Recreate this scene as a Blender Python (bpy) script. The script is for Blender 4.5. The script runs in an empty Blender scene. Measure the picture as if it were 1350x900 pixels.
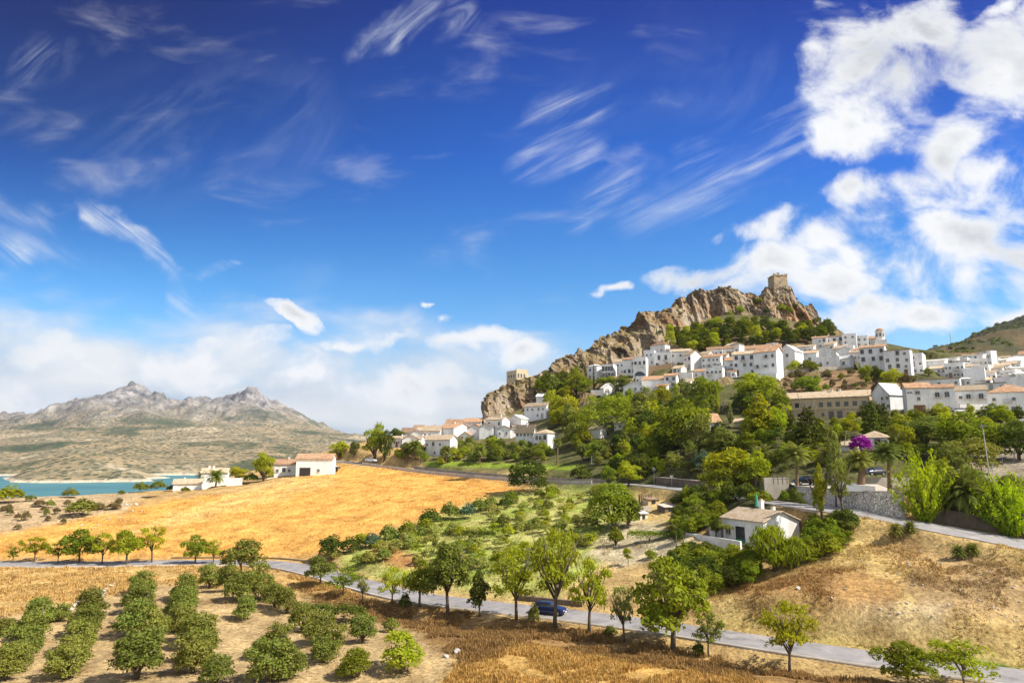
import bpy, math, random
import numpy as np
from mathutils import Vector, Matrix

random.seed(7)
RNG = np.random.default_rng(11)
D = bpy.data
SC = bpy.context.scene
COL = SC.collection
R = math.radians
PITCH = R(9.15)
FPX = 900.0
CP, SP = math.cos(PITCH), math.sin(PITCH)

# ------------------------------------------------------------------ camera maths (photo pixels -> world rays)
def slope(py):
    t = (450.0 - py) / FPX
    return (SP + t * CP) / (CP - t * SP)

def ucoord(px, py):
    t = (450.0 - py) / FPX
    return ((px - 675.0) / FPX) / (CP - t * SP)

def W(px, py, Y):
    return Vector((ucoord(px, py) * Y, Y, slope(py) * Y))

def to_px(X, Y, Z):
    u = X / Y; s = Z / Y
    t = (s * CP - SP) / (CP + s * SP)
    return 675 + FPX * u * (CP - t * SP), 450 - FPX * t

# ------------------------------------------------------------------ noise
def _hash(ix, iy, iz, seed):
    h = (ix.astype(np.int64) * 374761393 + iy.astype(np.int64) * 668265263 + iz.astype(np.int64) * 2147483647 + seed * 974711) & 0xFFFFFFFF
    h = ((h ^ (h >> 13)) * 1274126177) & 0xFFFFFFFF
    h = h ^ (h >> 16)
    return (h & 0xFFFFFF) / float(0xFFFFFF)

def vnoise(x, y, z=None, seed=0):
    x = np.asarray(x, float); y = np.asarray(y, float)
    z = np.zeros_like(x) if z is None else np.asarray(z, float)
    x0, y0, z0 = np.floor(x), np.floor(y), np.floor(z)
    fx, fy, fz = x - x0, y - y0, z - z0
    fx = fx * fx * (3 - 2 * fx); fy = fy * fy * (3 - 2 * fy); fz = fz * fz * (3 - 2 * fz)
    r = 0
    for dx in (0, 1):
        for dy in (0, 1):
            for dz in (0, 1):
                w = (fx if dx else 1 - fx) * (fy if dy else 1 - fy) * (fz if dz else 1 - fz)
                r = r + w * _hash(x0 + dx, y0 + dy, z0 + dz, seed)
    return r

def fbm(x, y, z=None, seed=0, octs=4, gain=.5):
    a, s, r = 1.0, 0.0, 0.0
    f = 1.0
    for o in range(octs):
        r = r + a * vnoise(np.asarray(x) * f, np.asarray(y) * f, None if z is None else np.asarray(z) * f, seed + o * 17)
        s += a; a *= gain; f *= 2.03
    return r / s

def ridged(x, y, z=None, seed=0, octs=4):
    a, s, r, f = 1.0, 0.0, 0.0, 1.0
    for o in range(octs):
        n = 1 - np.abs(2 * vnoise(np.asarray(x) * f, np.asarray(y) * f, None if z is None else np.asarray(z) * f, seed + o * 13) - 1)
        r = r + a * n * n; s += a; a *= .5; f *= 2.05
    return r / s

def inpoly(x, y, poly):
    c = np.zeros(np.shape(x), bool)
    n = len(poly)
    for i in range(n):
        x1, y1 = poly[i]; x2, y2 = poly[(i + 1) % n]
        if y1 == y2: continue
        k = ((y1 > y) != (y2 > y)) & (x < (x2 - x1) * (y - y1) / (y2 - y1) + x1)
        c ^= k
    return c

# ------------------------------------------------------------------ materials
MATS = {}
def newmat(name):
    m = D.materials.new(name); m.use_nodes = True
    nt = m.node_tree; nt.nodes.clear()
    return m, nt

def N(nt, typ, **kw):
    n = nt.nodes.new(typ)
    for k, v in kw.items():
        if k.startswith('i_'):
            key = k[2:]
            key = int(key) if key.isdigit() else key.replace('_', ' ')
            n.inputs[key].default_value = v
        else:
            setattr(n, k, v)
    return n

def L(nt, a, b): nt.links.new(a, b)

def ramp(nt, fac, stops, interp='LINEAR'):
    r = nt.nodes.new('ShaderNodeValToRGB'); r.color_ramp.interpolation = interp
    e = r.color_ramp.elements
    while len(e) < len(stops): e.new(.5)
    for i, (p, c) in enumerate(stops):
        e[i].position = p; e[i].color = (*c, 1) if len(c) == 3 else c
    L(nt, fac, r.inputs[0])
    return r.outputs[0]

def mixc(nt, fac, a, b, mode='MIX'):
    n = nt.nodes.new('ShaderNodeMix'); n.data_type = 'RGBA'; n.blend_type = mode
    for s, v in ((n.inputs[0], fac), (n.inputs[6], a), (n.inputs[7], b)):
        if hasattr(v, 'is_linked'): L(nt, v, s)
        else: s.default_value = v if not isinstance(v, tuple) else ((*v, 1) if len(v) == 3 else v)
    return n.outputs[2]

def noise(nt, vec, scale, detail=4, rough=.55, dist=0):
    n = N(nt, 'ShaderNodeTexNoise'); n.inputs['Scale'].default_value = scale
    n.inputs['Detail'].default_value = detail; n.inputs['Roughness'].default_value = rough; n.inputs['Distortion'].default_value = dist
    if vec is not None: L(nt, vec, n.inputs['Vector'])
    return n.outputs[0]

def mat_simple(name, col, rough=.8, var=.12, scale=1.2, spec=.3, metal=0., obj_var=0., bump=0.):
    m, nt = newmat(name)
    o = N(nt, 'ShaderNodeOutputMaterial'); b = N(nt, 'ShaderNodeBsdfPrincipled')
    b.inputs['Roughness'].default_value = rough; b.inputs['Metallic'].default_value = metal
    b.inputs['Specular IOR Level'].default_value = spec
    tc = N(nt, 'ShaderNodeTexCoord')
    f = noise(nt, tc.outputs['Object'], scale, 5, .6)
    c = ramp(nt, f, [(.25, tuple(x * (1 - var) for x in col)), (.75, tuple(min(1, x * (1 + var)) for x in col))])
    if obj_var:
        oi = N(nt, 'ShaderNodeObjectInfo')
        mr = N(nt, 'ShaderNodeMapRange'); mr.inputs[3].default_value = 1 - obj_var; mr.inputs[4].default_value = 1 + obj_var
        L(nt, oi.outputs['Random'], mr.inputs[0])
        h = N(nt, 'ShaderNodeHueSaturation'); L(nt, mr.outputs[0], h.inputs['Value']); L(nt, c, h.inputs['Color']); c = h.outputs[0]
    L(nt, c, b.inputs['Base Color']); L(nt, b.outputs[0], o.inputs[0])
    if bump:
        bp = N(nt, 'ShaderNodeBump'); bp.inputs['Strength'].default_value = bump
        L(nt, f, bp.inputs['Height']); L(nt, bp.outputs[0], b.inputs['Normal'])
    MATS[name] = m
    return m

def mat_foliage(name, col, col2, transl=.35, hue=.02, val=.22):
    m, nt = newmat(name)
    o = N(nt, 'ShaderNodeOutputMaterial')
    tc = N(nt, 'ShaderNodeTexCoord'); oi = N(nt, 'ShaderNodeObjectInfo')
    f = noise(nt, tc.outputs['Object'], 5.5, 3, .6)
    c = ramp(nt, f, [(.32, col), (.68, col2)])
    h = N(nt, 'ShaderNodeHueSaturation')
    mr = N(nt, 'ShaderNodeMapRange'); mr.inputs[3].default_value = 1 - val; mr.inputs[4].default_value = 1 + val
    L(nt, oi.outputs['Random'], mr.inputs[0]); L(nt, mr.outputs[0], h.inputs['Value'])
    mu = N(nt, 'ShaderNodeMath', operation='MULTIPLY'); mu.inputs[1].default_value = 17.31
    fr = N(nt, 'ShaderNodeMath', operation='FRACT'); L(nt, oi.outputs['Random'], mu.inputs[0]); L(nt, mu.outputs[0], fr.inputs[0])
    mh = N(nt, 'ShaderNodeMapRange'); mh.inputs[3].default_value = .5 - hue; mh.inputs[4].default_value = .5 + hue
    L(nt, fr.outputs[0], mh.inputs[0]); L(nt, mh.outputs[0], h.inputs['Hue'])
    L(nt, c, h.inputs['Color'])
    df = N(nt, 'ShaderNodeBsdfDiffuse'); tr = N(nt, 'ShaderNodeBsdfTranslucent'); mx = N(nt, 'ShaderNodeMixShader')
    mx.inputs[0].default_value = transl
    L(nt, h.outputs[0], df.inputs[0])
    g = N(nt, 'ShaderNodeHueSaturation'); g.inputs['Hue'].default_value = .485; g.inputs['Saturation'].default_value = 1.1; g.inputs['Value'].default_value = 1.25
    L(nt, h.outputs[0], g.inputs['Color']); L(nt, g.outputs[0], tr.inputs[0])
    L(nt, df.outputs[0], mx.inputs[1]); L(nt, tr.outputs[0], mx.inputs[2]); L(nt, mx.outputs[0], o.inputs[0])
    MATS[name] = m
    return m

# ------------------------------------------------------------------ mesh helpers
def mesh_np(name, V, F, mats=(), smooth=False, mat_idx=None):
    """V n x 3, F m x k (k = 3 or 4) arrays."""
    V = np.asarray(V, np.float32); F = np.asarray(F, np.int32)
    me = D.meshes.new(name)
    me.vertices.add(len(V)); me.vertices.foreach_set('co', V.ravel())
    m, k = F.shape
    me.loops.add(m * k); me.loops.foreach_set('vertex_index', F.ravel())
    me.polygons.add(m); me.polygons.foreach_set('loop_start', np.arange(0, m * k, k, dtype=np.int32))
    me.polygons.foreach_set('loop_total', np.full(m, k, np.int32))
    if mat_idx is not None: me.polygons.foreach_set('material_index', np.asarray(mat_idx, np.int32))
    if smooth: me.polygons.foreach_set('use_smooth', np.ones(m, bool))
    for x in mats: me.materials.append(x)
    me.update(); me.validate()
    return me

class MB:
    """collects quads / polygons of one mesh"""
    def __init__(s): s.v = []; s.f = []; s.m = []
    def poly(s, pts, mi=0):
        b = len(s.v); s.v += [tuple(p) for p in pts]; s.f.append(tuple(range(b, b + len(pts)))); s.m.append(mi)
    def box(s, x0, x1, y0, y1, z0, z1, mi=0, skip=''):
        b = len(s.v)
        s.v += [(x0, y0, z0), (x1, y0, z0), (x1, y1, z0), (x0, y1, z0), (x0, y0, z1), (x1, y0, z1), (x1, y1, z1), (x0, y1, z1)]
        for k, f in (('b', (3, 2, 1, 0)), ('t', (4, 5, 6, 7)), ('f', (0, 1, 5, 4)), ('r', (1, 2, 6, 5)), ('k', (2, 3, 7, 6)), ('l', (3, 0, 4, 7))):
            if k not in skip: s.f.append(tuple(b + i for i in f)); s.m.append(mi)
    def tube(s, pts, rads, n=7, mi=0, cap=True):
        pts = [Vector(p) for p in pts]; rings = []
        for i, p in enumerate(pts):
            d = (pts[min(i + 1, len(pts) - 1)] - pts[max(i - 1, 0)]).normalized()
            a = Vector((0, 0, 1)) if abs(d.z) < .9 else Vector((1, 0, 0))
            x = d.cross(a).normalized(); y = d.cross(x)
            b = len(s.v)
            for k in range(n):
                t = 2 * math.pi * k / n
                q = p + (x * math.cos(t) + y * math.sin(t)) * rads[i]
                s.v.append(tuple(q))
            rings.append(b)
        for i in range(len(rings) - 1):
            for k in range(n):
                s.f.append((rings[i] + k, rings[i + 1] + k, rings[i + 1] + (k + 1) % n, rings[i] + (k + 1) % n)); s.m.append(mi)
        if cap:
            s.f.append(tuple(rings[0] + k for k in range(n))); s.m.append(mi)
            s.f.append(tuple(rings[-1] + k for k in range(n))[::-1]); s.m.append(mi)
    def mesh(s, name, mats, smooth=False):
        me = D.meshes.new(name); me.from_pydata(s.v, [], s.f)
        for x in (mats if isinstance(mats, (list, tuple)) else [mats]): me.materials.append(x)
        me.polygons.foreach_set('material_index', np.array(s.m, np.int32))
        if smooth: me.polygons.foreach_set('use_smooth', np.ones(len(s.f), bool))
        me.update()
        return me

def link(name, data, parent=None, loc=None, rz=0., scale=None):
    o = D.objects.new(name, data); COL.objects.link(o)
    if parent is not None: o.parent = parent
    if loc is not None: o.location = loc
    o.rotation_euler = (0, 0, rz)
    if scale is not None: o.scale = scale
    return o

def tag(o, label, cat, group=None, kind=None):
    o['label'] = label; o['category'] = cat
    if group: o['group'] = group
    if kind: o['kind'] = kind
    return o

def structure(name, me, label=None):
    o = link(name, me); o['kind'] = 'structure'
    o['category'] = name.replace('_', ' ')
    if label: o['label'] = label
    return o
# ------------------------------------------------------------------ terrain: thin-plate surface through surveyed points
CTRL = []           # (u, Y, z)
def c_px(px, rows):
    for py, Y in rows: CTRL.append((ucoord(px, py), Y, slope(py) * Y))
def c_z(px, rows):
    for Y, z in rows: CTRL.append(((px - 675) / FPX / 1.0, Y, z))

for px in (-300, 0, 340, 675, 1010, 1350, 1650):
    c_z(px, [(3, -2.3), (12, -7.2), (30, -14.5), (50, -19.2)])
c_px(-200, [(900, 72), (850, 84), (790, 104), (745, 134), (715, 155), (690, 168), (665, 195)]); c_z(-200, [(320, -42), (520, -85), (1300, -110)])
c_px(0, [(900, 69), (850, 82), (790, 103), (715, 152), (690, 166), (662, 192)]); c_z(0, [(300, -36), (500, -83), (1300, -110)])
c_px(170, [(900, 68), (850, 82), (790, 103), (700, 158), (665, 188), (650, 215)]); c_z(170, [(310, -33), (520, -83), (1300, -110)])
c_px(275, [(650, 208), (641, 240), (634, 272)]); c_z(275, [(350, -33), (560, -83), (1300, -110)])
c_px(340, [(900, 68), (850, 82), (790, 103), (720, 147), (700, 158), (660, 188), (636, 222), (628, 250)]); c_z(340, [(360, -28), (600, -83), (1300, -110)])
c_px(430, [(640, 205), (618, 240), (610, 262)]); c_z(430, [(370, -22), (640, -80), (1300, -110)])
c_px(510, [(900, 68), (850, 79), (735, 128), (700, 150), (660, 180), (630, 212), (600, 255), (588, 275), (574, 310)]); c_z(510, [(420, -14), (700, -70), (1300, -110)])
c_px(600, [(640, 196), (606, 238), (596, 258), (582, 280), (568, 310), (560, 335)]); c_z(600, [(430, 0), (750, -60), (1300, -110)])
c_px(680, [(900, 67), (850, 78), (780, 99), (740, 117), (700, 138), (660, 170), (612, 222), (592, 250), (572, 275), (556, 300), (540, 318)]); c_z(680, [(380, 10), (480, 0), (800, -50), (1300, -110)])
c_px(760, [(690, 138), (660, 160), (612, 205), (590, 230), (560, 258), (525, 300), (500, 330), (486, 350)]); c_z(760, [(420, 20), (520, 5), (900, -40)])
c_px(850, [(900, 65), (870, 73), (780, 97), (740, 108), (700, 124), (665, 146), (612, 185), (580, 208), (550, 234), (520, 264), (497, 292), (480, 318), (468, 345)]); c_z(850, [(420, 38), (520, 20), (900, -40)])
c_px(940, [(700, 110), (670, 128), (600, 165), (560, 200), (530, 235), (500, 268), (482, 292), (462, 320), (440, 350), (422, 378)]); c_z(940, [(430, 55), (540, 35), (900, -30)])
c_px(1020, [(900, 65.5), (800, 82), (740, 97), (705, 107), (676, 114), (600, 150), (565, 182), (552, 212), (538, 222), (516, 245), (498, 258), (485, 275), (470, 297), (455, 315), (440, 340), (424, 375), (415, 395)]); c_z(1020, [(440, 62), (560, 45), (900, -20)])
c_px(1100, [(640, 121), (600, 140), (560, 185), (552, 208), (538, 220), (515, 240), (488, 262), (474, 282), (458, 310), (444, 345), (436, 385)]); c_z(1100, [(430, 66), (560, 60), (900, 10)])
c_px(1190, [(900, 66), (850, 74), (800, 79), (750, 87), (710, 95), (645, 120), (620, 130), (580, 155), (546, 188), (520, 215), (494, 240), (475, 262), (458, 300)]); c_z(1190, [(400, 58), (560, 75), (700, 100)])
c_px(1270, [(560, 170), (544, 188), (520, 215), (500, 245), (485, 280), (472, 330)]); c_z(1270, [(420, 58)])
c_px(1350, [(925, 64), (850, 73), (800, 77), (750, 83), (690, 96), (660, 102), (620, 120), (590, 148), (562, 172), (545, 190), (520, 215), (498, 250), (485, 290), (474, 335)]); c_z(1350, [(420, 58), (560, 82)])
c_px(1500, [(950, 62), (850, 72), (750, 80), (690, 93), (620, 118), (560, 170), (520, 215), (490, 270), (474, 335)]); c_z(1500, [(560, 85)])
c_px(1150, [(478, 900)]); c_px(1225, [(467, 900)]); c_px(1290, [(441, 950)]); c_px(1350, [(414, 990)]); c_px(1450, [(385, 1000)])
c_z(1225, [(1400, 60)]); c_z(1350, [(1400, 120)]); c_z(1500, [(1400, 120)]); c_z(900, [(1350, -60)]); c_z(1270, [(640, 88)]); c_z(1350, [(680, 100)])

ROAD1 = [(-260, 739), (-120, 741), (0, 743), (120, 743), (230, 741), (320, 741), (370, 744), (420, 754), (470, 768), (540, 785), (640, 798), (750, 810), (850, 823), (950, 838), (1050, 853), (1150, 867), (1250, 880), (1350, 893), (1480, 910)]
ROAD1 = [(px, py, -20.8 / slope(py)) for px, py in ROAD1]
ROAD2 = [(425, 605.5, 285), (480, 611.5, 255), (560, 622, 232), (620, 628, 215), (680, 633, 200), (740, 637, 185), (830, 638, 168), (910, 646, 148), (1000, 659, 124), (1110, 673, 105), (1200, 689, 99), (1300, 707, 93.5), (1350, 717, 91), (1450, 736, 86), (1550, 756, 82)]
for pts in (ROAD1, ROAD2):
    for px, py, Y in pts:
        if pts is ROAD2 and px < 470: continue
        CTRL.append((ucoord(px, py), Y, slope(py) * Y))

for px, py, Y in ((660, 553, 306), (700, 539, 314), (740, 506, 330), (780, 484, 343), (800, 482, 345), (830, 477, 350), (850, 473, 355), (870, 464, 361), (890, 449, 371), (915, 430, 385), (950, 415, 395), (985, 418, 398), (1020, 426, 400), (1060, 430, 403), (1085, 440, 405)):
    CTRL.append((ucoord(px, py), Y, slope(py) * Y)); CTRL.append((ucoord(px, py), Y + 26, slope(py) * Y - 1.0))
C = np.array(CTRL)
KU = .62
def _feat(u, Y): return np.stack([np.asarray(u) * KU, np.log(Y)], -1)
CF = _feat(C[:, 0], C[:, 1]); CE = C[:, 2] / C[:, 1]
def _tps(d2): return .5 * d2 * np.log(d2 + 1e-12)
_n = len(C)
_A = np.zeros((_n + 3, _n + 3))
_A[:_n, :_n] = _tps(((CF[:, None] - CF[None]) ** 2).sum(-1)) + np.eye(_n) * 2e-4
_A[:_n, _n] = 1; _A[:_n, _n + 1:] = CF; _A[_n, :_n] = 1; _A[_n + 1:, :_n] = CF.T
_w = np.linalg.solve(_A, np.concatenate([CE, np.zeros(3)]))
def tps_eval(u, Y):
    f = _feat(u.ravel(), Y.ravel()); out = np.empty(len(f))
    for i in range(0, len(f), 20000):
        g = f[i:i + 20000]
        out[i:i + 20000] = _tps(((g[:, None] - CF[None]) ** 2).sum(-1)) @ _w[:_n] + _w[_n] + g @ _w[_n + 1:]
    return out.reshape(np.shape(u))

def spline(pts, step=1.2):
    """Catmull-Rom through Vectors, about STEP metres between samples"""
    P = [pts[0] * 2 - pts[1]] + list(pts) + [pts[-1] * 2 - pts[-2]]
    out = []
    for i in range(1, len(P) - 2):
        n = max(2, int((P[i + 1] - P[i]).length / step))
        for k in range(n):
            t = k / n
            out.append(.5 * (2 * P[i] + (P[i + 1] - P[i - 1]) * t + (2 * P[i - 1] - 5 * P[i] + 4 * P[i + 1] - P[i + 2]) * t * t + (3 * P[i] - P[i - 1] - 3 * P[i + 1] + P[i + 2]) * t ** 3))
    out.append(P[-2])
    return out
R1 = spline([W(*p) for p in ROAD1]); R2 = spline([W(*p) for p in ROAD2])

GU = np.arange(-1.02, 1.0201, .00215)
GY = np.concatenate([np.geomspace(3, 58, 26)[:-1], np.geomspace(58, 340, 400)[:-1], np.geomspace(340, 1400, 110)])
# coarse evaluation then bilinear
_cu = np.linspace(-1.02, 1.03, 240); _cy = np.concatenate([GY[0:25:2], GY[25:424:3], GY[424::3], [1450]])
_cu2, _cy2 = np.meshgrid(_cu, _cy)
_ce = tps_eval(_cu2, _cy2)
UU, YY = np.meshgrid(GU, GY)
def _bil(u, Y):
    a = np.clip((u - _cu[0]) / (_cu[1] - _cu[0]), 0, len(_cu) - 1.001); j = a.astype(int); fa = a - j
    i = np.clip(np.searchsorted(_cy, Y, side='right') - 1, 0, len(_cy) - 2)
    fb = np.clip((np.log(Y) - np.log(_cy[i])) / (np.log(_cy[i + 1]) - np.log(_cy[i])), 0, 1)
    return ((_ce[i, j] * (1 - fa) + _ce[i, j + 1] * fa) * (1 - fb) + (_ce[i + 1, j] * (1 - fa) + _ce[i + 1, j + 1] * fa) * fb) * Y
XX = UU * YY
ZZ = _bil(UU, YY)
ZZ += np.where(YY < 400, 1, 3) * ((fbm(XX * .12, YY * .12, seed=3) - .5) * .9 + (fbm(XX * .6, YY * .6, seed=9, octs=3) - .5) * .28) * np.clip((YY - 20) / 60, 0.2, 1)
ZZ += np.where((YY > 500), (fbm(XX * .02, YY * .02, seed=31, octs=5) - .5) * 14 * np.clip((YY - 500) / 200, 0, 1), 0)

def R2W(p):
    return 2.8 * min(1, max(0, (p.x - 42) / 18))

def road_blend(samples, half, shoulder, wide=None):
    """flatten the ground under the road, with sloping shoulders"""
    global ZZ
    S = np.array([tuple(p) for p in samples])
    lo = S[:, :2].min(0) - 30; hi = S[:, :2].max(0) + 30
    m = (XX > lo[0]) & (XX < hi[0]) & (YY > lo[1]) & (YY < hi[1])
    idx = np.nonzero(m)
    x = XX[idx]; y = YY[idx]
    d = np.full(len(x), 1e9); zr = np.zeros(len(x))
    for i in range(0, len(S) - 1):
        a, b = S[i], S[i + 1]
        near = np.abs(x - a[0]) + np.abs(y - a[1]) < 45
        if not near.any(): continue
        ab = b[:2] - a[:2]; q = ((x[near] - a[0]) * ab[0] + (y[near] - a[1]) * ab[1]) / (ab @ ab); q = np.clip(q, 0, 1)
        dd = np.hypot(x[near] - a[0] - q * ab[0], y[near] - a[1] - q * ab[1])
        zz = a[2] + q * (b[2] - a[2])
        k = np.nonzero(near)[0]; better = dd < d[k]
        d[k[better]] = dd[better]; zr[k[better]] = zz[better]
    if wide is not None: d = d - 2.8 * np.clip((x - 42) / 18, 0, 1)
    w = np.clip(1 - (d - half - .8) / shoulder, 0, 1); w = w * w * (3 - 2 * w)
    sink = np.where(d < half + .3, .14, .05)
    ZZ[idx] = ZZ[idx] * (1 - w) + (zr - sink) * w
road_blend(R1, 3.2, 3.5)
road_blend(R2, 3.0, 3.0, R2W)

LZ = np.log(GY)
def gz(x, y):
    """ground height"""
    u = (x / y - GU[0]) / (GU[1] - GU[0]); j = int(min(max(u, 0), len(GU) - 2)); fu = min(max(u - j, 0), 1)
    i = int(np.clip(np.searchsorted(GY, y, side='right') - 1, 0, len(GY) - 2)); fy = (y - GY[i]) / (GY[i + 1] - GY[i])
    return float((ZZ[i, j] * (1 - fu) + ZZ[i, j + 1] * fu) * (1 - fy) + (ZZ[i + 1, j] * (1 - fu) + ZZ[i + 1, j + 1] * fu) * fy)

def hit(px, py, ymin=55, ymax=1300):
    """first ground point seen through a photo pixel"""
    u = ucoord(px, py); s = slope(py)
    j = (u - GU[0]) / (GU[1] - GU[0]); j0 = int(min(max(j, 0), len(GU) - 2)); f = j - j0
    col = ZZ[:, j0] * (1 - f) + ZZ[:, j0 + 1] * f
    g = col - s * GY
    ok = (g >= 0) & (GY >= ymin)
    k = np.nonzero(ok)[0]
    if len(k) == 0 or GY[k[0]] > ymax: return None
    k = int(k[0])
    Y = GY[k]
    if k > 0 and g[k - 1] < 0: Y = GY[k - 1] + (GY[k] - GY[k - 1]) * (-g[k - 1]) / (g[k] - g[k - 1] + 1e-9)
    return Vector((u * Y, Y, s * Y))

# ------------------------------------------------------------------ land cover (albedo per vertex)
PX, PY = to_px(XX, YY, ZZ)
_j1 = (fbm(XX * .3, YY * .3, seed=51, octs=6, gain=.65) - .5) * 42; _j2 = (fbm(XX * .3, YY * .3, seed=77, octs=6, gain=.65) - .5) * 20
QX, QY = PX + _j1, PY + _j2
COVER = np.empty(XX.shape + (3,)); COVER[:] = (.42, .30, .13)
def cover(poly, col, ymin=0, ymax=2000, soft=True, mix=1.0):
    m = (inpoly(QX, QY, poly) if soft else inpoly(PX, PY, poly)) & (YY >= ymin) & (YY <= ymax)
    COVER[m] = COVER[m] * (1 - mix) + np.array(col) * mix
COVER[YY > 215] = (.15, .135, .06)
COVER[(PX > 720) & (YY > 112)] = (.095, .098, .036)
COVER[(PX < 560) & (YY > 120) & (YY < 300)] = (.44, .30, .13)
COVER[(YY > 480) & (UU > .3)] = (.085, .080, .040)
_h = fbm(XX * .035, YY * .02, seed=88, octs=5)
COVER[(YY > 480) & (UU > .3) & (_h > .5)] = (.036, .046, .020)
COVER[(YY > 480) & (UU > .3) & (_h < .38)] = (.17, .115, .055)
FIELD = [(-400, 700), (0, 702), (70, 690), (150, 672), (260, 655), (340, 645), (450, 612), (560, 622), (668, 634), (690, 644), (640, 656), (560, 682), (490, 707), (430, 728), (345, 737), (210, 737), (0, 737), (-400, 737)]
cover([(-400, 760), (0, 748), (210, 745), (350, 748), (420, 765), (480, 790), (330, 775), (210, 768), (120, 795), (40, 810), (-400, 830)], (.50, .34, .13), 80, 150)
cover(FIELD, (.62, .345, .09), 120, 262)
_f = inpoly(PX, PY, FIELD) & (YY > 120) & (YY < 262)
COVER[_f] *= (.80 + .40 * fbm((XX * .5 + YY * .8) * .30, (XX * .8 - YY * .5) * .02, seed=61, octs=4)[_f] + .22 * (fbm(XX * .03, YY * .03, seed=62)[_f] - .5))[:, None]
cover([(-400, 655), (0, 650), (190, 650), (170, 672), (80, 690), (0, 705), (-400, 705)], (.44, .33, .19), 150, 240)
cover([(190, 690), (330, 640), (450, 622), (440, 640), (330, 665), (250, 690), (150, 712)], (.64, .44, .17), 150, 250, mix=.65)
# grove floor
cover([(-400, 830), (40, 808), (130, 788), (215, 768), (330, 782), (420, 800), (545, 830), (600, 870), (585, 920), (-400, 1000)], (.42, .31, .155), 0, 125)
cover([(345, 752), (430, 765), (480, 790), (600, 806), (760, 826), (900, 862), (1040, 884), (1180, 905), (1180, 990), (560, 990), (600, 870), (545, 830), (420, 795)], (.29, .18, .072), 55, 122)
cover([(590, 880), (700, 850), (860, 880), (1000, 900), (1180, 908), (1150, 990), (560, 990)], (.47, .30, .095), 0, 90)
cover([(345, 750), (430, 765), (480, 785), (460, 792), (380, 770)], (.50, .33, .12), 90, 130)
# sapling slope
cover([(440, 738), (500, 708), (570, 684), (650, 655), (720, 640), (800, 645), (850, 665), (790, 745), (720, 785), (560, 775), (470, 755)], (.43, .42, .145), 95, 190)
_g = fbm(XX * .22, YY * .22, seed=5)
m_ = inpoly(PX, PY, [(440, 738), (500, 708), (570, 684), (650, 655), (720, 640), (800, 645), (850, 665), (790, 745), (720, 785), (560, 775), (470, 755)]) & (_g > .50)
COVER[m_] = (.30, .36, .075)
cover([(490, 715), (560, 735), (560, 752), (500, 745)], (.40, .22, .08), 95, 160)
cover([(800, 690), (880, 690), (930, 715), (905, 735), (820, 745), (770, 735)], (.46, .40, .26), 95, 140)
cover([(835, 645), (905, 650), (890, 690), (845, 690)], (.50, .37, .15), 110, 170)
# triangle field on the right-hand side
TRI = [(930, 800), (960, 770), (1040, 745), (1110, 705), (1125, 680), (1200, 697), (1300, 716), (1350, 727), (1700, 800), (1700, 960), (1350, 880), (1200, 860), (1050, 838), (950, 822)]
cover(TRI, (.49, .365, .15), 60, 108)
cover([(1160, 700), (1230, 712), (1360, 760), (1400, 830), (1300, 815), (1210, 800), (1190, 760)], (.36, .255, .125), 60, 100)
cover([(950, 775), (1060, 748), (1130, 752), (1205, 775), (1180, 800), (1090, 802), (1000, 795)], (.35, .215, .085), 60, 100)
cover([(1130, 690), (1220, 725), (1270, 760), (1230, 770), (1150, 730)], (.42, .285, .115), 60, 105, mix=.7)
cover([(1080, 805), (1180, 800), (1260, 800), (1240, 815), (1120, 818)], (.50, .43, .31), 60, 100, mix=.7)
cover([(930, 812), (1050, 832), (1200, 856), (1360, 880), (1360, 892), (1200, 866), (1050, 843), (930, 824)], (.30, .26, .07), 55, 95, mix=.8)
cover([(1210, 862), (1420, 890), (1420, 903), (1210, 872)], (.12, .17, .03), 55, 95)
# gardens
cover([(560, 608), (620, 609), (700, 612), (765, 614), (765, 619), (700, 618), (620, 615), (560, 613)], (.19, .26, .03), 190, 250, soft=False)
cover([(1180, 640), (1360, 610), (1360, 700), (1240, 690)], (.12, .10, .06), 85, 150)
cover([(1230, 600), (1360, 590), (1360, 630), (1260, 640)], (.30, .26, .20), 110, 160)
cover([(1005, 488), (1120, 485), (1210, 500), (1200, 520), (1150, 520), (1040, 522)], (.27, .18, .10), 215, 300)
cover([(1090, 548), (1350, 543), (1350, 552), (1150, 553)], (.34, .27, .12), 165, 230)
# dry hillside under the crag
cover([(640, 520), (760, 470), (900, 425), (1110, 430), (1110, 470), (900, 470), (760, 520)], (.20, .145, .075), 300, 600)
def _blur(a, n):
    for _ in range(n):
        a[:, 1:-1] = (a[:, :-2] + 2 * a[:, 1:-1] + a[:, 2:]) * .25
        a[1:-1] = (a[:-2] + 2 * a[1:-1] + a[2:]) * .25
_lawn = COVER[..., 1] > COVER[..., 0] * 1.3
_cc = COVER.copy(); _blur(_cc, 10); COVER = np.where(_lawn[..., None], COVER, _cc)
COVER *= (0.86 + .28 * fbm(XX * .5, YY * .5, seed=21)[..., None])

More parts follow.
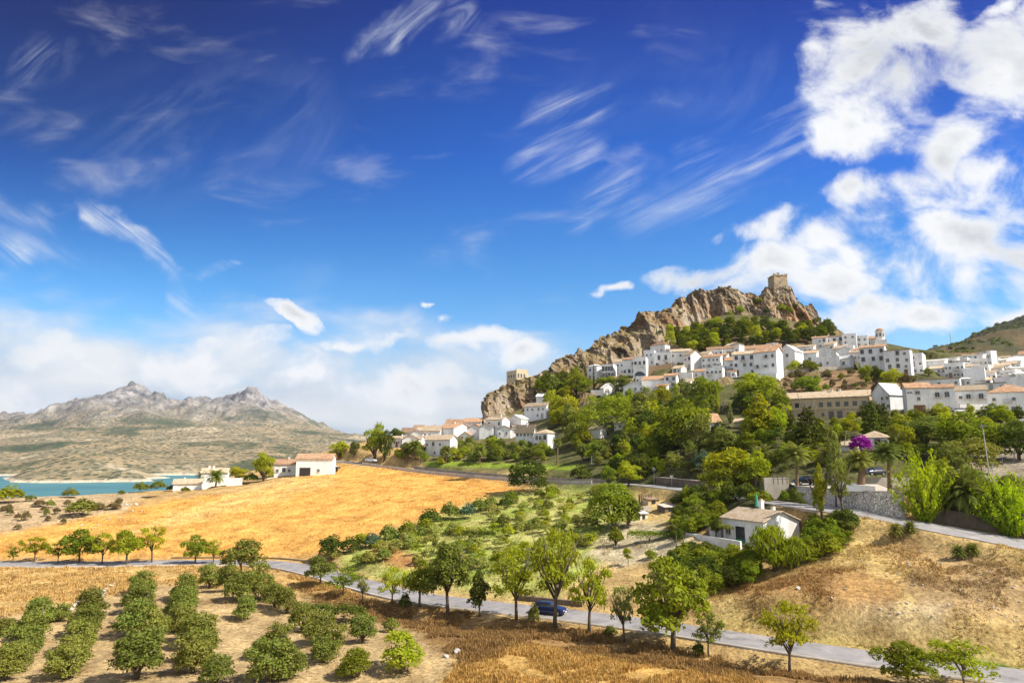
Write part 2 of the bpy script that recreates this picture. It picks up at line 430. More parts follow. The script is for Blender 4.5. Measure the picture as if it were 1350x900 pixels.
m, nt = newmat('ground')
o = N(nt, 'ShaderNodeOutputMaterial'); b = N(nt, 'ShaderNodeBsdfPrincipled'); b.inputs['Roughness'].default_value = 1; b.inputs['Specular IOR Level'].default_value = .1
at = N(nt, 'ShaderNodeAttribute', attribute_name='land'); geo = N(nt, 'ShaderNodeNewGeometry')
n1 = noise(nt, geo.outputs['Position'], .22, 6, .62); n2 = noise(nt, geo.outputs['Position'], 2.3, 6, .7); n3 = noise(nt, geo.outputs['Position'], .9, 5, .65, 1.2)
c = mixc(nt, 1.0, at.outputs['Color'], ramp(nt, n1, [(.3, (.62, .56, .52)), (.5, (1, 1, 1)), (.72, (1.35, 1.33, 1.3))]), 'MULTIPLY')
c = mixc(nt, 1.0, c, ramp(nt, n2, [(.28, (.42, .36, .30)), (.5, (1, 1, 1)), (.7, (1.5, 1.45, 1.35))]), 'MULTIPLY')
c = mixc(nt, .8, c, ramp(nt, n3, [(.35, (.7, .66, .62)), (.6, (1.15, 1.15, 1.15))]), 'MULTIPLY')
L(nt, c, b.inputs['Base Color']); L(nt, b.outputs[0], o.inputs[0])
bp = N(nt, 'ShaderNodeBump'); bp.inputs['Strength'].default_value = .9; bp.inputs['Distance'].default_value = .25
L(nt, n2, bp.inputs['Height']); L(nt, bp.outputs[0], b.inputs['Normal'])
MATS['ground'] = m

def grid_faces(nr, nc):
    a = np.arange(nr * nc).reshape(nr, nc)
    return np.stack([a[:-1, :-1], a[:-1, 1:], a[1:, 1:], a[1:, :-1]], -1).reshape(-1, 4)
def set_color(me, name, cols):
    at = me.color_attributes.new(name, 'FLOAT_COLOR', 'POINT')
    at.data.foreach_set('color', np.concatenate([cols.reshape(-1, 3), np.ones((cols.reshape(-1, 3).shape[0], 1))], 1).astype(np.float32).ravel())
V = np.stack([XX, YY, ZZ], -1).reshape(-1, 3)
me = mesh_np('ground', V, grid_faces(*XX.shape), [m], True); GROUND = me
set_color(me, 'land', COVER)
structure('ground', me, 'dry golden fields and wooded slopes rising to the village')

# ------------------------------------------------------------------ roads
def ribbon(name, samples, offs, mat, dz=0.0, z_extra=None, wide=None):
    """a strip along the samples between lateral offsets"""
    V = []; n = len(offs)
    for i, p in enumerate(samples):
        d = samples[min(i + 1, len(samples) - 1)] - samples[max(i - 1, 0)]
        nrm = Vector((d.y, -d.x, 0)).normalized()
        for k, of in enumerate(offs):
            if wide: of = of + math.copysign(wide(p), of)
            V.append(tuple(p + nrm * of + Vector((0, 0, dz + (z_extra[k] if z_extra else 0)))))
    return mesh_np(name, V, grid_faces(len(samples), n), [mat])
m, nt = newmat('asphalt')
o = N(nt, 'ShaderNodeOutputMaterial'); b = N(nt, 'ShaderNodeBsdfPrincipled'); b.inputs['Roughness'].default_value = .85
geo = N(nt, 'ShaderNodeNewGeometry')
n1 = noise(nt, geo.outputs['Position'], .35, 5, .6, .8); n2 = noise(nt, geo.outputs['Position'], 9, 4, .7)
c = ramp(nt, n1, [(.32, (.17, .16, .158)), (.46, (.25, .238, .232)), (.54, (.28, .265, .258)), (.70, (.36, .335, .315))])
c = mixc(nt, 1., c, ramp(nt, n2, [(.3, (.8, .8, .8)), (.7, (1.15, 1.15, 1.15))]), 'MULTIPLY')
L(nt, c, b.inputs['Base Color']); L(nt, b.outputs[0], o.inputs[0]); MATS['asphalt'] = m
paint = mat_simple('road_paint', (.62, .6, .55), .8, .3, .8)
kerbm = mat_simple('kerb_concrete', (.42, .37, .31), .9, .25, .9)
structure('road', ribbon('road', R1, (-3.0, -1, 1, 3.0), MATS['asphalt'], 0.0, (0, .05, .05, 0)), 'grey asphalt lane winding through the valley past the roadside trees')
# painted edge line on the near side and a low kerb
for nm, of, mt in (('road_edge_line', (2.62, 2.76), paint),):
    structure(nm, ribbon(nm, R1, of, mt, .022), 'worn pale edge line along the near side of the lane')
kv = ribbon('kerb', R1, (3.0, 3.0, 3.28, 3.28), kerbm, 0, (-.2, .12, .12, -.3))
structure('kerb', kv, 'low concrete kerb along the near side of the lane')
structure('upper_road', ribbon('upper_road', R2, (-2.9, -1, 1, 2.9), MATS['asphalt'], 0.0, (0, .05, .05, 0), R2W), 'grey road curving past the village gardens')
structure('upper_road_edge_line', ribbon('upper_road_edge_line', R2, (2.5, 2.62), paint, .025, None, R2W), 'worn pale edge line on the village road')
structure('upper_road_kerb', ribbon('upper_road_kerb', R2, (2.9, 2.9, 3.15, 3.15), kerbm, 0, (-.2, .1, .1, -.3), R2W), 'low concrete kerb along the village road')

# ------------------------------------------------------------------ lake and far hills
m, nt = newmat('lake_water')
o = N(nt, 'ShaderNodeOutputMaterial'); b = N(nt, 'ShaderNodeBsdfPrincipled'); b.inputs['Roughness'].default_value = .45; b.inputs['Specular IOR Level'].default_value = .12
geo = N(nt, 'ShaderNodeNewGeometry')
n1 = noise(nt, geo.outputs['Position'], .004, 4, .5)
L(nt, ramp(nt, n1, [(.35, (.05, .165, .18)), (.65, (.085, .22, .215))]), b.inputs['Base Color']); L(nt, b.outputs[0], o.inputs[0])
mp = N(nt, 'ShaderNodeMapping'); mp.inputs['Scale'].default_value = (.15, .5, 1); L(nt, geo.outputs['Position'], mp.inputs[0])
nb = noise(nt, mp.outputs[0], .6, 3, .6); bp = N(nt, 'ShaderNodeBump'); bp.inputs['Strength'].default_value = .25; L(nt, nb, bp.inputs['Height']); L(nt, bp.outputs[0], b.inputs['Normal'])
mb = MB(); mb.poly([(-4200, 420, -75), (1800, 420, -75), (1800, 4200, -75), (-4200, 4200, -75)])
structure('lake', mb.mesh('lake', m), 'turquoise reservoir below the dry field')

FC = []
def f_px(px, rows):
    for py, Y in rows: FC.append((ucoord(px, py), Y, slope(py) * Y))
def f_z(px, rows):
    for Y, z in rows: FC.append(((px - 675) / FPX, Y, z))
# shoreline, slopes and skyline of the ranges beyond the lake
for px, sh in ((-250, 1900), (-100, 2000), (0, 2050)): f_z(px, [(1300, -110), (sh, -76)])
f_z(100, [(1300, -112), (1600, -90)]); f_z(215, [(1300, -112), (1650, -98), (1850, -94), (2150, -82)]); f_z(290, [(1300, -112), (1800, -98), (2050, -86), (2200, -80)]); f_z(0, [(1600, -102), (1800, -96), (1950, -86)]); f_z(-60, [(1600, -102), (1850, -94)]); f_z(-160, [(1600, -102), (1800, -92)]); f_z(30, [(1620, -92)]); f_z(160, [(1640, -92)]); f_z(60, [(2080, -80)])
f_px(-250, [(610, 2500), (590, 3600), (565, 5200), (545, 6500)]); f_px(-100, [(612, 2500), (590, 3600), (565, 5200), (545, 6500)])
f_px(0, [(614, 2500), (600, 3000), (585, 3700), (568, 4800), (556, 6300)])
# peninsula
f_px(30, [(631, 1740), (627, 1800)]); f_px(90, [(629, 1750), (616, 1850), (604, 1960)]); f_px(130, [(628, 1770), (610, 1920)]); f_px(185, [(625.5, 1830), (622, 1950)]); f_px(60, [(616, 1880)])
f_z(20, [(2080, -78)]); f_px(100, [(600, 2400), (585, 3300), (566, 4600), (552, 5300)])
f_px(60, [(565, 5200), (545, 6300)])
f_px(130, [(540, 5300), (520, 6100)]); f_px(150, [(590, 3200), (570, 4300), (552, 5000), (530, 5600)])
f_px(175, [(516, 5900), (494, 6300)]); f_px(168, [(503, 6300)]); f_px(183, [(503, 6300)]); f_px(180, [(512, 6450)]); f_px(160, [(506, 6350)]); f_px(200, [(514, 6250), (600, 2900)]); f_px(215, [(524, 6200), (545, 5400)])
f_px(240, [(543, 6200), (575, 4300), (590, 3300), (609, 2500)]); f_px(262, [(551, 6250)]); f_px(225, [(534, 6250)]); f_px(205, [(521, 6250)]); f_px(150, [(518, 6250)]); f_px(100, [(535, 6250)]); f_px(30, [(550, 6300)])
f_px(285, [(537, 6300), (550, 5400), (612, 2500), (598, 2900)]); f_px(310, [(521, 6300), (540, 5500)]); f_px(332, [(508, 6300), (583, 3600), (570, 4300)]); f_px(348, [(516, 6300), (545, 5500)])
f_px(370, [(540, 6200), (555, 5400), (606, 2600), (590, 3200)]); f_px(400, [(560, 6100), (572, 5000)]); f_px(430, [(575, 6300), (600, 2900), (588, 3600)]); f_px(470, [(584, 6500), (596, 3600)]); f_px(540, [(590, 6500), (598, 3600)])
f_px(700, [(594, 6500), (600, 3600)])
f_z(400, [(1300, -112), (2150, -80)]); f_z(540, [(1300, -112), (2250, -80)]); f_z(700, [(1300, -112), (2250, -80)])
for px, py in ((-250, 560), (0, 560), (100, 545), (200, 535), (330, 530), (450, 592), (650, 596)): f_px(px, [(min(py + 48, 600), 8500)])
F_ = np.array(FC)
FF = _feat(F_[:, 0], F_[:, 1]); FE = F_[:, 2] / F_[:, 1]; _n = len(F_)
_A = np.zeros((_n + 3, _n + 3)); _A[:_n, :_n] = _tps(((FF[:, None] - FF[None]) ** 2).sum(-1)) + np.eye(_n) * 1e-6
_A[:_n, _n] = 1; _A[:_n, _n + 1:] = FF; _A[_n, :_n] = 1; _A[_n + 1:, :_n] = FF.T
_w = np.linalg.solve(_A, np.concatenate([FE, np.zeros(3)]))
CF = FF
fu = np.arange(-1.05, .06, .0016); fy = np.concatenate([np.geomspace(1300, 2600, 110)[:-1], np.geomspace(2600, 8600, 190)])
FU, FY = np.meshgrid(fu, fy); FX = FU * FY
FZ = tps_eval(FU, FY) * FY
hh = np.clip((FY - 1700) / 2500, 0, 1)
_hi = np.clip((FZ - 120) / 350, 0, 1)
FZ += hh * (ridged(FX * .0013, FY * .0011, seed=4, octs=6) - .52) * (np.clip((FZ + 75) / 350, .05, 1) * 80 + _hi * 90)
FZ += _hi * (ridged(FX * .005, FY * .0035, seed=41, octs=5) - .55) * 110
FZ += np.clip((FZ + 70) / 60, 0, 1) * (fbm(FX * .006, FY * .006, seed=14, octs=5) - .5) * 45 * np.clip((FY - 1500) / 1500, .15, 1)
FP, FQ = to_px(FX, FY, FZ)
me = mesh_np('hills', np.stack([FX, FY, FZ], -1).reshape(-1, 3), grid_faces(*FX.shape), [], True)
m, nt = newmat('far_hills')
o = N(nt, 'ShaderNodeOutputMaterial'); b = N(nt, 'ShaderNodeBsdfPrincipled'); b.inputs['Roughness'].default_value = 1; b.inputs['Specular IOR Level'].default_value = .05
geo = N(nt, 'ShaderNodeNewGeometry'); sx = N(nt, 'ShaderNodeSeparateXYZ'); L(nt, geo.outputs['Position'], sx.inputs[0])
n1 = noise(nt, geo.outputs['Position'], .0016, 7, .62, .6); n2 = noise(nt, geo.outputs['Position'], .009, 5, .65)
vo = N(nt, 'ShaderNodeTexVoronoi'); vo.inputs['Scale'].default_value = .045; L(nt, geo.outputs['Position'], vo.inputs['Vector'])
low = ramp(nt, n1, [(.36, (.055, .075, .033)), (.44, (.14, .13, .065)), (.50, (.36, .27, .15)), (.56, (.20, .17, .085)), (.62, (.50, .39, .22)), (.72, (.11, .12, .055))])
low = mixc(nt, ramp(nt, vo.outputs['Distance'], [(.30, (1, 1, 1)), (.46, (0, 0, 0))]), low, (.06, .075, .033))
rock = ramp(nt, n2, [(.32, (.07, .075, .085)), (.48, (.20, .185, .175)), (.64, (.39, .36, .33))])
zz = N(nt, 'ShaderNodeMapRange'); zz.inputs[1].default_value = 150; zz.inputs[2].default_value = 480; L(nt, sx.outputs['Z'], zz.inputs[0])
ad = N(nt, 'ShaderNodeMath', operation='MULTIPLY_ADD'); ad.inputs[1].default_value = 1.6; L(nt, n1, ad.inputs[0])
sb = N(nt, 'ShaderNodeMath', operation='SUBTRACT'); sb.inputs[1].default_value = .8; L(nt, zz.outputs[0], sb.inputs[0]); L(nt, sb.outputs[0], ad.inputs[2])
ad.use_clamp = True
c = mixc(nt, ad.outputs[0], low, rock)
# pale beach at the waterline
bz = N(nt, 'ShaderNodeMapRange'); bz.inputs[1].default_value = -68; bz.inputs[2].default_value = -72; L(nt, sx.outputs['Z'], bz.inputs[0])
c = mixc(nt, bz.outputs[0], c, (.58, .50, .36))
L(nt, c, b.inputs['Base Color']); L(nt, b.outputs[0], o.inputs[0])
bp = N(nt, 'ShaderNodeBump'); bp.inputs['Strength'].default_value = 1; bp.inputs['Distance'].default_value = 45; L(nt, n2, bp.inputs['Height']); L(nt, bp.outputs[0], b.inputs['Normal'])
me.materials.append(m)
structure('hills', me, 'pale rocky mountains and scrubby hills beyond the reservoir')
# ------------------------------------------------------------------ camera, sun, sky
cam = D.cameras.new('camera'); co = link('camera', cam); SC.camera = co
cam.sensor_width = 36; cam.lens = 24; cam.clip_start = .5; cam.clip_end = 30000
co.rotation_euler = (math.pi / 2 + PITCH, 0, 0)
SUN_AZ, SUN_EL = R(108), R(45)      # clockwise from the view axis (+Y)
sd = Vector((math.sin(SUN_AZ) * math.cos(SUN_EL), math.cos(SUN_AZ) * math.cos(SUN_EL), math.sin(SUN_EL)))
sun = D.lights.new('sun', 'SUN'); sun.energy = 4.7; sun.angle = R(.53); sun.color = (1, .93, .82)
so = link('sun', sun); so.rotation_euler = sd.to_track_quat('Z', 'Y').to_euler(); so.location = (0, 0, 300)
w = D.worlds.new('World'); SC.world = w; w.use_nodes = True
nt = w.node_tree; nt.nodes.clear()
out = N(nt, 'ShaderNodeOutputWorld'); bg = N(nt, 'ShaderNodeBackground')
sky = N(nt, 'ShaderNodeTexSky'); sky.sky_type = 'NISHITA'; sky.sun_disc = False
sky.sun_elevation = SUN_EL; sky.sun_rotation = SUN_AZ; sky.altitude = 500; sky.air_density = 1.0; sky.dust_density = .6; sky.ozone_density = 1.6
tc = N(nt, 'ShaderNodeTexCoord'); dirv = tc.outputs['Generated']
sep = N(nt, 'ShaderNodeSeparateXYZ'); L(nt, dirv, sep.inputs[0])
# deep polarised blue: darker and more saturated away from the horizon and away from the sun
SKY_STR = .11
hs = N(nt, 'ShaderNodeHueSaturation'); hs.inputs['Saturation'].default_value = 1.3; L(nt, sky.outputs[0], hs.inputs['Color'])
gm = N(nt, 'ShaderNodeMix', data_type='RGBA'); gm.blend_type = 'MULTIPLY'; gm.inputs[0].default_value = 1; L(nt, hs.outputs[0], gm.inputs[6])
SKYC = gm.outputs[2]
# direction -> coordinates on the plane Y = 1 (real compass directions, fixed to the world)
ymax = N(nt, 'ShaderNodeMath', operation='MAXIMUM'); ymax.inputs[1].default_value = .08; L(nt, sep.outputs['Y'], ymax.inputs[0])
du = N(nt, 'ShaderNodeMath', operation='DIVIDE'); L(nt, sep.outputs['X'], du.inputs[0]); L(nt, ymax.outputs[0], du.inputs[1])
ds = N(nt, 'ShaderNodeMath', operation='DIVIDE'); L(nt, sep.outputs['Z'], ds.inputs[0]); L(nt, ymax.outputs[0], ds.inputs[1])
cv = N(nt, 'ShaderNodeCombineXYZ'); L(nt, du.outputs[0], cv.inputs[0]); L(nt, ds.outputs[0], cv.inputs[1])
UV = cv.outputs[0]
L(nt, ramp(nt, ds.outputs[0], [(0, (1.0, 1.0, 1.0)), (.10, (.90, .97, 1.0)), (.26, (.42, .80, 1.0)), (.45, (.095, .47, .97)), (.70, (.004, .17, .60))]), gm.inputs[7])

# wobble so that cloud outlines are not smooth
_wn = N(nt, 'ShaderNodeTexNoise'); _wn.inputs['Scale'].default_value = 6.5; _wn.inputs['Detail'].default_value = 6; L(nt, UV, _wn.inputs['Vector'])
_ws = N(nt, 'ShaderNodeVectorMath', operation='MULTIPLY_ADD'); _ws.inputs[1].default_value = (.22, .13, 0); _ws.inputs[2].default_value = (-.11, -.065, 0); L(nt, _wn.outputs['Color'], _ws.inputs[0])
_wa = N(nt, 'ShaderNodeVectorMath', operation='ADD'); L(nt, UV, _wa.inputs[0]); L(nt, _ws.outputs[0], _wa.inputs[1])
UVW = _wa.outputs[0]
_pd = N(nt, 'ShaderNodeMapRange', interpolation_type='SMOOTHSTEP'); _pd.inputs[1].default_value = -.75; _pd.inputs[2].default_value = .1; _pd.inputs[3].default_value = .48; _pd.inputs[4].default_value = 1.0; L(nt, du.outputs[0], _pd.inputs[0])
_pe = N(nt, 'ShaderNodeMapRange', interpolation_type='SMOOTHSTEP'); _pe.inputs[1].default_value = .15; _pe.inputs[2].default_value = .55; L(nt, ds.outputs[0], _pe.inputs[0])
_pm = N(nt, 'ShaderNodeMix', data_type='FLOAT'); _pm.inputs[2].default_value = 1.0; L(nt, _pe.outputs[0], _pm.inputs[0]); L(nt, _pd.outputs[0], _pm.inputs[3])
_pc = N(nt, 'ShaderNodeVectorMath', operation='SCALE'); L(nt, gm.outputs[2], _pc.inputs[0]); L(nt, _pm.outputs[0], _pc.inputs['Scale']); SKYC = _pc.outputs[0]
def blobs(lst):
    """union of soft ellipses (px, py, rx, ry, degrees) -> value"""
    res = None
    for px, py, rx, ry, ang in lst:
        mp = N(nt, 'ShaderNodeMapping', vector_type='TEXTURE')
        mp.inputs['Location'].default_value = (ucoord(px, py), slope(py), 0)
        mp.inputs['Rotation'].default_value = (0, 0, R(ang))
        mp.inputs['Scale'].default_value = (rx / FPX * 1.02, ry / FPX * 1.05, 1)
        L(nt, UVW, mp.inputs[0])
        g = N(nt, 'ShaderNodeTexGradient', gradient_type='SPHERICAL'); L(nt, mp.outputs[0], g.inputs[0])
        v = g.outputs['Fac']
        if res is None: res = v
        else:
            mx = N(nt, 'ShaderNodeMath', operation='MAXIMUM'); L(nt, res, mx.inputs[0]); L(nt, v, mx.inputs[1]); res = mx.outputs[0]
    return res
def mth(op, a, b=None, c=None, clamp=False):
    n = N(nt, 'ShaderNodeMath', operation=op); n.use_clamp = clamp
    for i, v in enumerate((a, b, c)):
        if v is None: continue
        if hasattr(v, 'is_linked'): L(nt, v, n.inputs[i])
        else: n.inputs[i].default_value = v
    return n.outputs[0]
def sstep(v, lo, hi):
    n = N(nt, 'ShaderNodeMapRange', interpolation_type='SMOOTHSTEP'); n.inputs[1].default_value = lo; n.inputs[2].default_value = hi; L(nt, v, n.inputs[0]); return n.outputs[0]
def mapped(rot, sc, loc=(0, 0, 0)):
    mp = N(nt, 'ShaderNodeMapping'); mp.inputs['Rotation'].default_value = (0, 0, R(rot)); mp.inputs['Scale'].default_value = sc; mp.inputs['Location'].default_value = loc
    L(nt, UV, mp.inputs[0]); return mp.outputs[0]

# cumulus
CUM = [(1165, 95, 150, 130, 25), (1095, 65, 70, 62, 0), (1215, 40, 90, 80, 0), (1150, 165, 105, 70, 0), (1085, 175, 50, 44, 0), (1310, 110, 130, 110, 40), (1262, 185, 120, 66, 35), (1400, 60, 140, 130, 0), (1290, 290, 260, 100, 12), (1330, 240, 120, 70, 20),
       (1200, 350, 230, 72, 5), (1165, 245, 110, 48, 15), (1390, 340, 190, 130, 0), (1090, 378, 180, 46, 0), (1085, 325, 110, 46, 14), (930, 357, 130, 30, 8), (1012, 302, 86, 32, 8), (1010, 345, 110, 44, 0), (1190, 425, 260, 44, 3), (1310, 425, 160, 36, 4), (1325, 12, 70, 24, 20),
       (65, 465, 70, 34, 0), (20, 520, 120, 40, 0), (395, 425, 44, 17, -20), (560, 510, 140, 34, 0), (400, 490, 130, 34, 0), (330, 470, 110, 34, 0), (515, 452, 70, 16, 0), (585, 422, 26, 12, 0), (786, 381, 30, 11, 0), (610, 455, 110, 22, 0), (690, 470, 90, 22, 0), (240, 480, 150, 40, 0), (545, 408, 22, 8, 0), (460, 455, 50, 12, 0)]
cum = blobs(CUM)
big = noise(nt, mapped(0, (1, 1.2, 1)), 7.0, 12, .59, .35)
gate = sstep(cum, 0.0, .22)
dens = mth('ADD', mth('MULTIPLY', cum, .85), mth('MULTIPLY', mth('MULTIPLY', mth('SUBTRACT', big, .5), 2.7), gate))
cmask = sstep(dens, .10, .80)
# hazy bank above the horizon
bank = blobs([(60, 560, 620, 170, 4), (420, 560, 560, 150, 0), (690, 560, 380, 130, 0), (-150, 540, 500, 200, 0)])
bn = noise(nt, mapped(3, (1, 2.6, 1), (3, 1, 0)), 5, 7, .55, .4)
bmask = mth('MULTIPLY', sstep(mth('ADD', bank, mth('MULTIPLY', mth('SUBTRACT', bn, .5), .9)), .02, .60), .93)
# cirrus: long fibres of strongly stretched noise, inside broad soft patches
def cirrus(lst, rot, sc, k, loc=(0, 0, 0), dist=1.0, lo=.42):
    def mt(sx_, sy_, lx):
        mp = N(nt, 'ShaderNodeMapping', vector_type='TEXTURE'); mp.inputs['Rotation'].default_value = (0, 0, R(rot)); mp.inputs['Scale'].default_value = (1 / sx_, 1 / sy_, 1); mp.inputs['Location'].default_value = (lx, loc[1], 0)
        L(nt, UV, mp.inputs[0]); return mp.outputs[0]
    f = noise(nt, mt(sc[0], sc[1], loc[0]), 1.0, 9, .64, dist)
    g = noise(nt, mt(sc[0] * .8, sc[1] * .3, loc[0] + 4), 1.0, 4, .5, .6)
    b_ = blobs(lst)
    return mth('MULTIPLY', mth('MULTIPLY', sstep(f, lo, .78), mth('MULTIPLY', sstep(b_, .0, .75), sstep(g, .33, .62))), k)
ci = [cirrus([(40, 300, 130, 40, -35), (75, 325, 90, 24, -30), (165, 305, 90, 18, -38), (195, 325, 90, 16, -33), (262, 405, 60, 26, -55), (300, 355, 50, 14, 0)], -34, (3, 30, 1), 1.15, lo=.30),
      cirrus([(55, 85, 70, 55, 40), (62, 75, 60, 26, 50), (525, 15, 80, 36, 45), (505, 40, 60, 26, 35), (600, 20, 60, 50, 0)], 50, (6, 16, 1), .5, (2, 5, 0), 2.0, .34),
      cirrus([(960, 225, 190, 56, 27), (1000, 200, 140, 50, 22), (800, 240, 90, 46, 42), (770, 265, 60, 34, 60), (740, 175, 120, 60, 38), (1030, 150, 110, 34, 25)], 27, (3.2, 34, 1), .95, (1, 7, 0), .45, .36),
      cirrus([(220, 165, 230, 130, 20), (360, 150, 220, 110, -20), (640, 120, 200, 180, 20), (860, 130, 300, 190, 25), (520, 385, 240, 50, -8), (680, 40, 140, 110, 0)], 42, (3, 8, 1), .13, (9, 2, 0), 1.2, .40)]
ctot = None
for v in ci: ctot = v if ctot is None else mth('MAXIMUM', ctot, v)
ctot = mth('MINIMUM', ctot, .88)
# colours (radiances; the background strength scales them with the sky)
k = 1 / SKY_STR
def kc(r, g, b, s): return (r * s, g * s, b * s)
shade = noise(nt, mapped(0, (1, 1.7, 1), (.03, -.06, 0)), 3.6, 5, .5, .2)
ccol = ramp(nt, mth('ADD', mth('MULTIPLY', dens, .62), mth('MULTIPLY', mth('SUBTRACT', shade, .5), -1.5)), [(.05, (.78, .85, .95)), (.28, (.97, .98, 1)), (.50, (.92, .93, .94)), (.78, (.68, .70, .73)), (1.1, (.50, .53, .57))])
bcol = ramp(nt, bn, [(.32, (.50, .63, .80)), (.5, (.78, .82, .88)), (.66, (.98, .98, .98))])
def scale(c, s):
    return mixc(nt, 1., c, (s, s, s), 'MULTIPLY')
c = mixc(nt, bmask, SKYC, scale(bcol, k * .58))
c = mixc(nt, ctot, c, scale(ramp(nt, ctot, [(0, (.8, .88, 1)), (1, (1, 1, 1))]), k * .58))
c = mixc(nt, cmask, c, scale(ccol, k * .62))
# the half of the sky behind the viewer: blue, with unseen bright cloud added to fill the facades
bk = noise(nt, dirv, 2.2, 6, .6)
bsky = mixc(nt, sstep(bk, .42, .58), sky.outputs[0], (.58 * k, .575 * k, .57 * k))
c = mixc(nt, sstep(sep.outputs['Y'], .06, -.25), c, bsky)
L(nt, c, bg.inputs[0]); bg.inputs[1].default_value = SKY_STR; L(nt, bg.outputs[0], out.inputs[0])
w.cycles.sampling_method = 'MANUAL'; w.cycles.sample_map_resolution = 512

vs = SC.view_settings; vs.view_transform = 'Standard'; vs.look = 'None'; vs.exposure = 0.74; vs.gamma = 1; vs.use_curve_mapping = False
SC.display_settings.display_device = 'sRGB'
cy = SC.cycles
cy.max_bounces = 5; cy.diffuse_bounces = 2; cy.glossy_bounces = 2; cy.transmission_bounces = 3; cy.transparent_max_bounces = 6; cy.volume_bounces = 0
cy.caustics_reflective = False; cy.caustics_refractive = False
cy.use_denoising = True
cy.use_adaptive_sampling = True; cy.adaptive_threshold = .012
# ------------------------------------------------------------------ rock faces
m, nt = newmat('cliff_rock')
o = N(nt, 'ShaderNodeOutputMaterial'); b = N(nt, 'ShaderNodeBsdfPrincipled'); b.inputs['Roughness'].default_value = .95; b.inputs['Specular IOR Level'].default_value = .15
geo = N(nt, 'ShaderNodeNewGeometry'); P = geo.outputs['Position']
mp = N(nt, 'ShaderNodeMapping'); mp.inputs['Scale'].default_value = (1, 1, .2); L(nt, P, mp.inputs[0])
n1 = noise(nt, mp.outputs[0], .085, 6, .6, .6); n2 = noise(nt, mp.outputs[0], .6, 6, .68, .5); n3 = noise(nt, P, .05, 4, .5)
c = ramp(nt, n1, [(.30, (.085, .066, .052)), (.44, (.21, .16, .115)), (.58, (.37, .305, .23)), (.72, (.26, .225, .185))])
c = mixc(nt, ramp(nt, n3, [(.48, (0, 0, 0)), (.66, (.75, .75, .75))]), c, (.33, .175, .075))
c = mixc(nt, 1., c, ramp(nt, n2, [(.28, (.38, .34, .31)), (.46, (.9, .88, .86)), (.7, (1.45, 1.42, 1.38))]), 'MULTIPLY')
nz = N(nt, 'ShaderNodeSeparateXYZ'); L(nt, geo.outputs['Normal'], nz.inputs[0])
n4 = noise(nt, P, .22, 5, .6)
g = N(nt, 'ShaderNodeMath', operation='MULTIPLY_ADD'); g.inputs[1].default_value = 1.6; g.inputs[2].default_value = -1.42
g2 = N(nt, 'ShaderNodeMath', operation='ADD'); L(nt, nz.outputs['Z'], g2.inputs[0]); L(nt, n4, g2.inputs[1]); L(nt, g2.outputs[0], g.inputs[0]); g.use_clamp = True
c = mixc(nt, g.outputs[0], c, ramp(nt, n2, [(.35, (.10, .10, .035)), (.6, (.27, .19, .075))]))
L(nt, c, b.inputs['Base Color']); L(nt, b.outputs[0], o.inputs[0])
bp = N(nt, 'ShaderNodeBump'); bp.inputs['Strength'].default_value = 1; bp.inputs['Distance'].default_value = 1.2; L(nt, n2, bp.inputs['Height']); L(nt, bp.outputs[0], b.inputs['Normal'])
MATS['cliff'] = m
CLIFF_PTS = {}

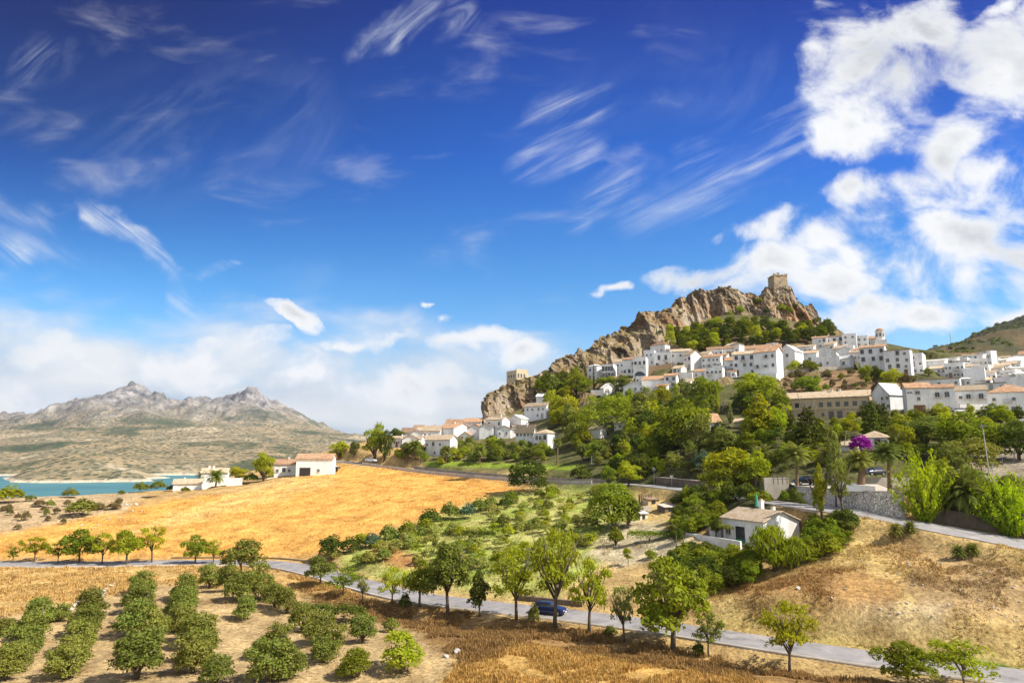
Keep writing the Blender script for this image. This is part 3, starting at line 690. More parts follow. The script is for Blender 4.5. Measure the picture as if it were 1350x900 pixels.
def cliff(name, ridge, base, amp=4.0, back=30, res=.5, rows=110, seed=1, label=None, bulge=.5, drop=12.0, freq=1.0):
    """a rock face between a base line and a crest line, both given as (px, py, Y), with a back slope"""
    r = np.array(ridge, float); bs = np.array(base, float)
    x0, x1 = max(r[0, 0], bs[0, 0]), min(r[-1, 0], bs[-1, 0])
    px = np.arange(x0, x1 + res, res)
    ry = np.interp(px, r[:, 0], r[:, 1]); rY = np.interp(px, r[:, 0], r[:, 2])
    by = np.interp(px, bs[:, 0], bs[:, 1]); bY = np.interp(px, bs[:, 0], bs[:, 2])
    def wpt(px, py, Y):
        t = (450 - py) / FPX; den = CP - t * SP
        return np.stack([(px - 675) / FPX / den * Y, Y, (SP + t * CP) / den * Y], -1)
    A = wpt(px, by, bY); B = wpt(px, ry, rY)
    A[:, 2] -= 3.0
    t = np.linspace(0, 1, rows)[:, None, None]
    prof = t ** (1 + bulge)                      # steep foot, leaning back near the crest
    P = A[None] * (1 - t) + B[None] * t
    P[..., 0] = A[None, :, 0] * (1 - prof[..., 0]) + B[None, :, 0] * prof[..., 0]
    P[..., 1] = A[None, :, 1] * (1 - prof[..., 0]) + B[None, :, 1] * prof[..., 0]
    nb = 16
    tb = np.linspace(0, 1, nb + 1)[1:, None, None]
    Q = np.repeat(B[None], nb, 0).copy()
    Q[..., 1] += tb[..., 0] * back; Q[..., 2] -= tb[..., 0] ** 1.6 * drop * 1.5 + tb[..., 0] * drop * .5
    P = np.concatenate([P, Q], 0)
    X, Y, Z = P[..., 0], P[..., 1], P[..., 2]
    f = freq
    d = (ridged(X * .060 * f, Y * .045 * f, Z * .011 * f, seed, 5) - .5) * 2.4 + (fbm(X * .17 * f, Y * .16 * f, Z * .035 * f, seed + 5, 5) - .5) * 1.3 + (ridged(X * .30 * f, Y * .28 * f, Z * .10 * f, seed + 7, 3) - .5) * .25
    # steps: blocky ledges
    st = fbm(X * .11 * f, Y * .11 * f, Z * .10 * f, seed + 9, 3) * 7; d = d + (np.floor(st) - st + .5) * .12
    env = np.ones(P.shape[:2]); env[:rows] = np.clip(np.linspace(0, 1, rows) * 8, .35, 1)[:, None]
    edge = np.clip((px - px[0]) / 6, 0, 1) * np.clip((px[-1] - px) / 6, 0, 1)
    d = d * amp * env * (.4 + .6 * edge[None])
    P[..., 1] -= d; P[..., 0] -= d * .35 * np.sign(.5)
    # ragged crest
    wz = np.zeros(P.shape[0]); wz[:rows] = np.linspace(0, 1, rows) ** 3; wz[rows:] = 1 - np.linspace(0, 1, nb)
    cr = (fbm(X * .22 * f, Y * .05, seed=seed + 3, octs=4) - .5) * amp * .9 + (np.floor(fbm(X * .12 * f, Y * .04, seed=seed + 4, octs=2) * 6) / 6 - .5) * amp * .7
    P[..., 2] += cr * wz[:, None]
    # end caps sink into the hill
    CLIFF_PTS[name] = P[:rows]
    me = mesh_np(name, P.reshape(-1, 3), grid_faces(*P.shape[:2]), [m], False)
    return structure(name, me, label)

cliff('castle_crag',
      [(636, 530, 322), (643, 523, 322), (655, 515, 326), (668, 509, 330), (680, 502, 334), (700, 497, 336), (718, 489, 340), (735, 477, 350), (747, 469, 355), (760, 464, 360), (780, 456, 368), (790, 447, 374), (800, 441, 378), (815, 433, 382), (830, 428, 386), (850, 416, 390), (865, 406, 394), (875, 399, 397), (890, 391, 402), (905, 386, 408), (925, 381, 412), (940, 379, 415), (960, 383, 417), (975, 384, 418), (990, 386, 420), (1003, 389, 422), (1011, 381, 424), (1041, 381, 426), (1050, 400, 427), (1060, 403, 427), (1070, 404, 427), (1077, 413, 426), (1085, 425, 424), (1100, 431, 422), (1112, 438, 420)],
      [(636, 554, 308), (643, 553, 309), (660, 552, 312), (680, 546, 316), (700, 538, 320), (720, 522, 328), (740, 503, 338), (760, 488, 345), (780, 480, 350), (800, 479, 352), (820, 476, 355), (850, 470, 362), (870, 462, 368), (890, 447, 378), (915, 427, 392), (935, 419, 398), (950, 413, 401), (970, 411, 404), (985, 416, 404), (1000, 420, 404), (1020, 424, 406), (1040, 424, 408), (1060, 428, 410), (1085, 438, 412), (1112, 447, 412)],
      amp=6.4, back=38, seed=2, label='rugged brown and grey limestone crag towering over the white village', drop=16)
# brown banks and outcrops between and below the houses
cliff('rock_bank', [(1003, 500, 256), (1030, 497, 258), (1060, 492, 260), (1100, 489, 262), (1130, 492, 262), (1165, 503, 256), (1190, 508, 252)],
      [(1003, 520, 240), (1030, 522, 240), (1060, 522, 240), (1100, 521, 240), (1130, 517, 242), (1165, 520, 240), (1190, 522, 240)],
      amp=2.2, back=8, rows=50, seed=12, label='brown rocky bank under the upper houses', drop=2, freq=2.0)
cliff('rock_outcrop', [(946, 500, 262), (955, 497, 262), (968, 500, 262), (975, 506, 260)], [(946, 548, 240), (955, 550, 238), (968, 548, 238), (975, 546, 240)],
      amp=2.0, back=8, rows=60, seed=17, label='dark brown rock pillar dropping below the terraced houses', drop=3, freq=2.0)
cliff('orange_outcrop', [(764, 522, 292), (772, 517, 292), (782, 517, 292), (790, 523, 290)], [(764, 548, 276), (772, 550, 275), (782, 548, 275), (790, 546, 276)],
      amp=1.8, back=8, rows=40, seed=19, label='orange brown rock outcrop beside the ivy mound', drop=3, freq=2.0)
cliff('scree_outcrop', [(838, 522, 268), (848, 514, 270), (860, 515, 270), (872, 524, 268)], [(838, 532, 256), (848, 536, 256), (860, 536, 256), (872, 534, 256)],
      amp=1.8, back=8, rows=40, seed=23, label='pinkish rock outcrop below the terracotta roofed cottage', drop=3, freq=2.0)
# ------------------------------------------------------------------ building materials
def mat_wall(name, col, stain=.5, sc=.5):
    m, nt = newmat(name)
    o = N(nt, 'ShaderNodeOutputMaterial'); b = N(nt, 'ShaderNodeBsdfPrincipled'); b.inputs['Roughness'].default_value = .9; b.inputs['Specular IOR Level'].default_value = .2
    geo = N(nt, 'ShaderNodeNewGeometry'); mp = N(nt, 'ShaderNodeMapping'); mp.inputs['Scale'].default_value = (1, 1, .35); L(nt, geo.outputs['Position'], mp.inputs[0])
    a = noise(nt, mp.outputs[0], sc, 5, .65); f = noise(nt, mp.outputs[0], sc * 5, 4, .6)
    c = ramp(nt, a, [(.3, tuple(x * (1 - .32 * stain) * k for x, k in zip(col, (1, .97, .92)))), (.55, col)])
    c = mixc(nt, 1., c, ramp(nt, f, [(.3, (.88, .87, .85)), (.6, (1, 1, 1))]), 'MULTIPLY')
    L(nt, c, b.inputs['Base Color']); L(nt, b.outputs[0], o.inputs[0]); MATS[name] = m
    return m
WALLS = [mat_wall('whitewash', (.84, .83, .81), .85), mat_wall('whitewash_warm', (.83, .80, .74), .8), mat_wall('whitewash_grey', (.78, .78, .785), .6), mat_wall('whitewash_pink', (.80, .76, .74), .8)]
W_BEIGE = mat_wall('beige_render', (.52, .41, .26), .5); W_STONE = mat_wall('brown_stone', (.30, .20, .12), .9, 1.2); W_OCHRE = mat_wall('ochre_render', (.60, .49, .33), .5)

def mat_tiles(name, c1, c2, c3):
    m, nt = newmat(name)
    o = N(nt, 'ShaderNodeOutputMaterial'); b = N(nt, 'ShaderNodeBsdfPrincipled'); b.inputs['Roughness'].default_value = .9; b.inputs['Specular IOR Level'].default_value = .15
    tc = N(nt, 'ShaderNodeTexCoord'); oi = N(nt, 'ShaderNodeObjectInfo')
    n1 = noise(nt, tc.outputs['Object'], .8, 5, .65); n2 = noise(nt, tc.outputs['Object'], 5, 4, .7)
    c = ramp(nt, n1, [(.3, c1), (.5, c2), (.7, c3)])
    c = mixc(nt, 1., c, ramp(nt, n2, [(.3, (.6, .58, .55)), (.65, (1.2, 1.2, 1.2))]), 'MULTIPLY')
    wv = N(nt, 'ShaderNodeTexWave'); wv.bands_direction = 'X'; wv.inputs['Scale'].default_value = 1.3; wv.inputs['Distortion'].default_value = .3; L(nt, tc.outputs['Object'], wv.inputs['Vector'])
    c = mixc(nt, .55, c, ramp(nt, wv.outputs['Fac'], [(0, (.45, .42, .4)), (.5, (1.1, 1.1, 1.1))]), 'MULTIPLY')
    h = N(nt, 'ShaderNodeHueSaturation'); mr = N(nt, 'ShaderNodeMapRange'); mr.inputs[3].default_value = .78; mr.inputs[4].default_value = 1.2; L(nt, oi.outputs['Random'], mr.inputs[0]); L(nt, mr.outputs[0], h.inputs['Value'])
    L(nt, c, h.inputs['Color']); L(nt, h.outputs[0], b.inputs['Base Color']); L(nt, b.outputs[0], o.inputs[0])
    bp = N(nt, 'ShaderNodeBump'); bp.inputs['Strength'].default_value = .8; bp.inputs['Distance'].default_value = .1; L(nt, wv.outputs['Fac'], bp.inputs['Height']); L(nt, bp.outputs[0], b.inputs['Normal'])
    MATS[name] = m
    return m
T_PALE = mat_tiles('pale_clay_tiles', (.42, .30, .18), (.56, .44, .30), (.62, .52, .38))
T_TERRA = mat_tiles('terracotta_tiles', (.33, .19, .11), (.50, .30, .175), (.60, .43, .29))
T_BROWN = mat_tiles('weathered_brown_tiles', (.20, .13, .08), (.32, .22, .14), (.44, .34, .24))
T_WHITE = mat_wall('limewashed_roof', (.78, .75, .70), .8)
GLASS = mat_simple('window_glass', (.035, .04, .05), .12, .3, 2, spec=.6)
WFRAME = mat_simple('window_surround', (.62, .58, .52), .8, .1)
GRILLE = mat_simple('dark_iron', (.05, .045, .045), .5, .1, metal=.4)
DOORM = mat_simple('brown_door', (.16, .07, .035), .6, .25)
SHUT = mat_simple('grey_shutter', (.30, .29, .28), .7, .15)
STONEM = mat_simple('old_stone', (.40, .30, .19), .95, .35, .9, bump=.6)

def window_mesh(w, h, name, grille=False, frame=True):
    mb = MB()
    mb.box(-w / 2, w / 2, -.05, -.012, 0, h, 0)
    if frame:
        t = .09
        mb.box(-w / 2 - t, -w / 2 - .003, -.10, -.006, -.003, h + t, 1); mb.box(w / 2 + .003, w / 2 + t, -.10, -.006, -.003, h + t, 1)
        mb.box(-w / 2, w / 2, -.10, -.008, h + .003, h + t, 1); mb.box(-w / 2 - .15, w / 2 + .15, -.20, -.007, -.12, -.006, 1)
        mb.box(-.03, .03, -.09, -.053, .0, h, 1)
    if grille:
        for k in range(5): mb.box(-w / 2 + w * k / 4 - .015, -w / 2 + w * k / 4 + .015, -.24, -.21, .03, h - .05, 2)
        for z in (.1, h * .55): mb.box(-w / 2 - .02, w / 2 + .02, -.26, -.243, z, z + .03, 2)
    return mb.mesh(name, [GLASS, WFRAME, GRILLE])
WM = {'s': window_mesh(.75, .85, 'small_window'), 'm': window_mesh(1.0, 1.35, 'casement_window'), 'g': window_mesh(1.1, 1.6, 'barred_window', True), 't': window_mesh(1.15, 2.2, 'tall_window'), 'o': window_mesh(1.5, 2.5, 'open_bay', False, False), 'b': window_mesh(1.05, 1.35, 'bare_window', False, False)}
def balcony_mesh():
    mb = MB(); mb.box(-1.1, 1.1, -.8, -.01, -.12, 0, 1)
    for k in range(12): mb.box(-1.08 + k * .194, -1.05 + k * .194, -.78, -.75, .003, .9, 2)
    mb.box(-1.1, 1.1, -.80, -.74, .903, .95, 2)
    for x in (-1.08, 1.05): mb.box(x, x + .03, -.74, -.02, .903, .95, 2)
    return mb.mesh('balcony', [GLASS, WFRAME, GRILLE])
BALC = balcony_mesh()
def door_mesh(m):
    mb = MB(); mb.box(-.55, .55, -.06, -.01, 0, 2.1, 0); mb.box(-.65, -.553, -.1, -.006, 0, 2.2, 1); mb.box(.553, .65, -.1, -.006, 0, 2.2, 1); mb.box(-.553, .553, -.1, -.006, 2.103, 2.2, 1)
    return mb.mesh('door', [m, WFRAME])
DOORS = [door_mesh(DOORM), door_mesh(SHUT)]
def chimney_mesh():
    mb = MB(); mb.box(-.3, .3, -.3, .3, -1.2, .9, 0); mb.box(-.38, .38, -.38, .38, .903, 1.0, 0); mb.box(-.2, .2, -.2, .2, 1.003, 1.2, 1)
    return mb.mesh('chimney', [WALLS[0], T_TERRA])
CHIM = chimney_mesh()

def roof_mesh(kind, w, d, h, ov=.35, rise=None):
    """roof over a w x d plan (x right, y back), eaves at height h"""
    mb = MB(); t = .16
    if kind == 'flat':
        p = .55
        mb.box(-w / 2, w / 2, 0, .22, h + .003, h + p); mb.box(-w / 2, w / 2, d - .22, d, h + .003, h + p)
        mb.box(-w / 2, -w / 2 + .22, .223, d - .223, h + .003, h + p); mb.box(w / 2 - .22, w / 2, .223, d - .223, h + .003, h + p)
        mb.box(-w / 2 + .223, w / 2 - .223, .223, d - .223, h + .003, h + .1)
        return mb
    x0, x1, y0, y1 = -w / 2 - ov, w / 2 + ov, -ov, d + ov
    def slab(a, b, c, e):
        up = [Vector(p) for p in (a, b, c, e)]; lo = [p - Vector((0, 0, t)) for p in up]
        mb.poly(up)
        mb.poly(lo[::-1])
        for i in range(4): mb.poly([lo[i], lo[(i + 1) % 4], up[(i + 1) % 4], up[i]])
    if kind == 'gable':            # ridge along x
        r = rise or d * .24; ym = d / 2; z = h + .17 - r * 2 * ov / d
        slab((x0, y0, z), (x1, y0, z), (x1, ym, h + r + .17), (x0, ym, h + r + .17)); slab((x0, ym, h + r + .172), (x1, ym, h + r + .172), (x1, y1, z), (x0, y1, z))
    elif kind == 'front':          # gable end faces front
        r = rise or w * .24; z = h + .17 - r * 2 * ov / w
        slab((x0, y0, z), (0, y0, h + r + .17), (0, y1, h + r + .17), (x0, y1, z)); slab((0, y0, h + r + .172), (x1, y0, z), (x1, y1, z), (0, y1, h + r + .172))
    elif kind == 'mono':           # rises to the back
        r = rise or d * .3
        slab((x0, y0, h + .17 - r * ov / d), (x1, y0, h + .17 - r * ov / d), (x1, y1, h + r + .17 + r * ov / d), (x0, y1, h + r + .17 + r * ov / d))
    elif kind == 'hip':
        r = rise or min(w, d) * .25; z = h + .1; k = min(w, d) / 2
        a, b_, c, e = (x0, y0, z), (x1, y0, z), (x1, y1, z), (x0, y1, z)
        if w >= d: p, q = (-w / 2 + k, d / 2, h + r), (w / 2 - k, d / 2, h + r); fs = [(a, b_, q, p), (c, e, p, q), (b_, c, q), (e, a, p)]
        else: p, q = (0, k, h + r), (0, d - k, h + r); fs = [(a, b_, p), (b_, c, q, p), (c, e, q), (e, a, p, q)]
        for f in fs: mb.poly(f)
        mb.poly([e, c, b_, a])
    return mb

def wall_mesh(kind, w, d, h, sink=3.0, rise=None):
    mb = MB(); x0, x1 = -w / 2, w / 2
    if kind in ('flat', 'hip'):
        mb.box(x0, x1, 0, d, -sink, h)
    elif kind == 'gable':
        r = rise or d * .24
        mb.poly([(x0, 0, -sink), (x1, 0, -sink), (x1, 0, h), (x0, 0, h)]); mb.poly([(x1, d, -sink), (x0, d, -sink), (x0, d, h), (x1, d, h)])
        mb.poly([(x1, 0, -sink), (x1, d, -sink), (x1, d, h), (x1, d / 2, h + r), (x1, 0, h)]); mb.poly([(x0, d, -sink), (x0, 0, -sink), (x0, 0, h), (x0, d / 2, h + r), (x0, d, h)])
    elif kind == 'front':
        r = rise or w * .24
        mb.poly([(x0, 0, -sink), (x1, 0, -sink), (x1, 0, h), (0, 0, h + r), (x0, 0, h)]); mb.poly([(x1, d, -sink), (x0, d, -sink), (x0, d, h), (0, d, h + r), (x1, d, h)])
        mb.poly([(x1, 0, -sink), (x1, d, -sink), (x1, d, h), (x1, 0, h)]); mb.poly([(x0, d, -sink), (x0, 0, -sink), (x0, 0, h), (x0, d, h)])
    elif kind == 'mono':
        r = rise or d * .3
        mb.poly([(x0, 0, -sink), (x1, 0, -sink), (x1, 0, h), (x0, 0, h)]); mb.poly([(x1, d, -sink), (x0, d, -sink), (x0, d, h + r), (x1, d, h + r)])
        mb.poly([(x1, 0, -sink), (x1, d, -sink), (x1, d, h + r), (x1, 0, h)]); mb.poly([(x0, d, -sink), (x0, 0, -sink), (x0, 0, h), (x0, d, h + r)])
    return mb

NH = 0
def pad(loc, yaw, w, dp, front=3.0, side=1.2):
    """level the ground under a building, so that the slope does not bury its front"""
    c_, s_ = math.cos(-yaw), math.sin(-yaw); r = math.hypot(w, dp) + 6
    j = np.nonzero((GY > loc.y - r) & (GY < loc.y + r))[0]
    if not len(j): return
    sl = slice(j[0], j[-1] + 1); x = XX[sl] - loc.x; y = YY[sl] - loc.y
    lx, ly = x * c_ - y * s_, x * s_ + y * c_
    q = np.maximum(np.abs(lx) - w / 2 - side, np.maximum(-front - ly, ly - dp))
    k = np.clip(1 - q / 1.5, 0, 1) * (np.abs(x) < r)
    ZZ[sl] = np.where(ZZ[sl] > loc.z - .1, ZZ[sl] * (1 - k) + (loc.z - .1) * k, ZZ[sl])
HGROUP = 'whitewashed houses of the hillside village'
def house(label, xl, xs, xr, yb, ye, Y, roof='gable', tiles='p', wall=0, rows=0, cols=0, wt='m', rot=None, depth=7.0, side='r', chim=0, door=None, balc=(), rise=None,
          skip=(), sidewin=0, name='house', cat='house', group=HGROUP, sink=4.0, row_h=None):
    """front spans xl..xs in the photo at distance Y; xs..xr is the visible flank (side 'r') or xl..xs is (side 'l')"""
    global NH; NH += 1
    hp = hit(xs if xs is not None else (xl + xr) / 2, yb, 100)
    if hp is not None and .55 * Y < hp.y < 1.6 * Y: Y = hp.y
    rn = random.Random(NH * 31 + 5)
    az = math.degrees(math.atan(ucoord((xl + xr) / 2, (yb + ye) / 2)))
    if xs is None: xs, rr = (xr, rot if rot is not None else 8) if side == 'r' else (xl, rot if rot is not None else -8)
    else: rr = rot if rot is not None else (38 if side == 'r' else -38)
    f0, f1 = (xl, xs) if side == 'r' else (xs, xr); g0, g1 = (xs, xr) if side == 'r' else (xl, xs)
    k = Y / FPX * 1.005 * math.sqrt(1 + ucoord((xl + xr) / 2, ye) ** 2 * .0)
    ca = math.cos(R(az))
    w = max(1.5, (f1 - f0) * k * ca / max(.3, math.cos(R(rr))))
    dp = (g1 - g0) * k * ca / max(.3, abs(math.sin(R(rr)))) if g1 - g0 > .5 else depth
    h = max(1.0, (slope(ye) - slope(yb)) * Y)
    yaw = -R(az) - R(rr)                       # front normal (-y) turned to the viewer, then by rr
    cx = (xs, yb)
    corner = W(xs, yb, Y)
    # local corner: front right (+w/2,0) for side r, front left for side l
    lc = Vector((w / 2 if side == 'r' else -w / 2, 0, 0)); rot_m = Matrix.Rotation(yaw, 3, 'Z')
    loc = corner - rot_m @ lc
    e = link(name, None, None, loc, yaw); tag(e, label, cat, group); pad(loc, yaw, w, dp)
    tm = {'p': T_PALE, 't': T_TERRA, 'b': T_BROWN, 'w': T_WHITE}[tiles] if isinstance(tiles, str) else tiles
    wm = WALLS[wall] if isinstance(wall, int) else wall
    link('wall', wall_mesh(roof, w, dp, h, sink, rise).mesh('wall', wm), e)
    rmb = roof_mesh(roof, w, dp, h, .35, rise)
    ro = link('roof', rmb.mesh('roof', wm if roof == 'flat' else tm), e)
    for c in range(chim):
        cxx = rn.uniform(-.35, .35) * w; r_ = {'gable': (rise or dp * .24), 'front': (rise or w * .24), 'mono': (rise or dp * .3) * .5, 'hip': 1.0, 'flat': .3}[roof]
        link('chimney', CHIM, ro, (cxx, dp * rn.uniform(.4, .6), h + r_ * .8 + .1))
    if wt == 'm' and rows * cols >= 3: wt = 'x'
    if chim == 0 and roof == 'gable' and rn.random() < .45: link('chimney', CHIM, ro, (rn.uniform(-.35, .35) * w, dp * .62, h + (rise or dp * .24) * .7), 0, (.8, .8, .9))
    wset = None
    if rows and cols:
        wset = WM['m' if wt == 'x' else wt]
        wh = {'s': .85, 'm': 1.35, 'g': 1.6, 't': 2.2, 'o': 2.5, 'x': 1.45}[wt]
        rh = h / rows
        for r in range(rows):
            for c in range(cols):
                if (r, c) in skip: continue
                if wt in 'xs' and rows * cols > 3 and rn.random() < .1: continue
                x = (c + .5) / cols * w - w / 2 + rn.uniform(-.15, .15) * w / cols
                sc = min(1.0, rh * .72 / wh, w / cols * .8 / 1.1) * rn.uniform(.9, 1.05)
                z = r * rh + (rh - wh * sc) * .5
                kind = WM[rn.choice('ssmmgb')] if wt == 'x' else wset
                link('window', kind, e, (x, 0, z), 0, (sc, 1, sc))
                if (r, c) in balc: link('balcony', BALC, e, (x, 0, z - .05), 0, (min(1, w / cols * .42), 1, 1))
    if rows and door is None and rn.random() < .4: door = (rn.uniform(.15, .85), rn.randrange(2)); 
    if rows >= 2 and not balc and group == HGROUP and rn.random() < .35: link('balcony', BALC, e, (rn.uniform(-.3, .3) * w, 0, h * (rows - 1) / rows + .25), 0, (min(1, w * .16), 1, 1))
    if door is not None: link('door', DOORS[door[1] if len(door) > 1 else 0], e, ((door[0] - .5) * w, 0, 0))
    sx = w / 2 if side == 'r' else -w / 2
    for c in range(sidewin):
        o = link('window', WM['s'], e, (sx, (c + .5) / sidewin * dp, h * .55)); o.rotation_euler = (0, 0, math.pi / 2 if side == 'r' else -math.pi / 2)
    return e

H = house
# ---- lower quarter by the gardens
H('small white cottage just behind the big leafy tree at the bottom of the village', 516, 528, 534, 589, 577, 278, 'gable', 'p', 2, 1, 2, 's')
H('low sunlit white gable house above the bottom palms', 530, None, 552, 589, 578, 284, 'front', 'p', 0, depth=9)
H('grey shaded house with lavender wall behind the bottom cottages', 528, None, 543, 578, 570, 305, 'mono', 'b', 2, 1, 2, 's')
H('bright white house with low gable beside the lavender walled one', 540, None, 558, 580, 570.5, 300, 'front', 'p', 0, depth=8)
H('small slate topped house at the skyline end of the village', 544, None, 556, 572, 566, 322, 'mono', 'b', 2, 1, 1, 's')
H('two storey pale house with three tall upper windows overlooking the lawns', 560, 593, 603, 601, 579, 262, 'gable', 'p', 2, 2, 4, 'm', skip=((0, 0),), chim=0, rise=1.6)
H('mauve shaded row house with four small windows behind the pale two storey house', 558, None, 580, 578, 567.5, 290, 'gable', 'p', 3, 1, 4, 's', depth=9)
H('long low white house under a long terracotta roof', 576, 598, 622, 575, 564, 296, 'gable', 't', 2, rise=2.2, chim=1, rot=40)
H('white house with two stacked terracotta roofs on the skyline', 588, None, 612, 566, 557.5, 318, 'gable', 't', 0, rise=1.8, depth=9, chim=1)
H('terracotta roofed house with green edged ridge at the village skyline', 612, None, 634, 564, 556, 322, 'gable', 't', 0, rise=1.8, depth=9)
H('plain white walled house with steep terracotta flank between the long house and the cliff foot', 616, None, 636, 577, 564, 288, 'front', 't', 0, depth=8)
H('bright white block house directly above the garden trees', 632, None, 650, 578, 562, 280, 'front', 'p', 0, depth=8)
H('pale house with two windows standing at the foot of the crag end', 640, 662, 672, 574, 552.5, 286, 'gable', 'p', 2, 2, 2, 'm', skip=((0, 0), (0, 1)), chim=1)
H('tall blank sunlit white house stepping down from the crag end', 670, 687, 696, 566, 551.5, 290, 'front', 'w', 0, depth=7)
H('little white house with grey pitched roof tucked between taller neighbours', 656, None, 673, 577, 565, 278, 'front', 'b', 0, 1, 2, 's', depth=6)
H('long white house with five upper windows above the garden steps', 680, 704, 706, 589, 566, 265, 'gable', 'p', 2, 2, 5, 'm', skip=((0, 0), (0, 1), (0, 2), (0, 4)), chim=1, balc=((1, 4),), rise=1.7)
H('white corner house with brown door and sunlit flank over the gardens', 704, 722, 736, 592, 571, 258, 'hip', 'p', 2, 2, 3, 'm', door=(.12,), rise=1.6, skip=((0, 0),))
H('white house with four dark windows perched under the lower crag', 691, 720, 730, 551, 534.5, 298, 'gable', 'p', 2, 2, 4, 's', skip=((0, 0), (0, 1), (0, 3)), rise=1.6)
H('square white upper storey behind the perched house under the crag', 707, None, 725, 536, 522.5, 308, 'mono', 'w', 0, depth=6)
H('white house with one tall door at the edge of the green slope', 732, 743, 756, 538, 527, 302, 'gable', 'p', 2, 1, 1, 't', rise=1.3)
# ---- middle quarter under the crag
H('pale end house with half hidden windows beside the dark cypress trees', 775, 787, 795, 500, 482, 320, 'hip', 'w', 2, 2, 2, 'm', rise=1.2)
H('white house with three storeys of tall arcaded windows under the crag', 794, None, 809, 498.5, 481, 318, 'flat', 'w', 0, 2, 4, 't', depth=8, rot=12)
H('plain sunlit white house next to the arcaded house', 808, None, 822, 494, 477, 318, 'mono', 'p', 0, 2, 3, 's', depth=8, skip=((0, 1),), rot=10)
H('white house with dark balconies and ochre roof beneath the crag', 821, None, 838, 494, 473.5, 316, 'gable', 't', 0, 2, 3, 'm', balc=((1, 1), (1, 2)), depth=8, rise=1.5, rot=10)
H('white house with three wide windows over a big dark archway', 835, None, 852, 497, 471.5, 312, 'flat', 'w', 0, 2, 3, 'm', skip=((0, 0), (0, 1), (0, 2)), depth=8, rot=8)
H('narrow white house over the brown retaining wall', 849, None, 863, 482, 462.5, 320, 'flat', 'w', 2, 2, 2, 's', depth=7)
H('tall white tower house with red hipped cap below the crag', 857, 877, 884, 468, 453.5, 332, 'hip', 't', 0, 1, 2, 's', rise=1.6)
H('cream fronted house with scattered windows above the retaining wall', 862, None, 886, 486, 465.5, 318, 'flat', 'w', 0, 2, 2, 't', depth=8, rot=6)
H('pale yellowish house with tiled eaves at the edge of the pines', 884, None, 909, 483, 462.5, 320, 'gable', 'p', 1, 2, 3, 's', depth=9, rise=1.6, skip=((0, 0), (0, 1), (0, 2)))
H('house with shaded front and bright gable end between pines and cottages', 901, 911, 926, 487, 467, 305, 'gable', 'p', 3, 2, 2, 'm', rise=2.0, rot=45)
H('small white house with arched door squeezed beside the bright gable', 914, None, 927, 485, 470, 300, 'flat', 'w', 0, 1, 1, 's', depth=6)
H('white house with slanted terracotta roof and a dark terrace opening', 925, None, 950, 485, 470, 296, 'mono', 't', 0, 2, 4, 's', depth=8, chim=1, rise=2.2, balc=((0, 1),))
H('row house with small square windows under an orange roof beside the pines', 932, None, 953, 470, 459.5, 318, 'gable', 't', 0, 1, 4, 's', depth=8, rise=1.4, rot=4)
H('white house with a line of dark windows behind the capped turret', 950, None, 969, 469, 458.5, 312, 'gable', 't', 1, 1, 3, 's', depth=8, rise=1.3, rot=4)
H('little white turret house with tiled cap above the apartment block', 968, 975, 982, 468, 453.5, 308, 'hip', 'p', 1, 1, 1, 's', rise=.8)
H('squat white house with pinkish tiled roof left of the apartment block', 955, None, 972, 486, 474.5, 286, 'mono', 't', 0, 1, 1, 's', depth=6, rise=2.0)
H('white stepped house spilling down beside the brown rock pillar', 930, None, 953, 503, 485.5, 282, 'flat', 'w', 0, 2, 4, 's', depth=7, skip=((0, 0), (0, 1), (0, 2)))
H('low terracotta roofed cottage in front of the brown retaining wall', 846, None, 876, 511, 500, 282, 'mono', 't', 0, depth=6, rise=2.0)
H('grey fronted house with two tall dark windows and an orange roof', 876, None, 892, 510, 495, 282, 'gable', 't', 2, 2, 2, 'm', skip=((0, 0),), depth=7, rise=1.3)
H('low cream house with a single tall window beside the grey fronted house', 890, None, 913, 503, 492, 284, 'flat', 'w', 1, 1, 3, 'm', skip=((0, 1), (0, 2)), depth=6)
H('jumble of a white cottage with a purple shaded gable above the trees', 822, None, 849, 522, 509, 275, 'front', 'w', 2, 2, 4, 's', depth=8, skip=((0, 0), (1, 0)))
H('low white house with blank wall above the ivy mound', 779, None, 793, 521, 515.5, 290, 'flat', 'w', 0, depth=6)
H('white cottage with sunlit gable on top of the ivy mound', 792, 796, 811, 522, 511, 286, 'gable', 'w', 1, rise=2.0, rot=50)
# ---- upper quarter round the apartment block
H('grey white apartment block with three rows of three windows', 967, None, 996, 494, 466, 272, 'gable', 'p', 2, 3, 3, 'm', depth=10, rise=1.8, rot=6, balc=())
H('big pale apartment house with iron balconies and a bright sunlit gable', 995, 1025, 1034, 499, 462, 268, 'gable', 't', 2, 3, 3, 'm', rise=1.8, rot=24, balc=((2, 0), (2, 1), (1, 0), (1, 1)))
H('white basement wing with three small windows hanging below the balcony house', 998, None, 1024, 506, 494, 266, 'flat', 'w', 0, 1, 4, 's', depth=4, rot=20)
H('long pinkish tiled house tucked behind the apartment block', 976, None, 1030, 468, 457.5, 300, 'gable', 't', 1, depth=8, rise=2.0, rot=4, chim=2)
chap = H('white chapel with a tall gable front and a cross at its peak', 1028, 1049, 1059, 484, 461.5, 280, 'front', 'w', 2, 2, 3, 'm', rise=2.6, rot=22, skip=((0, 1), (1, 0), (1, 2)))
H('low pale house with two dark windows behind the chapel', 1049, None, 1073, 466, 456, 306, 'mono', 'p', 0, 1, 3, 's', depth=8, rise=1.6)
H('two storey white row house with red eaves close under the pines', 1071, None, 1091, 458, 444.5, 322, 'gable', 't', 0, 2, 3, 'm', depth=8, rise=1.2, rot=4)
H('shaded house with one square window in front of the low pale house', 1060, None, 1077, 480, 465, 282, 'mono', 'p', 2, 1, 1, 'm', depth=7, rise=1.8)
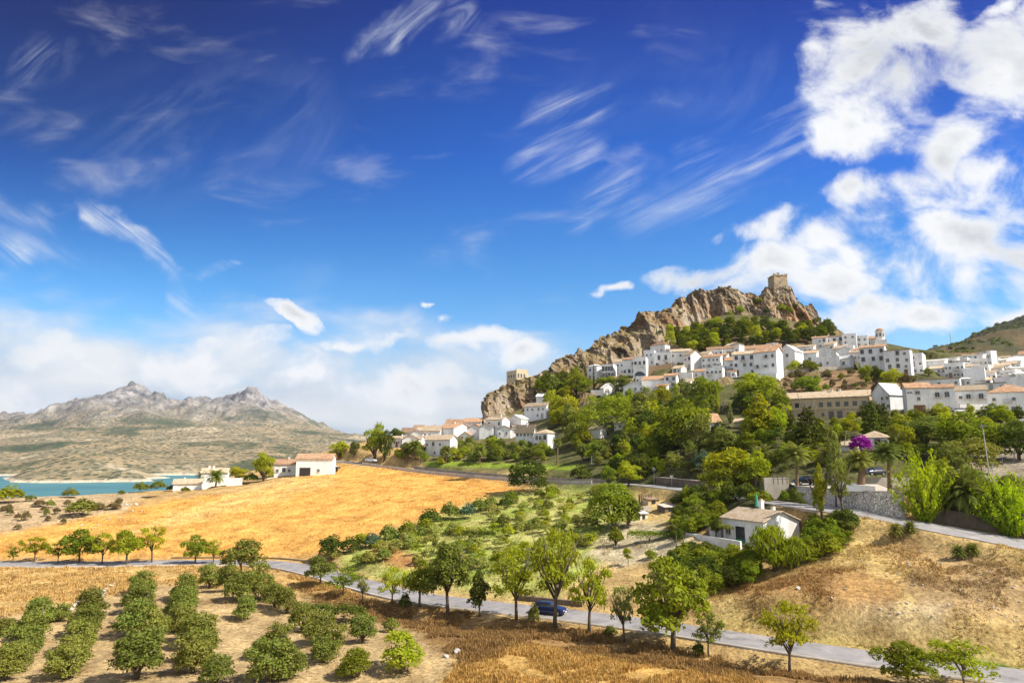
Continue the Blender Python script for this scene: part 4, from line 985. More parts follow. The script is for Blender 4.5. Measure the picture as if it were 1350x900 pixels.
H('dazzling white gabled house in the middle of the upper quarter', 1071, None, 1103, 472, 462, 284, 'front', 'w', 0, depth=9)
H('two storey row house with a brown eave and a small chimney', 1089, None, 1112, 458, 443, 320, 'gable', 'b', 0, 2, 3, 'm', depth=8, rise=1.0, rot=2, chim=1)
H('pale flat fronted house between the brown eaved row and the church', 1111, None, 1130, 460, 440.5, 318, 'flat', 'w', 2, 3, 2, 's', depth=8, rot=2)
H('white flat house with four square windows next to the church nave', 1128, None, 1145, 458, 443, 314, 'flat', 'w', 0, 2, 2, 's', depth=8, rot=2)
H('white cube house with grey recess below the dazzling gabled house', 1077, None, 1096, 485, 471, 274, 'flat', 'w', 0, 1, 2, 's', depth=6)
H('blank bright white cube house at the edge of the rocky bank', 1093, None, 1108, 485, 471, 272, 'flat', 'w', 0, depth=6)
H('small white house with one arched window at the end of the rocky bank', 1107, 1120, 1126, 484, 471, 272, 'gable', 'w', 2, 1, 1, 'm', rise=1.0)
H('white house with steep bright roof side above the arched window house', 1107, None, 1121, 474, 459.5, 286, 'front', 'w', 0, depth=8)
H('small pinkish house with tiled roof beside the tall six windowed house', 1119, None, 1136, 478, 464, 284, 'mono', 'p', 3, 1, 3, 's', depth=7, rise=1.4)
H('tall grey white house with six big dark windows below the church', 1134, None, 1168, 487, 456.5, 262, 'gable', 't', 2, 3, 3, 'g', depth=9, rise=1.4, rot=6, skip=((0, 0), (0, 1), (0, 2)), chim=1)
H('tall white house with irregular windows and a flat brown cornice', 1167, None, 1202, 494, 460, 256, 'mono', 'b', 2, 4, 3, 'm', depth=9, rise=.8, rot=6, skip=((0, 0), (0, 1), (0, 2), (3, 0)))
H('stepped bright white house behind the flat corniced house', 1199, None, 1217, 483, 466.5, 275, 'flat', 'w', 0, 2, 2, 's', depth=8, skip=((1, 1),))
# ---- long beige building
bg_ = H('long two storey beige building with a clay roof and string course', 1035, None, 1148, 553, 521.5, 218, 'gable', 'p', W_BEIGE, 0, 0, 'm', depth=9, rise=2.1, rot=8, group=None, chim=3, name='long_building', cat='building')
# ---- right hand quarter above the gardens
H('white barn like house with sloping gable and a dark drainpipe', 1150, 1174, 1195, 540, 519, 192, 'front', 'w', 2, 2, 4, 's', depth=9, rise=3.4, rot=40, skip=((0, 0), (1, 0), (1, 1)))
H('white two storey house with a brown garage door below the brown cornice', 1190, 1197, 1229, 545, 511, 190, 'gable', 't', 2, 0, 0, side='l', rise=1.4, rot=-14)
H('white middle house with a dark balcony window above parked cars', 1228, None, 1261, 545, 510.5, 190, 'gable', 't', 2, 2, 2, 'm', depth=9, rise=1.3, rot=-2, balc=((1, 0),), skip=((0, 1),))
H('white end house with two grilled balcony windows and an ochre roof', 1259, None, 1304, 545, 513.5, 188, 'gable', 'p', 2, 2, 3, 'm', depth=9, rise=1.6, rot=-4, balc=((1, 1), (1, 2)), skip=((0, 0),))
H('bluish white house under a low red brown hipped roof at the village edge', 1303, None, 1372, 545, 516, 178, 'hip', 't', 2, 2, 3, 'm', depth=10, rise=2.6, rot=-8)
H('long low white house with faded blue wall above the white end houses', 1208, None, 1266, 510, 498, 225, 'mono', 'b', 0, 1, 5, 's', depth=8, rise=.8, skip=((0, 0), (0, 1), (0, 3)), rot=4)
H('grey white house with brown roof edge beside the ochre roofed end house', 1286, None, 1326, 514, 504, 224, 'mono', 'b', 0, 1, 3, 's', depth=8, rise=.6, rot=2)
H('large windowless grey wall of a house behind the red brown roof', 1312, None, 1370, 515, 497, 222, 'flat', 'w', 2, depth=9, rot=0)
H('cluttered white house with laundry balconies above the long low house', 1246, None, 1272, 498, 479, 262, 'flat', 'w', 0, 2, 5, 's', depth=9, rot=3)
H('plain grey flank of a tall house in the crowded quarter', 1271, None, 1300, 506, 485.5, 250, 'flat', 'w', 2, depth=9, rot=2)
H('white house with bright balcony panels facing the grey flank', 1289, None, 1314, 506, 493, 242, 'flat', 'w', 0, 2, 4, 's', depth=8, rot=2)
H('white house with a ramp like roof near the brown retaining wall', 1214, None, 1246, 484, 474.5, 285, 'mono', 'w', 2, depth=8, rise=1.2)
H('long low house at the foot of the green hill', 1214, None, 1262, 476, 471, 340, 'mono', 'w', 1, depth=8, rise=.8)
H('row of a pale house with a brown terrace under the green hill', 1262, None, 1296, 473, 467, 350, 'mono', 'w', 0, 1, 5, 's', depth=9, rise=1.0)
H('small white house on the upper street under the green hill', 1290, None, 1300, 471, 464.5, 352, 'front', 'w', 0, depth=8)
H('bluish house with dark windows along the upper street', 1279, None, 1303, 483, 473, 318, 'flat', 'w', 2, 1, 5, 's', depth=8, rot=-4)
H('tall white house with one sunlit corner on the upper street', 1302, 1308, 1316, 482, 463.5, 320, 'flat', 'w', 2, 2, 2, 's', rot=40)
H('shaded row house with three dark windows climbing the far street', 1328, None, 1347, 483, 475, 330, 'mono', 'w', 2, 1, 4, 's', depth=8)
H('tall house cut off at the very edge of the far street', 1344, None, 1366, 482, 466, 335, 'gable', 't', 2, 2, 3, 's', depth=8)
FAR = [(1262, 1284, 494, 486, 268), (1300, 1322, 492, 485, 285), (1318, 1340, 496, 488, 268), (1334, 1362, 492, 484, 282), (1310, 1332, 487, 481, 300), (1282, 1304, 490, 482, 292), (1340, 1364, 500, 492, 258), (1226, 1248, 492, 485, 290), (1316, 1330, 480, 475, 335), (1250, 1266, 481, 475, 310), (1290, 1312, 499, 491, 262), (1322, 1346, 486, 480, 310)]
_r = random.Random(5)
for row, (yb, Y, n_) in enumerate(((508, 232, 5), (502, 246, 6), (497, 262, 8), (491, 282, 8), (486, 302, 8), (481, 322, 8), (477, 342, 7))):
    for k_ in range(n_):
        x_ = 1252 + row * 2 + (1362 - 1252 - row * 2) * (k_ + _r.uniform(0, .8)) / n_; w_ = _r.uniform(11, 20); FAR.append((x_, x_ + w_, yb + _r.uniform(-2, 2), yb - _r.uniform(5.5, 9), Y))
for i, (a, b2, yb, ye, Y) in enumerate(FAR):
    H('small white house crowded among the pale roofs of the far quarter', a, None, b2, yb, ye, Y, ('mono', 'gable', 'flat')[i % 3], 'wpw'[i % 3], (0, 2, 1)[i % 3], 1, 3, 's', depth=8, rise=1.2 if i % 3 != 2 else None, rot=(-10, 6, 14)[i % 3], group='far quarter houses crowded below the green hill')
LOWQ = [(548, 562, 574, 567, 308), (566, 580, 571, 564.5, 312), (582, 596, 574, 567, 300), (604, 618, 572, 563, 302), (622, 634, 571, 563, 304), (640, 652, 566, 557, 304), (652, 664, 566, 556, 300), (664, 676, 573, 565, 284), (676, 688, 571, 562, 282), (540, 552, 586, 579.5, 282), (606, 620, 582, 574, 280)]
for i, (a, b2, yb, ye, Y) in enumerate(LOWQ):
    H('small white house packed between taller neighbours in the lower quarter', a, None, b2, yb, ye, Y, ('gable', 'front', 'mono')[i % 3], 'ptp'[i % 3], (0, 1, 2)[i % 3], 1, 2, 's', depth=7, rise=1.5, rot=(30, 10, -6)[i % 3], group='small houses packed into the lower quarter')
MIDQ = [(800, 814, 508, 499, 300), (816, 830, 512, 503, 294), (850, 862, 520, 512, 272), (864, 878, 518, 509.5, 274), (896, 910, 512, 503, 276), (912, 926, 509, 500, 280), (914, 930, 498, 489, 288), (886, 898, 492, 485, 305), (838, 850, 505, 497, 290)]
MIDQ += [(944, 958, 478, 468, 300), (956, 968, 464, 455, 322), (1010, 1026, 462, 453, 310), (898, 910, 472, 462, 322), (922, 934, 476, 466, 312), (940, 956, 492, 483, 284), (958, 970, 498, 489, 276), (884, 898, 478, 468, 318), (1046, 1058, 474, 463, 296), (1058, 1072, 472, 463, 298), (1098, 1112, 467, 458, 300), (1112, 1126, 466, 456, 304), (1124, 1136, 470, 461, 296), (1086, 1100, 462, 453, 312), (1204, 1218, 492, 484, 262)]
for i, (a, b2, yb, ye, Y) in enumerate(MIDQ):
    H('small white house wedged between bigger houses under the crag', a, None, b2, yb, ye, Y, ('mono', 'gable', 'flat')[i % 3], 'tpw'[i % 3], (0, 1, 0)[i % 3], 1, 2, 's', depth=6, rise=1.5 if i % 3 != 2 else None, rot=(12, 30, 6)[i % 3], group='small houses wedged between bigger ones under the crag')
# ---- cottages among the trees
H('tiny white roofed cottage hidden in the bright green trees', 776, 790, 800, 577, 566, 215, 'gable', 'p', 0, rise=1.2, group=None, rot=30)
H('little white hut peeping out beside the ivy mound trees', 810, None, 827, 566, 557, 228, 'gable', 'w', 0, 1, 1, 's', depth=5, group=None)
H('pink tiled cottage with a dark doorway among the hillside trees', 931, 936, 951, 566, 556, 196, 'mono', 't', 1, 0, 0, side='l', rise=2.2, group=None, door=(.5, 1), rot=-20)
H('ochre roofed shed beside the pink tiled cottage', 968, None, 983, 562, 556, 198, 'mono', 'p', W_OCHRE, depth=4, rise=1.0, group=None)
H('cream roofed villa behind the magenta bougainvillea', 1131, None, 1172, 591, 577, 140, 'hip', 'p', 0, 1, 4, 'm', depth=9, rise=1.6, group=None)
H('low cream roofed garage beside the bougainvillea', 1108, None, 1128, 594, 588, 138, 'mono', 'p', 0, depth=6, rise=1.0, group=None)
# ---- farm by the reservoir
H('white farmhouse with pale tiled roof and two end chimneys above the lake', 265, None, 299, 640, 622.5, 250, 'gable', 'p', 0, 1, 2, 's', depth=6, rise=1.3, rot=6, group=None, chim=2)
H('low white outbuilding joined to the lakeside farmhouse', 229, None, 265, 645, 637, 246, 'gable', 'p', 0, depth=6, rise=1.3, rot=6, group=None)
H('low white garden wing in the shade beside the lakeside farmhouse', 299, None, 318, 639, 632.5, 252, 'flat', 'w', 2, depth=3, rot=6, group=None, sink=5)
H('single storey white wing with an orange roof beside the roadside villa', 362, None, 392, 626, 611.5, 243, 'gable', 't', 0, 1, 4, 'm', depth=7, rise=1.5, rot=6, group=None, chim=1)
H('white roadside villa with an orange roof and a dark garage mouth', 391, None, 438, 625, 604.5, 240, 'gable', 't', 0, 2, 4, 's', depth=9, rise=1.6, rot=8, group=None, skip=((0, 0), (0, 1), (0, 3), (1, 0), (1, 2), (1, 3)))

# features on single buildings ---------------------------------------------------------------
def add_box_part(parent, name, mat, boxes):
    mb = MB()
    for bx in boxes: mb.box(*bx)
    return link(name, mb.mesh(name, mat), parent)
def kids(e, n): return [c for c in COL.objects if c.parent == e and c.name.split('.')[0] == n]
# chapel cross
dwell = [c for c in COL.objects if c.parent == chap and c.name.startswith('roof')][0]
zt = max(v.co.z for v in dwell.data.vertices)
add_box_part(chap, 'cross', GRILLE, [(-.07, .07, .1, .24, zt, zt + 2.0), (-.55, .55, .1, .24, zt + 1.25, zt + 1.4)])
# beige building: windows, string course, doors
bw = max(v.co.x for v in kids(bg_, 'wall')[0].data.vertices) * 2; bh = max(v.co.z for v in kids(bg_, 'wall')[0].data.vertices if abs(v.co.y) < .01)
for c, x in enumerate((.045, .14, .23, .33, .435, .535, .635, .735, .835, .94)):
    if c in (2, 3): link('shutter', DOORS[1], bg_, ((x - .5) * bw, 0, bh * .60), 0, (.9, 1, .62))
    else: link('window', WM['b'], bg_, ((x - .5) * bw, 0, bh * .60), 0, (1.15, 1, 1.05))
for c, x in enumerate((.06, .16, .29, .45, .75, .86)): link('window', WM['b'], bg_, ((x - .5) * bw, 0, bh * .20), 0, (.8, 1, .7))
for x in (.55, .65): link('doorway', WM['o'], bg_, ((x - .5) * bw, 0, bh * .06))
add_box_part(bg_, 'string_course', W_OCHRE, [(-bw / 2 - .1, bw / 2 + .1, -.22, -.012, bh * .49, bh * .55)])
# white house with brown garage; villa garage
def find(lbl): return [o for o in COL.objects if o.get('label') == lbl][0]
g_ = find('white two storey house with a brown garage door below the brown cornice'); gw = max(v.co.x for v in kids(g_, 'wall')[0].data.vertices)
add_box_part(g_, 'garage_door', DOORM, [(-1.4, 1.4, -.09, -.02, 0, 2.3)]); link('window', WM['s'], g_, (0, 0, 3.6)); link('window', WM['s'], g_, (-.2, 0, 5.3), 0, (1.4, 1, 1)); link('window', WM['s'], g_, (-gw * .7, 0, 5.6), 0, (1.6, 1, .4))
g_ = find('white roadside villa with an orange roof and a dark garage mouth'); add_box_part(g_, 'garage_door', GRILLE, [(-4.6, -1.2, -.12, -.02, -.5, 2.2)])
g_ = find('white barn like house with sloping gable and a dark drainpipe'); gw = max(v.co.x for v in kids(g_, 'wall')[0].data.vertices); add_box_part(g_, 'drainpipe', GRILLE, [(gw - .1, gw + .06, -.16, -.02, -1, 5.0)])
g_ = find('white house with three wide windows over a big dark archway')
mb = MB(); mb.poly([(-2.2, -.06, -.5)] + [(2.2 * math.cos(a), -.06, .9 + 1.7 * math.sin(a)) for a in np.linspace(math.pi, 0, 12)] + [(2.2, -.06, -.5)][::1]); link('archway', mb.mesh('archway', GLASS), g_)

# ---- church tower
tb = W(1161, 452, 312); e = link('church_tower', None, None, tb, -R(25)); tag(e, 'pinkish octagonal bell tower with tiled dome beside the church nave', 'bell tower')
def ngon(mb, n, r0, r1, z0, z1, mi=0, cap=True):
    a = [(math.cos(2 * math.pi * (k + .5) / n), math.sin(2 * math.pi * (k + .5) / n)) for k in range(n)]
    for k in range(n):
        p, q = a[k], a[(k + 1) % n]; mb.poly([(p[0] * r0, p[1] * r0, z0), (q[0] * r0, q[1] * r0, z0), (q[0] * r1, q[1] * r1, z1), (p[0] * r1, p[1] * r1, z1)], mi)
    if cap: mb.poly([(x * r1, y * r1, z1) for x, y in a], mi)
mb = MB(); mb.box(-2.4, 2.4, -2.4, 2.4, -4, 1.2); ngon(mb, 8, 2.0, 2.0, 1.2, 5.2); ngon(mb, 8, 2.25, 2.25, 5.2, 5.45); link('wall', mb.mesh('wall', WALLS[3]), e)
mb = MB(); ngon(mb, 8, 2.1, 1.7, 5.452, 6.1); ngon(mb, 8, 1.7, .9, 6.1, 6.7); ngon(mb, 8, .9, .12, 6.7, 7.0); link('dome', mb.mesh('dome', T_TERRA), e)
for k in range(8):
    a = 2 * math.pi * (k + 1) / 8 ; o = link('belfry_opening', WM['m'], e, (math.cos(a) * 1.86, math.sin(a) * 1.86, 2.9)); o.rotation_euler = (0, 0, a + math.pi / 2); o.scale = (.75, 1, 1.1)
tag(e, 'pinkish octagonal bell tower with tiled dome beside the church nave', 'bell tower')
e = H('church nave with an orange roof leading to the octagonal bell tower', 1141, None, 1158, 456, 446, 315, 'gable', 't', 1, 1, 2, 's', depth=10, rise=1.8, rot=2, group=None, name='church', cat='church')
# ---- castle keep on the crag
kb = W(1026, 384, 424); e = link('castle_keep', None, None, kb, R(4)); tag(e, 'square stone castle keep with broken battlements on top of the crag', 'castle tower')
kw = 4.5; kh = (slope(364.5) - slope(384)) * 424
mb = MB(); n = 9
def wallgrid(x0, y0, x1, y1):
    for i in range(8):
        for k in range(10):
            a, b2 = i / 8, (i + 1) / 8; z0, z1 = -9 + (kh + 9) * k / 10, -9 + (kh + 9) * (k + 1) / 10
            mb.poly([(x0 + (x1 - x0) * a, y0 + (y1 - y0) * a, z0), (x0 + (x1 - x0) * b2, y0 + (y1 - y0) * b2, z0), (x0 + (x1 - x0) * b2, y0 + (y1 - y0) * b2, z1), (x0 + (x1 - x0) * a, y0 + (y1 - y0) * a, z1)])
for a, b2 in (((-kw, -kw), (kw, -kw)), ((kw, -kw), (kw, kw)), ((kw, kw), (-kw, kw)), ((-kw, kw), (-kw, -kw))): wallgrid(*a, *b2)
mb.v = [(x * (1 - .006 * z) + .18 * math.sin(z * 1.7 + y), y * (1 - .006 * z) + .18 * math.sin(z * 2.1 + x), z) for x, y, z in mb.v]
mb.poly([(-kw, -kw, kh - .6), (kw, -kw, kh - .6), (kw, kw, kh - .6), (-kw, kw, kh - .6)])
link('wall', mb.mesh('wall', STONEM), e)
rn = random.Random(4)
for i in range(4):
    for s in ((0, -1), (1, 0), (0, 1), (-1, 0)):
        t = -kw + .7 + i * (2 * kw - 1.4) / 3; hh_ = rn.choice((.3, .8, 1.3, 1.5)); mb = MB()
        x, y = (t, s[1] * (kw - .5)) if s[0] == 0 else (s[0] * (kw - .5), t)
        if s[0] != 0 and i in (0, 3): continue
        mb.box(x - .75, x + .75, y - .4, y + .4, kh - .3, kh + hh_); link('merlon', mb.mesh('merlon', STONEM), e)
for x, z in ((.8, kh * .55), (-2.2, kh * .3)): link('window', WM['s'], e, (x, -kw - .25, z), 0, (.7, 1, 1.3))
link('window', WM['m'], e, (2.6, -kw - .2, kh * .12), 0, (.9, 1, 1.1))
# ---- ruin on the lower shoulder
rb = W(681, 501, 333); e = link('ruined_tower', None, None, rb, R(38)); tag(e, 'low roofless stone ruin standing on the lower end of the crag', 'ruin')
mb = MB(); mb.box(0, 7.2, 0, .6, -3, 5.6); mb.box(-.0, .6, .603, 8, -3, 5.0); mb.box(6.6, 7.2, .603, 8, -3, 4.4); mb.box(.603, 6.597, 7.4, 8, -3, 4.6); mb.box(7.203, 11, 2, 2.6, -3, 3.2); link('wall', mb.mesh('wall', W_OCHRE), e)
for x in (1.2, 3.0, 4.9): link('window', WM['m'], e, (x, 0, 1.5), 0, (.9, 1, 1.4))
for y in (2, 4, 6): o = link('window', WM['m'], e, (0, y, 1.6)); o.rotation_euler = (0, 0, -math.pi / 2)
# ------------------------------------------------------------------ foliage
BARK = mat_simple('bark', (.13, .10, .075), .95, .3, 3)
BARKP = mat_simple('palm_bark', (.20, .13, .075), .95, .3, 3)
F_ = {
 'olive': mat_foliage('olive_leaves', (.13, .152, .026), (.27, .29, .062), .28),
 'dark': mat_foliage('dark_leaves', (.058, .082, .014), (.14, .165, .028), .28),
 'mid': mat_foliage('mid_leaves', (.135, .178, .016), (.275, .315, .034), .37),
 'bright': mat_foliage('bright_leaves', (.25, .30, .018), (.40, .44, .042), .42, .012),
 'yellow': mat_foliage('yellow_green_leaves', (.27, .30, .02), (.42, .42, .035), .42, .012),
 'pale': mat_foliage('pale_sapling_leaves', (.26, .28, .062), (.40, .41, .11), .38),
 'pine': mat_foliage('pine_needles', (.095, .125, .012), (.235, .26, .024), .3),
 'palm': mat_foliage('palm_fronds', (.12, .15, .028), (.25, .27, .065), .3),
 'bloom': mat_foliage('magenta_bracts', (.30, .02, .30), (.45, .05, .42), .4),
 'lime': mat_foliage('lime_shoots', (.22, .31, .018), (.40, .47, .04), .42, .012),
 'dry': mat_foliage('dry_scrub', (.13, .105, .045), (.21, .165, .065), .2),
 'blue': mat_foliage('blue_green_leaves', (.07, .11, .06), (.13, .18, .10), .2),
}

def leaf_quads(P, Nrm, size, rng, droop=0., asp=.55):
    """one rhombus leaf clump per point"""
    n = len(P)
    a = rng.normal(size=(n, 3)); a -= (a * Nrm).sum(1, keepdims=True) * Nrm
    a /= np.linalg.norm(a, axis=1, keepdims=True) + 1e-9
    b = np.cross(Nrm, a)
    s = size * rng.uniform(.6, 1.35, (n, 1))
    a[:, 2] -= droop; 
    A = a * s; B = b * s * asp
    V = np.stack([P - A, P - B * 1.0, P + A, P + B], 1).reshape(-1, 3)
    F = np.arange(4 * n).reshape(n, 4)
    return V, F

def crown_points(lobes, n, rng, rough=.35, fill=.55, gap=.36):
    """points through the outer shells of a set of ellipsoid lobes (cx, cy, cz, rx, ry, rz)"""
    lobes = np.array(lobes, float)
    w = (lobes[:, 3] * lobes[:, 4] * lobes[:, 5]) ** (2 / 3); w /= w.sum()
    k = rng.choice(len(lobes), n, p=w)
    d = rng.normal(size=(n, 3)); d /= np.linalg.norm(d, axis=1, keepdims=True)
    d[:, 2] = np.where(d[:, 2] < -.35, -d[:, 2] * .6, d[:, 2])
    r = fill + (1 - fill) * rng.random(n) ** .55
    g = fbm(d[:, 0] * 2.2 + k * 3.1, d[:, 1] * 2.2 + k * 1.7, d[:, 2] * 2.2, int(rng.integers(1000)), 3)
    r = r * (1 - rough + 2 * rough * g)
    P = lobes[k, :3] + d * lobes[k, 3:] * r[:, None]
    nr = d / lobes[k, 3:]; nr /= np.linalg.norm(nr, axis=1, keepdims=True)
    # drop points buried deep in other lobes, thin out gap patches
    q = (((P[:, None, :] - lobes[None, :, :3]) / lobes[None, :, 3:]) ** 2).sum(-1)
    q[np.arange(n), k] = 9
    keep = (q > .30).all(1) & (fbm(P[:, 0] * 9, P[:, 1] * 9, P[:, 2] * 9, int(rng.integers(1000)), 2) > gap)
    nn = nr * .75 + rng.normal(size=(n, 3)) * .45; nn /= np.linalg.norm(nn, axis=1, keepdims=True)
    return P[keep], nn[keep]

CROWNS = {}
def crown_mesh(kind, v, fol):
    """unit-height crown meshes (0..1 in z, about 1 wide)"""
    key = (kind, v, fol)
    if key in CROWNS: return CROWNS[key]
    rng = np.random.default_rng((hash(kind) if False else sum(map(ord, kind))) * 101 + v * 7)
    U = rng.uniform
    if kind == 'round':      # broad dense tree
        lob = [(0, 0, .54, .30, .30, .36)] + [(math.cos(t) * U(.16, .33), math.sin(t) * U(.16, .33), U(.26, .78), U(.15, .24), U(.15, .24), U(.14, .22)) for t in np.linspace(0, 6.28, 10)[:-1] + U(0, 1)] + [(U(-.1, .1), U(-.1, .1), .84, .18, .18, .16)]
        P, Nn = crown_points(lob, 5200, rng, .42); sz = .027; dr = .15
    elif kind == 'tall':     # taller than wide, several masses
        lob = [(U(-.08, .08), U(-.08, .08), z, U(.17, .25) * s, U(.17, .25) * s, U(.12, .17)) for z, s in ((.28, .9), (.40, 1.15), (.52, 1.2), (.64, 1.1), (.76, .95), (.88, .6))] + [(math.cos(t) * .2, math.sin(t) * .2, U(.3, .7), .14, .14, .14) for t in np.linspace(0, 6.28, 7)[:-1]]
        P, Nn = crown_points(lob, 3200, rng, .4); sz = .032; dr = .15
    elif kind == 'loose':    # open, airy roadside crown with visible limbs
        lob = [(math.cos(t) * U(.12, .36), math.sin(t) * U(.12, .36), U(.36, .86), U(.09, .17), U(.09, .17), U(.09, .16)) for t in np.linspace(0, 18.8, 22)[:-1]] + [(0, 0, .85, .16, .16, .15), (0, 0, .58, .2, .2, .2)]
        P, Nn = crown_points(lob, 4200, rng, .55, .15, .45); sz = .021; dr = .4
    elif kind == 'olive':    # many-stemmed bush down to the ground
        lob = [(math.cos(t) * U(.12, .30), math.sin(t) * U(.12, .30), U(.18, .72), U(.13, .22), U(.13, .22), U(.15, .25)) for t in np.linspace(0, 18.8, 18)[:-1]] + [(0, 0, .74, .22, .22, .22), (0, 0, .36, .36, .36, .32)]
        P, Nn = crown_points(lob, 6000, rng, .5, .4); sz = .027; dr = -.15
    elif kind == 'wood':     # tree of a closed wood: foliage nearly to the ground
        lob = [(0, 0, .45, .30, .30, .40)] + [(math.cos(t) * U(.16, .32), math.sin(t) * U(.16, .32), U(.16, .74), U(.14, .22), U(.14, .22), U(.12, .20)) for t in np.linspace(0, 12.5, 16)[:-1] + U(0, 1)] + [(U(-.12, .12), U(-.12, .12), .84, .18, .18, .16)]
        P, Nn = crown_points(lob, 5600, rng, .45); sz = .026; dr = .15
    elif kind == 'bush':
        lob = [(math.cos(t) * U(.1, .28), math.sin(t) * U(.1, .28), U(.2, .55), U(.18, .28), U(.18, .28), U(.2, .36)) for t in np.linspace(0, 6.28, 9)[:-1]] + [(0, 0, .5, .3, .3, .45)]
        P, Nn = crown_points(lob, 2200, rng, .38); sz = .045; dr = .05
    elif kind == 'sapling':  # thin wispy young tree
        lob = [(U(-.2, .2), U(-.2, .2), U(.35, .85), U(.12, .2), U(.12, .2), U(.12, .2)) for _ in range(8)]
        P, Nn = crown_points(lob, 700, rng, .5, .1); sz = .05; dr = .2
    elif kind == 'pine':
        lob = []
        for z in np.linspace(.30, .93, 7): 
            for t in np.linspace(0, 6.28, 5)[:-1] + U(0, 2): lob.append((math.cos(t) * .20 * (1.1 - z * .8) * 1.5, math.sin(t) * .20 * (1.1 - z * .8) * 1.5, z + U(-.04, .04), .15, .15, .085))
        P, Nn = crown_points(lob, 2300, rng, .4); sz = .036; dr = 0
    elif kind == 'cypress':
        lob = [(U(-.02, .02), U(-.02, .02), z, r, r, .12) for z, r in ((.10, .12), (.22, .155), (.36, .165), (.50, .155), (.64, .13), (.78, .10), (.90, .06))]
        P, Nn = crown_points(lob, 1500, rng, .35); sz = .03; dr = -.5
    elif kind == 'cedar':
        lob = []
        for z in np.linspace(.18, .95, 8):
            for t in np.linspace(0, 6.28, 7)[:-1] + U(0, 2): lob.append((math.cos(t) * .36 * (1.08 - z), math.sin(t) * .36 * (1.08 - z), z + U(-.03, .03), .20 * (1.15 - z), .20 * (1.15 - z), .05))
        P, Nn = crown_points(lob, 3000, rng, .4); sz = .034; dr = .2
    elif kind == 'mound':    # ivy covered mound
        lob = [(0, 0, .35, .46, .40, .55)] + [(U(-.36, .36), U(-.3, .3), U(.25, .75), U(.10, .16), U(.1, .16), U(.1, .16)) for _ in range(34)]
        P, Nn = crown_points(lob, 7000, rng, .3); sz = .02; dr = .3
    elif kind == 'dome':     # one dense clipped looking dome
        lob = [(0, 0, .42, .46, .46, .56)] + [(math.cos(t) * U(.2, .38), math.sin(t) * U(.2, .38), U(.2, .72), .13, .13, .13) for t in np.linspace(0, 25, 30)] + [(U(-.15, .15), U(-.15, .15), .85, .16, .16, .12) for _ in range(4)]
        P, Nn = crown_points(lob, 9000, rng, .2, .7); sz = .022; dr = .1
    elif kind == 'willow':   # drooping yellowish bamboo-like clump
        lob = [(math.cos(t) * U(.1, .30), math.sin(t) * U(.1, .30), U(.22, .75), .17, .17, .24) for t in np.linspace(0, 12.5, 18)[:-1]] + [(0, 0, .7, .25, .25, .26)]
        P, Nn = crown_points(lob, 4200, rng, .4); sz = .045; dr = 1.2
    elif kind == 'hedge':
        lob = [(x, U(-.04, .04), .5, .09, .16, .5) for x in np.linspace(-.44, .44, 12)]
        P, Nn = crown_points(lob, 3600, rng, .3); sz = .026; dr = 0
    V, F = leaf_quads(P, Nn, sz, rng, dr, .35 if kind == 'willow' else .6)
    V[:, 2] = np.maximum(V[:, 2], .004)
    CROWNS[key] = mesh_np('crown', V, F, [F_[fol]])
    return CROWNS[key]

TRUNKS = {}
def trunk_mesh(kind, v):
    key = (kind, v)
    if key in TRUNKS: return TRUNKS[key]
    rn = random.Random(v * 13 + len(kind)); mb = MB()
    if kind in ('loose', 'round', 'tall', 'pine'):
        top = {'loose': .42, 'round': .40, 'tall': .5, 'pine': .8}[kind]
        lean = rn.uniform(-.03, .03); th = .020 if kind != 'round' else .026
        stem_ = [(0, 0, -.08), (lean * .3, 0, top * .4), (lean, .01, top * .8), (lean * 1.2, 0, top)]
        mb.tube(stem_, [th * 1.3, th, th * .85, th * .7], 8)
        for k in range(14 if kind == 'loose' else 7):
            t = rn.uniform(0, 6.28); z0 = top * rn.uniform(.6, 1.0); L_ = rn.uniform(.18, .36)
            p0 = Vector((lean * z0 / top, 0, z0)); p1 = p0 + Vector((math.cos(t) * L_ * .45, math.sin(t) * L_ * .45, L_ * .8)); p2 = p1 + Vector((math.cos(t + .4) * L_ * .3, math.sin(t + .4) * L_ * .3, L_ * .75))
            mb.tube([p0, p1, p2], [th * .55, th * .36, th * .15], 5)
    elif kind == 'stub':
        mb.tube([(0, 0, -.08), (.01, 0, .25), (-.02, .01, .5)], [.05, .035, .02], 6)
        for k in range(4):
            t = rn.uniform(0, 6.28); mb.tube([(0, 0, .1), (math.cos(t) * .16, math.sin(t) * .16, .35), (math.cos(t) * .24, math.sin(t) * .24, .6)], [.03, .022, .01], 5)
    elif kind == 'thin':
        mb.tube([(0, 0, -.08), (.02, 0, .3), (-.02, .01, .75)], [.03, .02, .01], 5)
        for k in range(5):
            t = rn.uniform(0, 6.28); z = rn.uniform(.3, .6); mb.tube([(0, 0, z), (math.cos(t) * .18, math.sin(t) * .18, z + .22)], [.014, .007], 4)
    TRUNKS[key] = mb.mesh('trunk', BARK, True)
    return TRUNKS[key]

